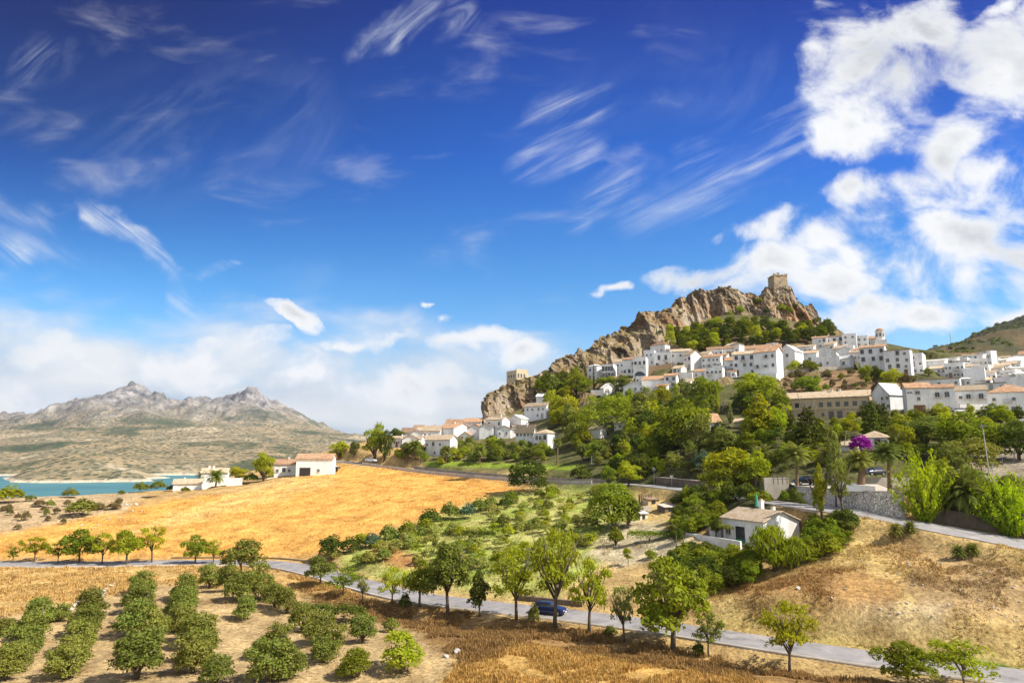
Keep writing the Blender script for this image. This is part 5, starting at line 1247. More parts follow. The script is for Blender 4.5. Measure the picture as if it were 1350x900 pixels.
TR = {'wood': 'stub', 'loose': 'loose', 'round': 'round', 'tall': 'tall', 'pine': 'pine', 'olive': 'stub', 'bush': 'stub', 'sapling': 'thin', 'cypress': 'stub', 'cedar': 'pine', 'mound': 'stub', 'willow': 'stub', 'hedge': 'stub', 'dome': 'stub'}
NT = 0
def plant(label, loc, h, wd, kind, fol, parts=True, name='tree', cat='tree', group=None, rz=None, trunk=True, kvar=3, wy=None):
    """a tree or shrub: an Empty with trunk and crown, or just its crown where nothing else can be seen"""
    global NT; NT += 1
    rn = random.Random(NT * 7 + 3); v = rn.randrange(kvar); rz = rn.uniform(0, 6.28) if rz is None else rz
    if kind == 'hedge': rz = rz
    sc = (wd, wy or wd, h)
    if parts:
        e = link(name, None, None, loc, rz); tag(e, label, cat, group)
        link('crown', crown_mesh(kind, v, fol), e, None, 0, sc)
        if trunk: link('trunk', trunk_mesh(TR[kind], v), e, None, 0, (wd if kind in ('olive', 'bush', 'sapling', 'willow') else h, ) * 2 + (h,))
        return e
    o = link(name, crown_mesh(kind, v, fol), None, loc, rz, sc); tag(o, label, cat, group)
    return o

def at(cx, base, ymin=55):
    p = hit(cx, base, ymin)
    return p if p is not None else W(cx, base, 200)

def ptree(label, cx, top, base, w, kind, fol, Y=None, **kw):
    """photo box -> a plant standing on the ground"""
    p = at(cx, base) if Y is None else W(cx, base, Y)
    if Y is not None: p = Vector((p.x, p.y, gz(p.x, p.y)))
    h = (slope(top) - slope(base)) * p.y
    if Y is not None: h = slope(top) * p.y - p.z
    wd = w / FPX * p.y * math.hypot(1, .5 * p.x / p.y)
    return plant(label, p + Vector((0, 0, -.05)), max(.3, h), max(.3, wd), kind, fol, **kw)

# ------------------------------------------------------------------ trees along the lane
T = ptree
LG = 'trees lining the valley lane'
for a in [
 ('tiny dark green lane tree beside the first yellow one', 17, 721, 741, 20, 'loose', 'mid'),
 ('lone yellow green lane tree at the far end of the row', 45, 707, 741, 44, 'loose', 'yellow'),
 ('low dark lane tree between the yellow tree and the tallest clump', 76, 714, 743, 36, 'loose', 'mid'),
 ('dense green lane tree starting the close row of four', 104, 697, 743, 48, 'round', 'mid'),
 ('pale green lane tree second in the close row of four', 134, 701, 744, 40, 'loose', 'bright'),
 ('green lane tree third in the close row of four', 166, 699, 745, 42, 'round', 'bright'),
 ('yellow topped lane tree ending the close row of four', 200, 693, 742, 42, 'loose', 'yellow'),
 ('small dark round lane tree standing alone by the golden field', 257, 705, 744, 34, 'round', 'mid'),
 ('slim light lane tree beside the dark round one', 281, 711, 744, 28, 'loose', 'bright'),
 ('wide olive green tree hiding the bend of the lane', 318, 712, 762, 60, 'round', 'olive'),
 ('leaning bushy tree just past the bend of the lane', 422, 734, 772, 44, 'round', 'olive'),
 ('wide flat crowned tree over the near edge of the lane', 452, 747, 786, 58, 'loose', 'mid'),
 ('thin half bare sapling at the kerb of the lane', 478, 756, 793, 20, 'loose', 'olive'),
 ('small yellow green umbrella tree on the kerb', 517, 747, 798, 44, 'loose', 'bright'),
 ('dark green tree joined to the big leafy clump by the lane', 553, 738, 799, 46, 'round', 'mid'),
 ('big dark leafy tree standing over the middle of the lane', 590, 718, 808, 76, 'round', 'dark'),
 ('dark drooping tree at the edge of the big leafy clump', 632, 752, 812, 44, 'tall', 'dark'),
 ('pale airy tree with a slender trunk behind the car', 681, 719, 817, 80, 'loose', 'bright'),
 ('tallest airy tree with forked trunk right beside the blue car', 731, 692, 827, 78, 'loose', 'bright'),
 ('light green spreading tree ahead of the blue car', 777, 732, 833, 66, 'loose', 'bright'),
 ('straggly leaning little tree with bare branches', 823, 770, 846, 38, 'loose', 'pale'),
 ('large dense glossy green tree with low crown', 887, 733, 858, 112, 'round', 'mid'),
 ('grey green shrubby tree at the kerb beside the glossy tree', 934, 806, 864, 52, 'loose', 'olive'),
 ('bright yellow green tree alone on the wide grey lane', 1041, 788, 889, 84, 'loose', 'yellow'),
 ('dark leafy shrub tree at the bottom edge by the lane', 1198, 846, 906, 72, 'round', 'mid'),
 ('spreading light green tree at the bottom edge beside the dark shrub', 1272, 842, 912, 98, 'loose', 'bright'),
]:
    a = list(a); a[4] *= 1.04; a[2] -= 2
    T(*a, group=LG)
T('small dark bush on the kerb beside the umbrella tree', 534, 778, 800, 18, 'bush', 'dark', name='shrub', cat='shrub')
T('little rounded shrub on the verge before the blue car', 704, 792, 820, 19, 'bush', 'olive', name='shrub', cat='shrub')
T('dark tangled shrub at the foot of the grey green tree', 921, 842, 866, 18, 'bush', 'dark', name='shrub', cat='shrub')
T('dry brown shrub under the straggly tree', 805, 822, 838, 22, 'bush', 'olive', name='shrub', cat='shrub')

# ------------------------------------------------------------------ olive grove
GR = 'olive trees of the near grove'
ROWS = [
 ('the outermost grove row', [(4, 838, 30), (80, 818, 30), (52, 822, 44), (38, 845, 50), (24, 870, 54), (6, 895, 54)]),
 ('the second grove row', [(120, 812, 46), (110, 838, 48), (100, 862, 52), (86, 893, 56)]),
 ('the grove row below the white stones', [(186, 782, 38), (182, 806, 48), (174, 838, 56), (200, 838, 46), (180, 893, 76)]),
 ('the middle grove row', [(242, 790, 42), (238, 812, 48), (236, 832, 44), (262, 853, 56), (254, 885, 64), (284, 903, 50)]),
 ('the short grove row below the bend', [(276, 774, 38), (302, 778, 42), (314, 792, 48), (322, 815, 36), (334, 778, 44)]),
 ('the ragged grove row beside the bend', [(348, 790, 40), (362, 800, 38), (378, 807, 40)]),
 ('the sparse row by brown grass', [(362, 862, 50), (344, 868, 34), (356, 897, 70), (382, 893, 50), (398, 832, 46), (418, 848, 50), (436, 862, 50), (478, 846, 46), (426, 872, 44)]),
]
ORD = ['first', 'second', 'third', 'fourth', 'fifth', 'sixth', 'seventh', 'eighth', 'ninth']
for _k in range(4):       # close up the long rows
    _l = ROWS[_k][1]; _s = sorted(_l, key=lambda q: q[1])
    _l += [((p[0] + q[0]) / 2 + 3, (p[1] + q[1]) / 2 + 2, (p[2] + q[2]) / 2 * .86) for p, q in zip(_s, _s[1:]) if abs(p[0] - q[0]) < 32 and abs(p[1] - q[1]) > 18]
ORD = ['first', 'second', 'third', 'fourth', 'fifth', 'sixth', 'seventh', 'eighth', 'ninth', 'tenth', 'eleventh', 'twelfth']
for rown, lst in ROWS:
    order = sorted(range(len(lst)), key=lambda i: lst[i][1])
    for n_, i in enumerate(order):
        cx, by, w = lst[i]
        T(f'{ORD[n_]} olive bush from the top of {rown}', cx, by - w * .92, by + w * .02, w * 1.0, 'olive', 'olive', name='olive_tree', cat='olive tree', group=GR)
T('bright green rounded bush at the end of the grove', 529, 828, 886, 66, 'olive', 'bright', name='olive_tree', cat='olive tree', group=GR)
T('low light green bush beside the bright rounded one', 466, 850, 893, 54, 'olive', 'mid', name='olive_tree', cat='olive tree', group=GR)
T('dark low hedge across the top of the sparse grove', 441, 794, 818, 78, 'hedge', 'dark', name='hedge', cat='hedge', rz=-.2)
T('small dull bush behind the bright rounded bush', 515, 812, 832, 30, 'bush', 'olive', name='shrub', cat='shrub')

# ------------------------------------------------------------------ field border and sapling slope
BG = 'dark shrubs along the field border'
for lb, cx, by, w, fo in [
 ('big dark shrub at the bottom corner of the golden field', 437, 734, 40, 'dark'), ('dark green shrub beside the big corner one', 462, 728, 30, 'dark'), ('bluish green shrub on the field border', 490, 722, 28, 'blue'), ('rusty dull shrub on the field border', 512, 712, 30, 'olive'),
 ('plain green shrub in the middle of the field border', 537, 707, 30, 'mid'), ('dark shrub halfway along the field border', 567, 694, 34, 'dark'), ('leafy shrub just below the halfway one', 562, 703, 28, 'mid'), ('grey green shrub above the halfway one', 592, 684, 32, 'olive'),
 ('silver shrub with white flecks on the field border', 617, 683, 28, 'blue'), ('twin olive shrub on the upper field border', 632, 674, 26, 'olive'), ('second twin olive shrub on the upper field border', 647, 671, 24, 'olive'), ('small dark shrub below the road on the field border', 667, 670, 22, 'dark'), ('broad green shrub touching the great round bush', 674, 664, 24, 'mid'), ('last green shrub of the border beyond the great round bush', 728, 656, 26, 'mid'), ('shrub tucked under the great round bush', 712, 657, 18, 'mid')]:
    T(lb, cx, by - w * .78, by, w * 1.05, 'bush', fo, parts=False, name='shrub', cat='shrub', group=BG)
T('great round dark bush at the top corner of the golden field', 697, 604, 650, 60, 'dome', 'dark', name='shrub', cat='bush', trunk=False)
T('big dark rounded tree in the middle of the sapling slope', 809, 634, 698, 72, 'dome', 'mid', group=None)
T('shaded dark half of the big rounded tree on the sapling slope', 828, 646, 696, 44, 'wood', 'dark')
T('pointed green bush on the bare patch below the big rounded tree', 812, 692, 719, 28, 'bush', 'mid', name='shrub', cat='shrub')
T('clipped dark hedge row on the sapling slope', 631, 697, 713, 42, 'hedge', 'dark', name='hedge', cat='hedge', rz=-.15)
T('low dark vegetable row on the bare plot', 856, 697, 714, 54, 'hedge', 'mid', name='hedge', cat='hedge', rz=-.05)
T('young citrus bush alone on the bare plot', 858, 722, 736, 18, 'bush', 'mid', name='shrub', cat='shrub')
T('spiky dark plant alone on the bare plot', 884, 723, 736, 14, 'bush', 'dark', name='shrub', cat='shrub')
T('leaning pale sapling at the edge of the bare plot', 828, 720, 745, 18, 'sapling', 'bright', name='sapling', cat='sapling')
rn = random.Random(42)
SLOPE = [(425, 740), (470, 722), (520, 712), (575, 700), (640, 678), (690, 662), (740, 652), (790, 650), (800, 690), (790, 712), (770, 735), (700, 760), (600, 752), (520, 742), (470, 748)]
pts = []
for y in np.arange(652, 760, 7.2):
    for x in np.arange(425, 800, 15):
        px_, py_ = x + rn.uniform(-7, 7), y + rn.uniform(-4, 4)
        if inpoly(np.array([px_]), np.array([py_]), SLOPE)[0] and rn.random() < .66: pts.append((px_, py_))
for px_, py_ in pts:
    s = 9 + (py_ - 650) * .07 + rn.uniform(0, 7)
    fo = rn.choice(['pale', 'pale', 'pale', 'pale', 'yellow', 'bright', 'olive'])
    kd = rn.choice(['sapling', 'bush', 'bush', 'loose'])
    T({'sapling': 'wispy pale sapling planted on the dry slope above the lane', 'bush': 'small pale leafy bush on the dry slope above the lane', 'loose': 'young pale tree on the dry slope above the lane'}[kd], px_, py_ - s * 1.0, py_, s * 1.25, kd, fo, parts=False,
      name={'sapling': 'sapling', 'bush': 'shrub', 'loose': 'young_tree'}[kd], cat={'sapling': 'sapling', 'bush': 'shrub', 'loose': 'tree'}[kd], group={'sapling': 'pale saplings of the dry slope', 'bush': 'pale bushes of the dry slope', 'loose': 'young trees of the dry slope'}[kd])

# ------------------------------------------------------------------ hillside: trees one can tell apart
for a in [
 ('large leafy tree under the great ivy mound at the heart of the wooded slope', 900, 524, 602, 82, 'wood', 'mid'),
 ('yellowish side of the wide twin tree at the heart of the wooded slope', 922, 545, 600, 48, 'wood', 'olive'),
 ('bright yellow green tree below the grey fronted house', 872, 506, 540, 36, 'wood', 'yellow'),
 ('slim bright poplar like tree below the grey fronted house', 894, 503, 545, 20, 'tall', 'bright'),
 ('olive toned tree leaning on the house wall beside the slim tree', 903, 498, 530, 28, 'wood', 'olive'),
 ('dark green broad tree left of the brown rock pillar', 932, 494, 542, 50, 'wood', 'mid'),
 ('narrow sunlit cypress in front of the brown rock pillar', 947, 508, 552, 17, 'cypress', 'bright'),
 ('little twin pointed conifer beside the narrow sunlit cypress', 963, 530, 558, 22, 'cypress', 'olive'),
 ('big sunlit tree between the rock pillar and the beige building', 1000, 489, 540, 66, 'wood', 'bright'),
 ('tall lime green tree in front of the big sunlit tree', 1003, 520, 585, 62, 'tall', 'yellow'),
 ('rounded lime tree beside the tall lime green tree', 1022, 536, 580, 44, 'wood', 'bright'),
 ('dark leafy tree touching the end of the beige building', 1026, 510, 556, 40, 'wood', 'mid'),
 ('dark blue conifer at the end of the beige building', 1046, 540, 592, 26, 'cedar', 'dark'),
 ('wide layered cedar in front of the beige building', 1068, 536, 598, 60, 'cedar', 'dark'),
 ('yellow tipped shrub tree standing before the layered cedar', 1058, 556, 598, 34, 'loose', 'bright'),
 ('dark conifer at the lower corner of the beige building', 1152, 529, 578, 34, 'cedar', 'dark'),
 ('second dark conifer by the white barn like house', 1168, 532, 576, 26, 'cedar', 'dark'),
 ('huge bright yellow green tree beside the village road', 966, 588, 650, 86, 'wood', 'yellow'),
 ('bright fringe tree joined to the huge yellow green one', 996, 592, 645, 50, 'wood', 'bright'),
 ('dark lower half of the huge roadside tree', 950, 606, 652, 60, 'wood', 'mid'),
 ('silvery shrub tree behind the huge yellow green tree', 926, 592, 622, 30, 'wood', 'blue'),
 ('neat round bright tree standing at the village road edge', 829, 606, 640, 38, 'wood', 'bright'),
 ('small dark tree next to the neat round roadside tree', 803, 612, 641, 24, 'wood', 'mid'),
 ('dark tree behind the neat round roadside tree', 846, 596, 630, 36, 'wood', 'dark'),
 ('short bright tree above the stone wall of the village road', 872, 604, 628, 20, 'tall', 'bright'),
 ('grey green tree above the stone wall', 888, 594, 620, 30, 'wood', 'olive'),
 ('dark rounded bush on the bank over the garden wall', 766, 610, 634, 34, 'bush', 'dark'),
 ('tall round leafy tree on the skyline next to the road', 494, 556, 606, 37, 'wood', 'bright'),
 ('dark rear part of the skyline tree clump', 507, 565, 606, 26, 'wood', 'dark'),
 ('dark distant tree on the skyline by the lower quarter', 523, 563, 585, 22, 'wood', 'dark'),
 ('round yellow green tree beyond the roadside villa', 447, 580, 605, 32, 'wood', 'yellow'),
 ('small dark tree beside the round yellow green one', 467, 581, 602, 18, 'wood', 'dark'),
 ('big bright tree shading the lakeside farm lane', 347, 594, 634, 33, 'wood', 'yellow'),
 ('wide light green tree over the farm wall', 312, 614, 633, 34, 'wood', 'yellow'),
 ('broad deep green tree above the bright spiky shrubs', 1272, 540, 606, 80, 'wood', 'mid'),
 ('deep green tree behind the lamp post', 1312, 556, 606, 56, 'wood', 'mid'),
 ('dark tree mass at the far edge by the dusty lane', 1344, 552, 606, 60, 'wood', 'dark'),
 ('olive yellow wide tree under the white end houses', 1222, 546, 590, 64, 'wood', 'olive'),
 ('leafy tree between the villa and the olive yellow tree', 1190, 556, 600, 40, 'wood', 'bright'),
 ('slim pale green tree rising before the cream villa', 1183, 562, 602, 18, 'tall', 'olive'),
 ('round dark tree on the sunny strip under the parked cars', 1240, 544, 566, 18, 'wood', 'dark'),
 ('small round street tree in front of the white yard wall', 1281, 530, 556, 12, 'wood', 'yellow'),
 ('leafy tree beside the bluish white corner house', 1314, 530, 556, 26, 'wood', 'mid'),
 ('dark tree below the bluish white corner house', 1322, 540, 562, 30, 'wood', 'dark'),
 ('tree against the far wall at the village edge', 1342, 534, 562, 22, 'wood', 'dark'),
 ('green fig tree spilling over the rocky bank', 1067, 494, 520, 40, 'wood', 'mid'),
 ('garden tree before the low pale house on the bank', 1048, 474, 492, 24, 'wood', 'bright'),
 ('twin garden tree before the square windowed house', 1068, 474, 492, 30, 'wood', 'mid'),
 ('bright garden shrub below the tall six windowed house', 1142, 480, 504, 22, 'wood', 'mid'),
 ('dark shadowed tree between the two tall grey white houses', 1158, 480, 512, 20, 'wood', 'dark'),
 ('yellow garden tree below the corniced house', 1176, 484, 514, 30, 'wood', 'yellow'),
 ('rusty yellow bush at the end of the garden bank', 1196, 490, 514, 22, 'wood', 'dry'),
 ('green bush in the alcove of the brown retaining wall', 1224, 484, 496, 14, 'wood', 'mid'),
 ('little round bush in a courtyard of the middle quarter', 896, 477, 486, 12, 'wood', 'mid'),
 ('dark plum tree before the garage by the bougainvillea', 1112, 568, 592, 20, 'wood', 'dark'),
 ('tree with pale trunk in front of the bougainvillea palms', 1104, 570, 668, 40, 'tall', 'olive'),
 ('slender lime tree in front of the stone retaining wall', 1084, 612, 690, 30, 'tall', 'yellow'),
 ('willowy tree leaning at the foot of the stone wall', 1112, 604, 682, 38, 'loose', 'olive'),
 ('dark cypress pair beside the arcaded house', 772, 478, 512, 14, 'cypress', 'dark'),
 ('single dark cypress before the pale end house', 783, 480, 514, 10, 'cypress', 'dark'),
 ('dark wooded clump below the cypress pair', 760, 486, 522, 34, 'wood', 'mid'),
 ('deep green tree at the lower end of the crag trees', 742, 486, 520, 30, 'wood', 'dark'),
 ('green tree beneath the arcaded white house', 800, 495, 514, 36, 'wood', 'mid'),
 ('light green tree under the archway house', 822, 494, 514, 30, 'wood', 'olive'),
]:
    T(*a)
T('great mound of bright ivy hanging over a rock below the middle quarter', 806, 512, 574, 96, 'mound', 'bright', name='ivy_mound', cat='ivy', rz=.3, trunk=False, wy=9)
T('magenta bougainvillea in full bloom beside the cream villa', 1136, 571, 595, 36, 'bush', 'bloom', name='bougainvillea', cat='flowering shrub', trunk=False)
T('long clipped green hedge above the spiky shrubs', 1214, 584, 606, 76, 'hedge', 'mid', name='hedge', cat='hedge', rz=-.3, wy=8)
T('dark box hedge on the ochre terrace by the village road', 909, 606, 628, 46, 'hedge', 'dark', name='hedge', cat='hedge', rz=-.5, wy=6)

# wooded slope filled in between
GAVOID = [(936, 545, 962, 582), (774, 576, 830, 590), (1104, 575, 1180, 614), (925, 556, 990, 582), (1288, 600, 1318, 645)]
def fill(poly, dx, dy, sizes, kinds, fols, label, group, seed, name='tree', cat='tree', prob=.9, avoid=(), ceil=0):
    rn = random.Random(seed); n = 0
    ys = [p[1] for p in poly]; xs = [p[0] for p in poly]
    for y in np.arange(min(ys), max(ys), dy):
        for x in np.arange(min(xs), max(xs), dx):
            a, b2 = x + rn.uniform(-.5, .5) * dx, y + rn.uniform(-.5, .5) * dy
            if not inpoly(np.array([a]), np.array([b2]), poly)[0] or rn.random() > prob: continue
            if any(q[0] < a < q[2] and q[1] < b2 < q[3] for q in GAVOID): continue
            if any(q[0] < a < q[2] and q[1] < b2 < q[3] for q in avoid): continue
            s = rn.uniform(*sizes)
            T(label, a, b2 - s * rn.uniform(1.0, 1.35) if not ceil else max(ceil, b2 - s * 1.2), b2 + 2, s * rn.uniform(1.2, 1.65), rn.choice(kinds), rn.choice(fols), parts=False, name=name, cat=cat, group=group); n += 1
    return n
fill([(735, 545), (770, 560), (850, 545), (880, 560), (865, 600), (740, 600), (735, 570)], 17, 11, (18, 30), ['wood', 'tall', 'bush'], ['mid', 'bright', 'bright', 'yellow', 'dark', 'olive'], 'leafy tree of the wood between the corner house and the ivy mound', 'trees of the wood below the ivy mound', 1, avoid=((772, 560, 830, 578),))
fill([(715, 540), (745, 528), (760, 545), (745, 570), (728, 560)], 13, 9, (16, 24), ['wood', 'bush'], ['bright', 'yellow', 'mid'], 'bright green tree on the steep bank beside the perched house', 'trees on the bank beside the perched house', 2)
fill([(880, 545), (940, 545), (1035, 560), (1035, 600), (870, 615), (850, 600)], 19, 12, (20, 32), ['wood', 'tall', 'loose'], ['mid', 'dark', 'bright', 'olive', 'dark'], 'dark mixed tree of the shady wood above the huge yellow green tree', 'trees of the shady middle wood', 3, avoid=((925, 552, 985, 572),))
fill([(1030, 575), (1096, 575), (1100, 600), (1180, 606), (1180, 618), (1100, 622), (1020, 625)], 17, 10, (14, 22), ['wood', 'loose', 'bush'], ['mid', 'bright', 'olive', 'dark'], 'mixed garden tree below the beige building', 'garden trees below the beige building', 4, avoid=((1105, 572, 1180, 596),))
fill([(1150, 556), (1215, 556), (1350, 562), (1350, 590), (1180, 590)], 20, 11, (16, 26), ['wood', 'bush'], ['mid', 'olive', 'bright', 'dark'], 'leafy tree on the bank below the white end houses', 'trees on the bank below the white end houses', 5)
fill([(1150, 552), (1270, 550), (1270, 560), (1150, 562)], 15, 8, (8, 13), ['bush'], ['yellow', 'olive', 'bright'], 'low bush on the sunny strip under the white end houses', 'bushes on the sunny strip', 6, name='shrub', cat='shrub')
fill([(815, 532), (850, 538), (880, 545), (935, 525), (945, 560), (900, 562), (850, 560), (820, 548)], 14, 9, (15, 22), ['wood', 'tall'], ['mid', 'dark', 'bright', 'olive'], 'green tree packed under the middle quarter houses', 'trees packed under the middle quarter', 7)
fill([(705, 510), (745, 492), (775, 505), (775, 520), (735, 530), (705, 530)], 13, 9, (13, 20), ['wood', 'bush'], ['mid', 'dark', 'olive'], 'dark green tree at the foot of the lower crag', 'trees at the foot of the lower crag', 8)
fill([(955, 540), (990, 530), (1030, 545), (1030, 575), (960, 575)], 16, 11, (20, 30), ['wood', 'tall'], ['mid', 'bright', 'dark'], 'green tree of the wood beside the brown rock pillar', 'trees beside the brown rock pillar', 9, avoid=((962, 550, 986, 566),))
fill([(560, 604), (650, 602), (735, 608), (735, 614), (560, 614)], 20, 7, (6, 12), ['bush'], ['bright', 'mid', 'yellow'], 'small garden shrub on the lawn by the village road', 'shrubs on the roadside lawn', 10, name='shrub', cat='shrub', prob=.7)
fill([(560, 596), (600, 586), (690, 588), (735, 598), (735, 607), (600, 605)], 11, 5.5, (9, 15), ['bush', 'wood'], ['mid', 'bright', 'dark', 'olive'], 'leafy garden tree between the lower houses and the lawn', 'garden trees above the lawn', 11)
fill([(520, 592), (560, 592), (600, 600), (600, 606), (520, 606)], 11, 6, (8, 15), ['bush', 'wood'], ['mid', 'dark', 'olive', 'bright'], 'garden bush below the bottom cottages', 'garden bushes below the bottom cottages', 12, name='shrub', cat='shrub')
fill([(893, 655), (960, 650), (1050, 660), (1056, 672), (1000, 664), (955, 668), (940, 694), (912, 704), (893, 702)], 12, 7, (14, 21), ['wood', 'bush'], ['mid', 'dark', 'olive', 'mid'], 'dense shrub of the thicket behind the white cottage', 'thicket behind the white cottage', 13, name='shrub', cat='shrub')
fill([(885, 752), (895, 730), (960, 736), (1008, 738), (995, 768), (945, 784), (900, 776)], 15, 8, (22, 28), ['wood', 'bush'], ['mid', 'dark', 'mid'], 'glossy citrus tree in the yard below the white cottage', 'citrus trees in the yard below the white cottage', 14, ceil=712)
fill([(1058, 735), (1070, 704), (1112, 692), (1130, 704), (1098, 730), (1055, 752)], 12, 7, (18, 25), ['bush', 'wood'], ['mid', 'dark', 'olive', 'mid'], 'grey green prickly shrub at the gable of the white cottage', 'prickly shrubs at the gable of the white cottage', 15, name='shrub', cat='shrub')
fill([(885, 690), (905, 688), (912, 712), (890, 716)], 13, 9, (14, 20), ['wood', 'bush'], ['mid', 'dark', 'olive'], 'dark shrub beside the terrace of the white cottage', 'shrubs beside the white cottage terrace', 16, name='shrub', cat='shrub')
T('drooping yellow green bamboo clump against the white cottage gable', 1022, 690, 752, 66, 'willow', 'bright', name='bamboo_clump', cat='bamboo')
T('darker drooping bamboo clump beside the yellow one', 1050, 704, 748, 40, 'willow', 'mid', name='bamboo_clump', cat='bamboo')
T('round green bush on the terrace of the white cottage', 944, 682, 706, 20, 'wood', 'dark', name='shrub', cat='shrub')
fill([(1240, 610), (1270, 614), (1352, 640), (1352, 690), (1290, 688), (1240, 670)], 22, 13, (26, 40), ['wood', 'bush'], ['dark', 'mid', 'olive'], 'dark shrub under the spiky yellow bushes by the road', 'dark shrubs under the spiky bushes', 17, name='shrub', cat='shrub', prob=.75)
fill([(738, 588), (800, 592), (862, 592), (872, 618), (845, 628), (800, 622), (760, 612), (738, 604)], 13, 8, (13, 20), ['wood', 'bush', 'tall'], ['mid', 'dark', 'bright', 'mid', 'olive'], 'garden tree on the shady lawn behind the white metal frame', 'garden trees behind the white metal frame', 21)
fill([(1078, 558), (1150, 557), (1146, 584), (1075, 582)], 12, 7, (9, 15), ['bush', 'wood'], ['yellow', 'olive', 'bright', 'mid'], 'yellowish bush on the bank under the beige building', 'bushes under the beige building', 22, name='shrub', cat='shrub')
fill([(1000, 552), (1040, 552), (1040, 575), (1000, 585)], 13, 8, (16, 24), ['wood'], ['mid', 'bright', 'dark'], 'leafy tree at the end of the beige building', 'trees at the end of the beige building', 23)
# pines below the castle
PG = 'pines below the castle crag'
fill([(885, 452), (920, 434), (960, 436), (1000, 436), (1060, 440), (1100, 440), (1100, 446), (1075, 452), (1030, 456), (960, 460), (905, 470)], 9.5, 7.5, (13, 19), ['pine', 'pine', 'wood'], ['pine', 'pine', 'bright', 'dark'], 'green pine in the belt below the castle crag', PG, 18, name='pine_tree', cat='pine tree', prob=.93)
T('dark tall pine at the end of the pine belt', 1090, 420, 446, 30, 'wood', 'dark', name='pine_tree', cat='pine tree')
T('lone light pine under the cliff above the yellowish house', 884, 428, 462, 22, 'pine', 'bright', name='pine_tree', cat='pine tree')
# scrub on the crag
rn = random.Random(9)
Pc = CLIFF_PTS['castle_crag']
_P, _N = [], []
_rg = np.random.default_rng(4)
for i in range(150):
    r = rn.choice([rn.randrange(50, 110), rn.randrange(96, 110)]); c = rn.randrange(Pc.shape[1]); p = Pc[r, c]; s = rn.uniform(.5, 1.5)
    d = _rg.normal(size=(60, 3)); d /= np.linalg.norm(d, axis=1, keepdims=True); d[:, 2] = np.abs(d[:, 2]) - .2
    _P.append(p + d * s * _rg.uniform(.5, 1, (60, 1)) * [1.2, 1.2, .9]); _N.append(d)
_V, _F = leaf_quads(np.concatenate(_P), np.concatenate(_N), .42, _rg, .1, .6)
tag(link('crag_scrub', mesh_np('crag_scrub', _V, _F, [F_['dry']])), 'dry scrub clinging to the ledges of the crag', 'scrub', None, 'stuff')
for cx, py, w in ((1000, 400, 12), (1030, 410, 14), (1040, 412, 12), (1046, 405, 9), (1010, 412, 10), (960, 420, 14), (975, 412, 14), (1055, 418, 10), (870, 440, 9), (1090, 432, 16), (1075, 425, 10)):
    i = int(np.argmin((to_px(Pc[..., 0], Pc[..., 1], Pc[..., 2])[0] - cx) ** 2 + (to_px(Pc[..., 0], Pc[..., 1], Pc[..., 2])[1] - py) ** 2)); p = Pc.reshape(-1, 3)[i]; s = w / 900 * p[1]
    plant('green bush growing on a ledge under the castle keep', Vector(p) - Vector((0, .5, .6)), s * .85, s * 1.2, 'bush', 'mid' if w > 11 else 'dark', parts=False, name='shrub', cat='shrub', group='green bushes on the crag ledges')
# scrub at the brow of the golden field and on the rock bank
for lb, cx, by, w, fo in [('wide dull green scrub bush on the rocky brow above the lake', 108, 680, 46, 'olive'), ('yellowish scrub at the edge of the brow over the water', 12, 662, 44, 'yellow'), ('small scrub tuft on the brow next to the yellowish scrub', 40, 660, 16, 'olive'), ('flat scrub strip on the brow by the shoreline', 92, 656, 26, 'olive'),
                          ('small dark round bush on the brow below the lake', 160, 651, 11, 'dark'), ('dry scrub beside the rocky brow path', 150, 671, 20, 'dry'), ('brown scrub clump on the brow', 52, 668, 20, 'dry'), ('light bush by the farm outbuilding', 185, 648, 26, 'olive'), ('second light bush by the farm outbuilding', 208, 646, 26, 'olive'), ('dark bush leaning on the farm outbuilding', 226, 647, 16, 'dark'), ('leafy bush before the farm outbuilding', 244, 649, 16, 'mid'), ('dry bush on the rocks of the brow', 128, 672, 22, 'dry'),
                          ('garden bush on the farm lane wall', 382, 626, 9, 'mid'), ('second garden bush on the farm lane wall', 397, 626, 9, 'mid'), ('climbing green bush on the roadside villa wall', 416, 624, 10, 'mid'), ('dark bush under the shade of the farm lane tree', 330, 636, 26, 'dark'), ('shaded bush by the lakeside farm wall', 312, 638, 18, 'dark')]:
    T(lb, cx, by - w * .55, by, w, 'bush', fo, parts=False, name='shrub', cat='shrub')
fill([(1010, 492), (1120, 492), (1195, 508), (1190, 520), (1010, 520)], 13, 8, (5, 10), ['bush'], ['dry', 'olive', 'mid', 'dry'], 'dry scrub on the rocky bank under the upper houses', 'scrub on the rocky bank', 19, name='shrub', cat='shrub', prob=.7)
fill([(0, 668), (180, 662), (100, 688), (0, 700)], 18, 7, (5, 10), ['bush'], ['dry', 'dry', 'olive'], 'low dry tussock among the stones of the brow', 'tussocks on the rocky brow', 20, name='shrub', cat='shrub', prob=.7)
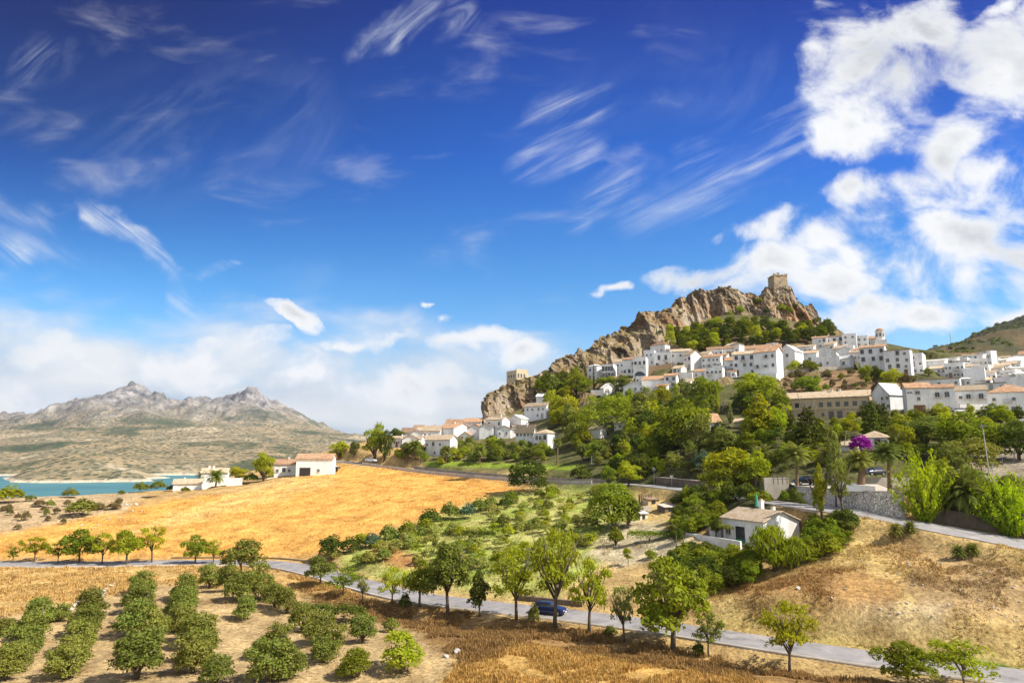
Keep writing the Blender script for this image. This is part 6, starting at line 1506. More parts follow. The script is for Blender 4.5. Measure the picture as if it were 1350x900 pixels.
# ------------------------------------------------------------------ palms and spiky plants
def palm_crown(seed, n=44, L_=1.0, up=1.35, leaf=.15, skirt=True):
    rng = np.random.default_rng(seed); Vs, Fs = [], []
    for i in range(n):
        az = i * 2.399 + rng.uniform(-.2, .2); el = up - (i / n) ** 1.1 * (up + .55) ; ln = L_ * rng.uniform(.85, 1.1)
        d = np.array([math.cos(az), math.sin(az), 0.]); p = np.zeros(3); e = el
        pts = [p.copy()]
        for k in range(9):
            p = p + (d * math.cos(e) + np.array([0, 0, math.sin(e)])) * ln / 9; e -= .06 + .022 * k; pts.append(p.copy())
        side = np.array([-d[1], d[0], 0])
        for k in range(1, 10):
            a, b = pts[k - 1], pts[k]; t = b - a; t /= np.linalg.norm(t)
            w = leaf * L_ * math.sin(math.pi * min(.97, .18 + k / 11.5)) * 1.7
            for s in (-1, 1):
                for q in (0, .5):
                    o = a + (b - a) * q; tip = o + side * s * w + t * w * .75 - np.array([0, 0, w * .35]); m = o + t * .06 * L_
                    base = len(Vs); Vs += [o, m, tip]; Fs.append((base, base + 1, base + 2))
            r = .012 * L_; base = len(Vs); Vs += [a - side * r, a + side * r, b]; Fs.append((base, base + 1, base + 2))
    return mesh_np('crown', np.array(Vs), np.array(Fs), [F_['palm']])
PALMC = [palm_crown(i) for i in range(3)]; PALMB = [palm_crown(9 + i, 60, 1.0, 1.5, .12) for i in range(2)]
def palm_trunk():
    mb = MB(); z = np.linspace(-.06, 1, 16); mb.tube([(.05 * math.sin(t * 1.3), 0, t) for t in z], [.055 - .018 * t + (.006 if i % 2 else 0) + (.02 if t > .93 else 0) for i, t in enumerate(z)], 8)
    return mb.mesh('trunk', BARKP, True)
PALMT = palm_trunk()
def palm(label, cx, ctop, cc, base, w, thick=1.0, Y=None, group='palms of the gardens'):
    p = at(cx, base) if Y is None else W(cx, base, Y); Yp = p.y
    if Y == 236: p.z = gz(p.x, p.y)
    h = slope(cc) * Yp - p.z; r = w / FPX * Yp * .55
    e = link('palm_tree', None, None, p, 0); tag(e, label, 'palm tree', group)
    link('trunk', PALMT, e, None, 0, (thick * 6, thick * 6, h)); link('crown', PALMC[int(cx) % 3], e, (0, 0, h), cx, (r, r, r * .95))
    return e
TOPZ = -6.0
palm('tall slender palm at the edge of the stone walled terrace', 1173, 578, 597, 648, 44, Y=105.5)
palm('stout shaggy palm with a thick brown trunk beside the parked dark car', 1135, 590, 606, 637, 42, 1.9, Y=119)
palm('tall thin palm standing over the dark parked car under the cedar', 1051, 583, 599, 643, 44, .8, Y=121)
palm('broad palm among the garden trees left of the terrace', 1006, 585, 601, 622, 40, 1.2)
palm('leaning palm behind the slender lime tree', 1094, 588, 600, 640, 34, .8)
palm('tall pale stemmed palm before the white corner house', 734.5, 574, 583, 613, 17, .8)
palm('slim palm beside the white frame in the garden', 767.5, 580, 591, 608, 17, .8)
palm('palm rising behind the white metal frame', 792, 582, 592, 611, 18, .9)
palm('bushy palm at the garden end by the skyline tree', 536, 586, 596, 609, 17, .9)
palm('dark bushy palm before the bottom cottages', 546, 576, 588, 606, 24, 1.0)
palm('palm covering the corner of the two storey pale house', 588, 584, 594, 610, 20, 1.0)
palm('palm on the lawn beside the tiled pavilion', 632, 584, 594, 611, 22, 1.0)
palm('squat palm growing below the garden steps', 688, 578, 586, 600, 20, .9)
palm('wide palm below the plain white gable house', 618, 574, 582, 598, 20, .9)
palm('first ragged palm beside the lakeside farmhouse', 268, 624, 629, 643, 27, .9, group='palms at the lakeside farm')
palm('second ragged palm under the farmhouse window wall', 284, 622, 628, 642, 27, .9, group='palms at the lakeside farm')
def palm_bush(label, cx, base, w, Y=None, n=1, flat=1.0):
    p = at(cx, base) if Y is None else W(cx, base, Y); r = w / FPX * p.y * .55
    e = link('palm_bush', None, None, p, 0); tag(e, label, 'palm bush')
    for i in range(n):
        o = (Vector(((i - (n - 1) / 2) * r * .95, 0, r * .35 + (i % 2) * r * .15))) if n > 1 else Vector((0, 0, .15 * r))
        q = r if n == 1 else r * .62
        link('crown', PALMB[i % 2], e, o, i * 2. + cx, (q, q, q * flat))
        if n > 1: link('trunk', PALMT, e, (o.x, 0, -.2), 0, (3.6, 3.6, o.z + .3))
    return e
palm_bush('big dark trunkless date palm between the two spiky yellow bushes', 1271, 656, 72, Y=101, flat=1.1)
palm_bush('twin stemmed palm shrub on the dry slope under the upper road', 1191, 706, 36, n=2)
palm_bush('smaller twin stemmed palm shrub further down the dry slope', 1274, 735, 36, n=2)
def spiky_mesh(seed):
    rng = np.random.default_rng(seed); Ps, Ns = [], []
    for i in range(95):
        az = rng.uniform(0, 6.283); el = rng.uniform(.55, 1.45); ln = rng.uniform(.55, 1.05) * (.75 + .25 * math.sin(el)); d = np.array([math.cos(az) * math.cos(el), math.sin(az) * math.cos(el), math.sin(el)])
        for k in np.linspace(.12, 1, 26):
            q = d * ln * k + np.array([0, 0, -.10 * k * k * math.cos(el)])
            for _ in range(2):
                nn = rng.normal(size=3) + d * .2; nn /= np.linalg.norm(nn); Ps.append(q + rng.normal(size=3) * .022); Ns.append(nn)
    V, F = leaf_quads(np.array(Ps), np.array(Ns), .030, rng, -.4, .5)
    V[:, 2] = np.maximum(V[:, 2], .004); V[:, :2] *= .95
    return mesh_np('crown', V, F, [F_['lime']])
SPK = [spiky_mesh(3), spiky_mesh(5)]
for lb, cx, base, top, w, Y, v in (('tall spiky yellow green bush with upright shoots beside the stone wall', 1220, 672, 590, 90, 102, 0), ('broad spiky yellow green bush at the edge of the picture by the dusty lane', 1334, 690, 616, 104, 97, 1), ('smaller spiky yellow green bush between the date palm and the broad one', 1300, 676, 625, 54, 100, 1)):
    p = W(cx, base, Y); p.z = gz(p.x, p.y) - .1; h = slope(top) * Y - p.z; r = w / FPX * Y * .72
    e = link('spiky_bush', None, None, p, cx); tag(e, lb, 'bush', 'spiky yellow green bushes'); link('crown', SPK[v], e, None, 0, (r, r, h)); link('trunk', trunk_mesh('stub', v), e, None, 0, (r * .8, r * .8, h * .6))

# ------------------------------------------------------------------ walls, terrace, fences
def pathslice(samples, x0, x1, off, step=1):
    out = []
    for i, p in enumerate(samples):
        a, b2 = to_px(p.x, p.y, p.z)
        if x0 <= a <= x1:
            d = samples[min(i + 1, len(samples) - 1)] - samples[max(i - 1, 0)]
            out.append(p + Vector((d.y, -d.x, 0)).normalized() * off)
    return out[::step]
def wall_along(label, pts, top, bottom, thick, mat, name='stone_wall', cap=None, cat='wall', top_abs=None):
    mb = MB(); n = len(pts); rows = []
    for i, p in enumerate(pts):
        d = pts[min(i + 1, n - 1)] - pts[max(i - 1, 0)]; nr = Vector((d.y, -d.x, 0)).normalized() * thick
        zt = top_abs if top_abs is not None else p.z + top
        rows.append([(p.x, p.y, p.z + bottom), (p.x, p.y, zt), (p.x - nr.x, p.y - nr.y, zt), (p.x - nr.x, p.y - nr.y, p.z + bottom)])
    for a, b2 in zip(rows, rows[1:]):
        for k in range(3): mb.poly([a[k], b2[k], b2[k + 1], a[k + 1]])
    mb.poly(rows[0]); mb.poly(rows[-1][::-1])
    if cap is None:
        o = link(name, mb.mesh(name, mat)); tag(o, label, cat); return o
    e = link(name, None, None, (0, 0, 0)); tag(e, label, cat); link('masonry', mb.mesh('masonry', mat), e)
    mc = MB(); rows = []
    for i, p in enumerate(pts):
        d = pts[min(i + 1, n - 1)] - pts[max(i - 1, 0)]; nr = Vector((d.y, -d.x, 0)).normalized()
        zt = (top_abs if top_abs is not None else p.z + top) + .004; a = p + nr * .08; b2 = p - nr * (thick + .08)
        rows.append([(a.x, a.y, zt), (a.x, a.y, zt + .14), (b2.x, b2.y, zt + .14), (b2.x, b2.y, zt)])
    for a, b2 in zip(rows, rows[1:]):
        for k in range(4): mc.poly([a[k], b2[k], b2[(k + 1) % 4], a[(k + 1) % 4]])
    mc.poly(rows[0]); mc.poly(rows[-1][::-1])
    link('coping', mc.mesh('coping', cap), e)
    return e
m, nt = newmat('rubble_stone')
o = N(nt, 'ShaderNodeOutputMaterial'); b = N(nt, 'ShaderNodeBsdfPrincipled'); b.inputs['Roughness'].default_value = .95
geo = N(nt, 'ShaderNodeNewGeometry'); vo = N(nt, 'ShaderNodeTexVoronoi'); vo.inputs['Scale'].default_value = 2.9; vo.feature = 'DISTANCE_TO_EDGE'; L(nt, geo.outputs['Position'], vo.inputs['Vector'])
v2 = N(nt, 'ShaderNodeTexVoronoi'); v2.inputs['Scale'].default_value = 2.9; L(nt, geo.outputs['Position'], v2.inputs['Vector'])
c = mixc(nt, .75, (.42, .37, .31), v2.outputs['Color'], 'SOFT_LIGHT'); hs_ = N(nt, 'ShaderNodeHueSaturation'); hs_.inputs['Saturation'].default_value = .12; hs_.inputs['Value'].default_value = 1.5; L(nt, c, hs_.inputs['Color'])
c = mixc(nt, 1., hs_.outputs[0], (1.0, .93, .84), 'MULTIPLY')
c = mixc(nt, ramp(nt, vo.outputs['Distance'], [(.02, (1, 1, 1)), (.09, (0, 0, 0))]), c, (.10, .075, .055))
L(nt, c, b.inputs['Base Color']); L(nt, b.outputs[0], o.inputs[0]); RUBBLE = m
DARKSTONE = mat_simple('dark_stone', (.17, .13, .10), .95, .4, .8, bump=.5); PARAP = mat_wall('parapet_render', (.62, .56, .50), .8, .8); CONC = mat_wall('concrete', (.55, .49, .41), .6, .6)
tw = [q - Vector((0, 0, 0)) for q in pathslice(R2, 1018, 1197, -4.6)]
wall_along('rubble stone retaining wall under the palm terrace', tw, 0, -2, .55, RUBBLE, cap=CONC, top_abs=TOPZ)
tb_ = [p + Vector((4.5, 15, 0)) for p in tw]; mb = MB()
for i in range(len(tw) - 1): mb.poly([(tw[i].x, tw[i].y + .5, TOPZ - .03), (tw[i + 1].x, tw[i + 1].y + .5, TOPZ - .03), (tb_[i + 1].x, tb_[i + 1].y, TOPZ + .5), (tb_[i].x, tb_[i].y, TOPZ + .5)])
structure('terrace_pavement', mb.mesh('terrace_pavement', CONC), 'pale paved terrace behind the rubble wall')
q0, q1 = tw[-1] + Vector((.5, .2, 0)), tw[-1] + Vector((3.0, 13, 0)); wall_along('end of the terrace wall turning back beside the spiky bush', [q0 + (q1 - q0) * t for t in np.linspace(0, 1, 6)], 0, -3, .5, RUBBLE, top_abs=TOPZ - .02)
lw = [W(px, 640, 121) * 1 for px in (1140, 1165, 1190, 1215, 1240)]; wall_along('low beige wall at the back of the palm terrace', lw, 0, -3, .4, CONC, top_abs=TOPZ + 1.5)
lw = [W(px, 640, 127) * 1 for px in (1008, 1024, 1040)]; wall_along('low pale wall behind the terrace entrance', lw, 0, -3, .4, CONC, top_abs=TOPZ + 1.3)
wall_along('dark shaded stone wall running along the upper road under the shrubs', pathslice(R2, 1203, 1420, -7.0), 2.1, -1.5, .5, DARKSTONE)
wall_along('stone retaining wall with pale top beside the village road sign', pathslice(R2, 846, 930, -3.9), 1.7, -1.5, .5, DARKSTONE, cap=CONC)
wall_along('long low garden wall between the lawn and the village road', pathslice(R2, 532, 800, -3.8), 1.15, -1.5, .4, mat_simple('garden_wall_stone', (.30, .25, .19), .95, .35, .6), name='garden_wall')
wall_along('pale parapet wall on the outer edge of the village road', pathslice(R2, 486, 792, 3.35), .9, -2.6, .3, PARAP, name='parapet')
wall_along('brown stone retaining wall holding up the cream fronted house', [W(px, py, 300) for px, py in ((856, 499), (866, 498), (878, 496), (888, 494))], 5.5, -3, .6, W_STONE, name='retaining_wall')
wall_along('brown retaining wall in the crowded far quarter', [W(px, 498, 262) for px in (1208, 1222, 1238, 1254)], 4.4, -3, .6, W_STONE, name='retaining_wall')
wall_along('pale terrace wall on top of the rocky bank', [W(px, py, 262) for px, py in ((1034, 492), (1060, 488), (1090, 487), (1125, 487))], 1.2, -3, .5, CONC, name='terrace_wall')
wall_along('white yard wall in front of the end house', [W(px, 547, 183) for px in (1267, 1280, 1303)], 2.9, -2, .3, WALLS[0], name='yard_wall')
wall_along('white lane wall below the roadside villa', [W(px, py, Y) for px, py, Y in ((352, 632, 232), (375, 629, 234), (400, 626, 235), (432, 622.5, 236))], .5, -1, .3, WALLS[1], name='lane_wall')
wall_along('low dry stone wall beside the lane behind the blue car', pathslice(R1, 655, 762, -4.6), .75, -1, .5, DARKSTONE)
wall_along('low earth bank wall along the far lane below the golden field', pathslice(R1, 205, 420, -4.6), .3, -1, .5, mat_simple('earth_bank', (.26, .19, .10), 1, .4, .5))
# fences: an Empty with its posts and rails
POSTM = mat_simple('fence_metal', (.16, .15, .14), .6, .2); WOODP = mat_simple('grey_timber', (.20, .16, .12), .9, .3)
def fence(label, pts, h, post=.06, rails=(.95, .5), mat=POSTM, every=2, name='fence'):
    e = link(name, None, None, pts[0]); tag(e, label, 'fence'); o0 = pts[0]
    mb = MB(); mb.box(-post / 2, post / 2, -post / 2, post / 2, -.4, h); me = mb.mesh('post', mat)
    for p in pts[::every]: link('post', me, e, p - o0)
    for r in rails:
        mb = MB(); mb.tube([p - o0 + Vector((0, 0, h * r)) for p in pts], [.03] * len(pts), 4); link('rail', mb.mesh('rail', mat), e)
    return e
def grounded(pts): return [Vector((p.x, p.y, gz(p.x, p.y))) for p in pts]
fence('thin metal fence below the parapet of the village road', grounded(pathslice(R2, 500, 800, 4.6)), 1.1, every=2)
fence('dark post fence along the dusty lane behind the spiky bushes', [at(px, py) for px, py in ((1282, 624), (1294, 621), (1308, 618), (1322, 614), (1338, 610), (1352, 607))], 1.8, .12, (.95,), every=1)
fence('grey railing at the back of the cream garage terrace', [W(px, 636, 127) + Vector((0, 0, .2)) for px in (1020, 1026, 1032, 1038, 1044, 1050)], 1.0, .07, every=1)

# white cottage below the upper road ---------------------------------------------------------
cot = house('white cottage with a weathered tile roof and a bright gable in the dark shrubs', 953, 1008, 1055, 722, 688, 104, 'gable', 'p', 0, 0, 0, 'm', rot=45, chim=0, rise=1.35, group=None, name='cottage', cat='cottage')
cw = max(v.co.x for v in kids(cot, 'wall')[0].data.vertices) * 2; cd = max(v.co.y for v in kids(cot, 'wall')[0].data.vertices); ch = kids(cot, 'wall')[0].data.vertices[2].co.z
link('chimney', CHIM, kids(cot, 'roof')[0], (-.05 * cw, cd * .62, ch + 1.5), 0, (1, 1, 1.2))
link('doorway', WM['o'], cot, (cw * -.06, 0, .2), 0, (1.25, 1, .95)); link('window', WM['m'], cot, (cw * -.36, 0, 1.2))
BENCH = mat_simple('green_paint', (.02, .22, .10), .5, .15)
add_box_part(cot, 'shutter', BENCH, [(-.06 * cw - .9, -.06 * cw + .9, -.14, -.09, .2, .75)])
# terrace of the cottage
te = link('cottage_terrace', None, None, cot.location, cot.rotation_euler.z); tag(te, 'white walled terrace in front of the cottage with pale paving', 'terrace')
mb = MB(); mb.box(-cw / 2 - 4.5, cw * .36, -3.2, -.02, -3, -.1); link('paving', mb.mesh('paving', CONC), te)
mb = MB(); mb.box(-cw / 2 - 4.8, cw * .36, -3.5, -3.203, -3, 1.0); mb.box(-cw / 2 - 4.8, -cw / 2 - 4.503, -3.2, 1.5, -3, 1.0); link('parapet', mb.mesh('parapet', WALLS[0]), te)
mb = MB(); mb.box(-cw / 2 - 2.2, -cw / 2 - .6, -1.0, .6, -.09, 1.7); link('barbecue', mb.mesh('barbecue', WALLS[0]), te)
# arbour over the terrace
ar = link('arbour', None, None, cot.matrix_basis @ Vector((0, 0, 0)), cot.rotation_euler.z); tag(ar, 'leafy arbour on thin posts shading the cottage terrace', 'arbour')
mb = MB(); mb.box(-.05, .05, -.05, .05, -.1, 2.4); pm = mb.mesh('post', POSTM)
for x, y in ((-cw * .5, -2.9), (-cw * .1, -2.9), (-cw * .5, -.3)): link('post', pm, ar, (x, y, 0))
link('crown', crown_mesh('hedge', 1, 'olive'), ar, (-cw * .34, -1.6, 1.7), 0, (4.6, 5.0, 1.2))
# closed green parasol behind the chimney
p = W(998, 668, 112); e = link('parasol', None, None, p); tag(e, 'closed green parasol standing behind the cottage chimney', 'parasol')
mb = MB(); mb.tube([(0, 0, -3), (0, 0, 2.2)], [.04, .04], 6); link('pole', mb.mesh('pole', POSTM), e); mb = MB(); mb.tube([(0, 0, .1), (0, 0, .5), (0, 0, 1.7), (0, 0, 2.15)], [.30, .26, .14, .02], 10); link('canopy', mb.mesh('canopy', mat_simple('teal_canvas', (.05, .36, .27), .8, .1)), e)

# ------------------------------------------------------------------ vehicles
def mat_paint(name, col, metal=.3):
    m, nt = newmat(name); o = N(nt, 'ShaderNodeOutputMaterial'); b = N(nt, 'ShaderNodeBsdfPrincipled')
    tc = N(nt, 'ShaderNodeTexCoord'); c = ramp(nt, noise(nt, tc.outputs['Object'], 6, 3), [(.3, tuple(x * .85 for x in col)), (.7, col)])
    L(nt, c, b.inputs['Base Color']); b.inputs['Roughness'].default_value = .32; b.inputs['Metallic'].default_value = metal; b.inputs['Coat Weight'].default_value = .6; L(nt, b.outputs[0], o.inputs[0]); return m
CARBLUE, CARWHITE, CARDARK, CARGREY = mat_paint('dark_blue_paint', (.012, .022, .11)), mat_paint('white_paint', (.72, .72, .70), 0), mat_paint('black_paint', (.015, .016, .02)), mat_paint('grey_paint', (.25, .26, .27))
TYRE = mat_simple('tyre_rubber', (.02, .02, .02), .9); RIM = mat_simple('alloy_rim', (.45, .45, .46), .35, .05, metal=.8); LAMPC = mat_simple('headlamp_glass', (.85, .86, .85), .15, .05); LAMPR = mat_simple('tail_lamp_glass', (.35, .02, .02), .25, .1); PLATE = mat_simple('number_plate', (.75, .75, .72), .5, .05)
def loft(secs, mat, name):
    """secs: (x, [(y, z) half outline from bottom to top])"""
    mb = MB(); n = len(secs[0][1]); idx = []
    for x, pr in secs:
        full = [(y, z) for y, z in pr] + [(-y, z) for y, z in pr[::-1]]; base = len(mb.v); mb.v += [(x, y, z) for y, z in full]; idx.append(base)
    k = 2 * n
    for a, b2 in zip(idx, idx[1:]):
        for j in range(k): mb.f.append((a + j, a + (j + 1) % k, b2 + (j + 1) % k, b2 + j)); mb.m.append(0)
    mb.f.append(tuple(idx[0] + j for j in range(k))[::-1]); mb.m.append(0); mb.f.append(tuple(idx[-1] + j for j in range(k))); mb.m.append(0)
    return mb.mesh(name, mat)
def car_meshes(paint, wagon=True):
    b = loft([(-2.12, [(.62, .42), (.74, .55), (.74, .80), (.66, .90)]), (-2.0, [(.76, .30), (.86, .50), (.86, .86), (.78, 1.0)]), (-1.2, [(.80, .24), (.89, .50), (.89, .88), (.80, 1.02)]), (.2, [(.80, .24), (.89, .50), (.89, .86), (.80, 1.0)]),
              (.95, [(.80, .24), (.89, .50), (.88, .82), (.78, .98)]), (1.7, [(.78, .26), (.86, .48), (.84, .74), (.72, .88)]), (2.05, [(.70, .32), (.78, .46), (.74, .64), (.64, .76)]), (2.16, [(.58, .38), (.64, .46), (.62, .58), (.55, .64)])], paint, 'body')
    rb = -2.0 if wagon else -1.55
    g = loft([(rb - .02, [(.72, .98), (.70, 1.05), (.66, 1.15), (.60, 1.2)]), (rb + .28, [(.77, .99), (.74, 1.15), (.66, 1.36), (.58, 1.43)]), (-.5, [(.78, 1.0), (.75, 1.17), (.66, 1.42), (.56, 1.48)]), (.25, [(.78, .99), (.74, 1.14), (.64, 1.36), (.54, 1.43)]), (1.05, [(.74, .95), (.70, .975), (.64, .99), (.56, 1.0)])], GLASS, 'glazing')
    r = loft([(rb + .22, [(.60, 1.415), (.62, 1.43), (.58, 1.46), (.50, 1.475)]), (-.5, [(.60, 1.455), (.64, 1.47), (.60, 1.50), (.50, 1.52)]), (.28, [(.58, 1.405), (.62, 1.42), (.57, 1.45), (.48, 1.465)])], paint, 'roof')
    return b, g, r
def wheel_m():
    mb = MB(); n = 16
    def ring(r, y): return [(r * math.cos(2 * math.pi * k / n), y, r * math.sin(2 * math.pi * k / n)) for k in range(n)]
    rs = [ring(.21, -.10), ring(.32, -.10), ring(.335, 0), ring(.32, .10), ring(.21, .10)]
    for a, b2 in zip(rs, rs[1:]):
        for k in range(n): mb.poly([a[k], a[(k + 1) % n], b2[(k + 1) % n], b2[k]])
    m2 = MB(); m2.poly(ring(.205, -.085)[::-1]); m2.poly(ring(.205, .085))
    for k in range(5):
        a = 2 * math.pi * k / 5; m2.box(-.02, .02, -.11, -.087, .03, .19); c_, s_ = math.cos(a), math.sin(a)
        m2.v[-8:] = [(x * c_ - z * s_, y, x * s_ + z * c_) for x, y, z in m2.v[-8:]]
    return mb.mesh('tyre', TYRE), m2.mesh('rim', RIM)
TY, RI = wheel_m()
mb = MB(); mb.box(-.05, .05, -.14, .14, -.07, .07); HL = mb.mesh('headlight', LAMPC); mb = MB(); mb.box(-.04, .04, -.09, .09, -.14, .14); TL = mb.mesh('tail_light', LAMPR); mb = MB(); mb.box(-.015, .015, -.26, .26, -.06, .06); NP = mb.mesh('number_plate', PLATE); mb = MB(); mb.box(-.07, .07, -.10, .10, -.06, .06)
CARM = {}
def car(label, loc, yaw, paint, wagon=True, scale=1.0, full=True, group=None, cat='car', tilt=0.):
    key = (paint.name, wagon)
    if key not in CARM: CARM[key] = car_meshes(paint, wagon)
    b, g, r = CARM[key]; e = link('parked_car' if group else 'car', None, None, loc, yaw, (scale,) * 3); e.rotation_euler = (0, tilt, yaw); tag(e, label, cat, group)
    link('body', b, e); link('glazing', g, e); link('roof', r, e)
    for x in (-1.32, 1.32):
        for y in (-.80, .80):
            w_ = link('wheel', TY, e, (x, y, .335)); link('rim', RI, w_)
    if full:
        for y in (-.52, .52): link('headlight', HL, e, (2.08, y, .66)); link('tail_light', TL, e, (-2.08, y * 1.15, .78))
        link('number_plate', NP, e, (2.165, 0, .5)); mir = D.meshes.get('door_mirror') or mb.mesh('door_mirror', paint)
        for y in (-.93, .93): link('door_mirror', mir, e, (.72, y, 1.02))
    return e
i = min(range(len(R1)), key=lambda k: abs(to_px(*R1[k])[0] - 730)); d = (R1[i + 1] - R1[i - 1]); nr = Vector((d.y, -d.x, 0)).normalized()
car('dark blue estate car driving along the valley lane', R1[i] + nr * .75 + Vector((0, 0, .05)), math.atan2(d.y, d.x), CARBLUE, tilt=-math.atan2(d.z, math.hypot(d.x, d.y)))
PG_ = None
car('dark car parked on the terrace behind the stout palm', W(1152, 627, 121) * 1, R(200), CARDARK, False, group='cars parked about the village')
car('black car parked in the shade under the tall thin palm', Vector((W(1062, 640, 123).x, 123, TOPZ + .25)), R(185), CARDARK, True, group='cars parked about the village')
car('dark car parked before the middle white house', W(1247, 544.5, 182), R(95), CARDARK, True, group='cars parked about the village')
car('white car parked beside the white yard wall', W(1262, 545, 181), R(175), CARWHITE, True, group='cars parked about the village')
car('white car at the edge of the village under the bluish white house', at(1346, 557), R(170), CARWHITE, False, group='cars parked about the village')
car('grey car parked outside the roadside villa', W(424, 622, 236), R(20), CARGREY, False, group='cars parked about the village')
car('dark car parked at the end wall of the roadside villa', W(440, 618.5, 238), R(30), CARDARK, True, group='cars parked about the village')
car('pale car on the village road near the skyline tree', W(489, 608.6, 252), R(-20), CARWHITE, True, group='cars parked about the village')
car('dark car in the shade of the farm lane wall', W(311, 636.5, 246), R(10), CARDARK, True, group='cars parked about the village')

# ------------------------------------------------------------------ posts, signs and small things
def tubes(name, parent, mat, lst):
    mb = MB()
    for pts_, r_ in lst: mb.tube(pts_, r_ if isinstance(r_, list) else [r_] * len(pts_), 7)
    return link(name, mb.mesh(name, mat), parent)
PALEM = mat_simple('galvanised_steel', (.50, .50, .49), .45, .1, metal=.3)
p = W(1305, 626, 112); p.z = gz(p.x, p.y); hh_ = slope(562) * p.y - p.z
e = link('street_lamp', None, None, p); tag(e, 'tall leaning pale lamp post before the deep green trees', 'street lamp'); e.rotation_euler = (0, R(-2), 0)
tubes('pole', e, PALEM, [([(0, 0, -.3), (0, 0, hh_)], [.10, .06])]); mb = MB(); mb.box(-.55, .55, -.22, .22, hh_ + .003, hh_ + .16); mb.box(-.5, -.1, -.2, .2, hh_ + .163, hh_ + .3); link('lamp_head', mb.mesh('lamp_head', POSTM), e)
p = W(1309, 622, 113); p.z = gz(p.x, p.y); e = link('post', None, None, p); tag(e, 'short pale post beside the leaning lamp post', 'post'); tubes('pole', e, PALEM, [([(0, 0, -.3), (0, 0, 2.8)], .05)]); mb = MB(); mb.box(-.18, .18, -.12, .12, 2.803, 3.05); link('cap', mb.mesh('cap', POSTM), e)
def sign(label, px, base, top, kind, paint, off):
    q = pathslice(R2, px - 3, px + 3, off)[0]; q = Vector((q.x, q.y, q.z)); h = (slope(top) - slope(base)) * q.y
    e = link('road_sign', None, None, q, R(-8)); tag(e, label, 'road sign'); tubes('pole', e, PALEM, [([(0, 0, -.3), (0, 0, h)], .04)]); mb = MB()
    if kind == 'tri': mb.poly([(-.45, -.06, h), (0, -.06, h - .8), (.45, -.06, h)]); mb.poly([(-.45, -.05, h), (.45, -.05, h), (0, -.05, h - .8)])
    else: ngon_ = [(.36 * math.cos(t), -.06, h + .36 * math.sin(t)) for t in np.linspace(0, 6.283, 13)[:-1]]; mb.poly(ngon_); mb.poly([(x, -.05, z) for x, y, z in ngon_[::-1]])
    link('plate', mb.mesh('plate', paint), e)
sign('grey round road sign on a tall thin pole at the village road', 849, 640, 619, 'disc', CARGREY, -3.3)
sign('white give way shaped road sign against the dark stone wall', 871, 641, 626.5, 'tri', PLATE, -3.3)
p = at(785.5, 612); s = p.y / FPX; e = link('climbing_frame', None, None, p, .1); tag(e, 'white metal frame standing in the dark garden hedge', 'metal frame'); a = 5.2 * s; hh_ = 10.5 * s
tubes('frame', e, CARWHITE, [([(-a, 0, 0), (-a, 0, hh_)], .09), ([(a, 0, 0), (a, 0, hh_)], .09), ([(-a, 0, hh_), (a, 0, hh_)], .09), ([(-a, 0, .2), (a, 0, .2)], .09), ([(-a * .3, 0, .2), (-a * .3, 0, hh_)], .06), ([(-a, 0, hh_ * .5), (a, 0, hh_ * .5)], .06), ([(-a, 1.5, 0), (-a, 0, hh_)], .06), ([(a, 1.5, 0), (a, 0, hh_)], .06)])
p = W(1254, 455, 940); p.z = gz(p.x, p.y); hh_ = (slope(436) * p.y) - p.z
e = link('radio_mast', None, None, p); tag(e, 'thin radio mast on the slope of the green hill', 'mast'); tubes('pole', e, PALEM, [([(0, 0, -1), (0, 0, hh_)], [.55, .35])]); tubes('cross_arm', e, PALEM, [([(-1.6, 0, hh_ * .8), (1.6, 0, hh_ * .8)], .22), ([(-1.2, 0, hh_ * .92), (1.2, 0, hh_ * .92)], .22)])
# white wedge shaped wall on the terrace
p = Vector((W(1128, 647, 107.5).x, 107.5, TOPZ)); e = link('ramp_wall', None, None, p, R(-12)); tag(e, 'white painted wedge shaped ramp wall on the palm terrace', 'wall')
mb = MB(); prof = [(-3.0, 0), (2.6, 0), (2.6, .75), (.6, .9), (-2.0, 1.75), (-3.0, 1.9)]
mb.poly([(x, -.8, z) for x, z in prof]); mb.poly([(x, .8, z) for x, z in prof[::-1]])
for (x0, z0), (x1, z1) in zip(prof, prof[1:] + prof[:1]): mb.poly([(x0, .8, z0), (x1, .8, z1), (x1, -.8, z1), (x0, -.8, z0)])
link('masonry', mb.mesh('masonry', WALLS[0]), e)
# smallholding sheds above the bare plot
def shed(label, cx, base, w, h, dep, mat, roofm, rz=.3):
    p = at(cx, base); s = p.y / FPX; e = link('shed', None, None, p, rz); tag(e, label, 'shed'); w *= s; h *= s * .75
    mb = MB(); mb.box(-w / 2, w / 2, 0, dep, -.5, h); link('wall', mb.mesh('wall', mat), e)
    mb = MB(); mb.poly([(-w / 2 - .2, -.2, h + .05), (w / 2 + .2, -.2, h + .05), (w / 2 + .2, dep + .2, h + .5), (-w / 2 - .2, dep + .2, h + .5)]); mb.poly([(-w / 2 - .2, dep + .2, h + .42), (w / 2 + .2, dep + .2, h + .42), (w / 2 + .2, -.2, h - .03), (-w / 2 - .2, -.2, h - .03)]); link('roof', mb.mesh('roof', roofm), e)
    mb = MB(); mb.box(-w * .2, w * .15, -.05, -.01, -.2, h * .8); link('door', mb.mesh('door', GRILLE), e)
shed('small white hut at the edge of the smallholding', 849, 684, 11, 9, 2, WALLS[1], T_WHITE)
shed('low stone shed with a pale roof in the smallholding', 885, 674, 18, 7, 3, DARKSTONE, CONC)
shed('weathered block pen in the smallholding below the road', 862, 664, 16, 7, 2.5, W_OCHRE, T_BROWN)
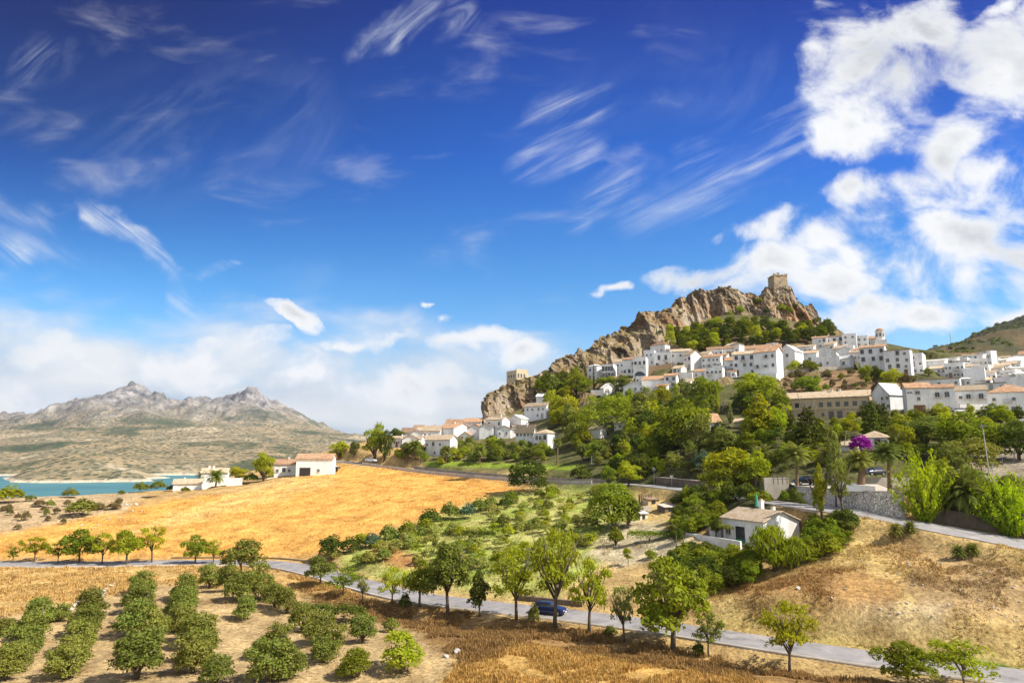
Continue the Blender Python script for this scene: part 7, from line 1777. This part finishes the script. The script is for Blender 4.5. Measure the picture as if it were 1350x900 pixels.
for lb, cx, by, w, mt in (('green water trough in the smallholding', 853, 673, 12, 'green'), ('pale green water tank beside the low stone shed', 874, 671, 13, 'green')):
    p = at(cx, by); w = w * p.y / FPX; e = link('water_trough', None, None, p, .2); tag(e, lb, 'trough'); mb = MB(); mb.box(-w / 2, w / 2, -.5, -.38, 0, .8); mb.box(-w / 2, w / 2, .38, .5, 0, .8); mb.box(-w / 2, -w / 2 + .12, -.377, .377, 0, .8); mb.box(w / 2 - .12, w / 2, -.377, .377, 0, .8); link('basin', mb.mesh('basin', CONC), e); mb = MB(); mb.poly([(-w / 2 + .12, -.377, .7), (w / 2 - .12, -.377, .7), (w / 2 - .12, .377, .7), (-w / 2 + .12, .377, .7)]); link('water', mb.mesh('water', mat_simple('trough_water', (.12, .26, .18), .2, .1)), e)
fence('rough timber paling on the smallholding slope', [at(px, py) for px, py in ((843, 662), (846, 662), (849, 663), (852, 663), (856, 662), (859, 661))], 1.7, .3, (), WOODP, 1)
fence('row of leaning vine stakes on the bare plot', [at(px, py) for px, py in ((845, 722), (853, 721), (892, 719))], 1.6, .1, (), WOODP, 1)
# stones --------------------------------------------------------------------------------------
STW = mat_simple('white_limestone', (.50, .47, .42), .95, .3, 1.5, bump=.5, obj_var=.2)
def rock_mesh(seed):
    rng = np.random.default_rng(seed); import bmesh
    bm = bmesh.new(); bmesh.ops.create_icosphere(bm, subdivisions=3, radius=1)
    P = np.array([v.co for v in bm.verts]); n = 1 + (fbm(P[:, 0] * 1.3 + seed, P[:, 1] * 1.3, P[:, 2] * 1.3, seed, 4) - .5) * 1.1
    for _ in range(5):
        d = rng.normal(size=3); d /= np.linalg.norm(d); k = P @ d; n = np.where(k > .6, n * .6 / np.maximum(k, .6), n)
    for v, s in zip(bm.verts, n): v.co = v.co * s
    me = D.meshes.new('rock'); bm.to_mesh(me); bm.free(); me.materials.append(STW); return me
RK = [rock_mesh(i) for i in range(4)]
rn = random.Random(77)
def rock(label, cx, py, w, group):
    p = at(cx, py); r = w / FPX * p.y * .5; tag(link('rock', RK[rn.randrange(4)], None, p + Vector((0, 0, r * .25)), rn.uniform(0, 6), (r, r * .8, r * .65)), label, 'rock', group)
rock('biggest white boulder at the end of the grove stones', 134, 785, 15, None)
for cx, py, w in ((146, 773, 8), (141, 777, 8), (124, 783, 8), (122, 789, 9), (112, 791, 9), (104, 795, 9), (98, 798, 8), (116, 795, 7), (108, 800, 7), (128, 778, 6), (150, 770, 6), (94, 803, 6)): rock('white limestone lump in the stone heap at the head of the grove', cx, py, w, 'stone heap at the head of the grove')
rock('pale boulder in the orange patch of the triangular field', 1053, 776, 8, None); rock('white block in the brown grass by the grove', 602, 860, 12, None); rock('second white block in the brown grass by the grove', 588, 866, 9, None)
for _ in range(110):
    a, b2 = rn.uniform(1060, 1345), rn.uniform(715, 822)
    if not inpoly(np.array([a]), np.array([b2]), [(1120, 720), (1180, 705), (1345, 760), (1345, 820), (1180, 822), (1080, 808), (1100, 770)])[0]: continue
    rock('small pale stone strewn over the dry triangular field', a, b2, rn.choice((1.5, 2, 2, 3, 4)), 'stones strewn over the triangular field')
for _ in range(40): rock('pale stone lying on the rocky brow above the lake', rn.uniform(0, 190), rn.uniform(664, 698), rn.choice((2, 3, 4, 5)), 'stones on the rocky brow')

# ------------------------------------------------------------------ dry grass: one object nobody could count
m, nt = newmat('dry_grass')
o = N(nt, 'ShaderNodeOutputMaterial'); at_ = N(nt, 'ShaderNodeAttribute', attribute_name='land'); df = N(nt, 'ShaderNodeBsdfDiffuse'); tr = N(nt, 'ShaderNodeBsdfTranslucent'); mx = N(nt, 'ShaderNodeMixShader'); mx.inputs[0].default_value = .3
L(nt, at_.outputs['Color'], df.inputs[0]); L(nt, at_.outputs['Color'], tr.inputs[0]); L(nt, df.outputs[0], mx.inputs[1]); L(nt, tr.outputs[0], mx.inputs[2]); L(nt, mx.outputs[0], o.inputs[0])
def tufts(name, label, polys, n, hgt, seed, ymin, ymax, blades=4, dense=.45):
    rng = np.random.default_rng(seed)
    ii, jj = np.nonzero(np.any([inpoly(QX, QY, pl) for pl in polys], 0) & (YY > ymin) & (YY < ymax))
    w_ = GY[ii] ** 2 * np.gradient(np.log(GY))[ii]; k = rng.choice(len(ii), n, p=w_ / w_.sum())
    i, j = ii[k], jj[k]; u = GU[j] + rng.uniform(0, .00215, n); Y = GY[i] * np.exp(rng.uniform(0, .0045, n)); X = u * Y
    z = ZZ[i, j]; keep = fbm(X * .25, Y * .25, seed=seed + 1, octs=4) > dense
    # keep off the tarmac
    rs = np.array([tuple(p) for p in R1[::2]] + [tuple(p) for p in R2[::2]])
    dmin = np.full(n, 99.)
    for a in range(0, len(rs), 40): dmin = np.minimum(dmin, np.hypot(X[:, None] - rs[None, a:a + 40, 0], Y[:, None] - rs[None, a:a + 40, 1]).min(1))
    keep &= dmin > 3.9
    X, Y, z, i, j = X[keep], Y[keep], z[keep], i[keep], j[keep]; n = len(X)
    B = blades; az = rng.uniform(0, 6.28, (n, B)); h = hgt * (.35 + 1.5 * np.clip(fbm(X * .5, Y * .5, seed=seed + 2, octs=3) - .15, 0, 1))[:, None] * rng.uniform(.45, 1.3, (n, 1)) * rng.uniform(.6, 1.1, (n, B)); lean = rng.uniform(.1, .6, (n, B)) * h; wd = .05 + .08 * h
    ox, oy = rng.normal(0, .12, (n, B)), rng.normal(0, .12, (n, B)); bx, by = X[:, None] + ox, Y[:, None] + oy
    a = np.stack([bx - np.sin(az) * wd, by + np.cos(az) * wd, np.repeat(z[:, None], B, 1) - .03], -1); b2 = np.stack([bx + np.sin(az) * wd, by - np.cos(az) * wd, np.repeat(z[:, None], B, 1) - .03], -1); c = np.stack([bx + np.cos(az) * lean, by + np.sin(az) * lean, z[:, None] + h], -1)
    V = np.stack([a, b2, c], 2).reshape(-1, 3); F = np.arange(len(V)).reshape(-1, 3)
    me = mesh_np(name, V, F, [m]); col = COVER[i, j] * rng.uniform(.9, 1.45, (n, 1)) * np.where(rng.random((n, 1)) < .25, np.array([[.8, .72, .6]]), 1.0)
    set_color(me, 'land', np.repeat(col, B * 3, 0)); o = link(name, me); tag(o, label, 'grass', None, 'stuff')
BR = [(345, 752), (430, 765), (480, 790), (600, 806), (760, 826), (900, 862), (1040, 884), (1180, 905), (1180, 990), (560, 990), (600, 870), (545, 830), (420, 795)]
tufts('dry_grass', 'long brown and golden grass on the bank below the lane', [BR], 34000, .40, 1, 58, 125, 5, .42)
tufts('straw_grass', 'dry straw grass of the triangular field', [TRI], 26000, .32, 2, 60, 108, 4, .47)
tufts('field_grass', 'golden stubble grass of the big field', [FIELD], 26000, .34, 3, 120, 262, 3, .45)
tufts('verge_grass', 'pale dry grass between the grove and the far lane', [[(-100, 760), (0, 748), (210, 745), (350, 748), (420, 765), (480, 790), (330, 775), (210, 768), (120, 795), (40, 810), (-100, 830)]], 14000, .42, 4, 80, 150, 4, .42)
tufts('slope_grass', 'thin dry grass between the pale saplings', [[(440, 738), (500, 708), (570, 684), (650, 655), (720, 640), (800, 645), (850, 665), (790, 745), (720, 785), (560, 775), (470, 755)]], 22000, .40, 5, 90, 195, 4, .45)
GROUND.vertices.foreach_set('co', np.stack([XX, YY, ZZ], -1).astype(np.float32).ravel()); GROUND.update()
# scrub on the green hill: low bushes nobody could count
rng = np.random.default_rng(8); ii, jj = np.nonzero((YY > 640) & (UU > .5) & (YY < 1150)); k = rng.choice(len(ii), 1500)
Pp, Nn_ = [], []
for i, j in zip(ii[k], jj[k]):
    if vnoise(np.array([XX[i, j] * .012]), np.array([YY[i, j] * .012]), None, 6)[0] < .42: continue
    s_ = rng.uniform(1.2, 3.6); d = rng.normal(size=(16, 3)); d /= np.linalg.norm(d, axis=1, keepdims=True); d[:, 2] = np.abs(d[:, 2])
    Pp.append(np.array([XX[i, j] + rng.uniform(-2, 2), YY[i, j] + rng.uniform(-5, 5), ZZ[i, j]]) + d * s_ * [1.1, 1.1, .8]); Nn_.append(d)
V, F = leaf_quads(np.concatenate(Pp), np.concatenate(Nn_), 1.3, rng, .1, .7)
tag(link('hill_scrub', mesh_np('hill_scrub', V, F, [F_['dark']])), 'dark scrub dotted over the hill beyond the village', 'scrub', None, 'stuff')
# remove construction copies of meshes nobody uses
for me in list(D.meshes):
    if me.users == 0: D.meshes.remove(me)
# ------------------------------------------------------------------ air between here and the mountains
m, nt = newmat('haze_air')
o = N(nt, 'ShaderNodeOutputMaterial'); v = N(nt, 'ShaderNodeVolumePrincipled'); v.inputs['Color'].default_value = (.74, .84, 1.0, 1); v.inputs['Density'].default_value = .000034; v.inputs['Anisotropy'].default_value = .2
L(nt, v.outputs[0], o.inputs['Volume'])
mb = MB(); mb.box(-9800, 2600, -60, 9300, -135, 730); hz = link('haze', mb.mesh('haze', m)); hz['kind'] = 'stuff'; hz['label'] = 'thin pale haze over the reservoir and mountains'; hz['category'] = 'haze'
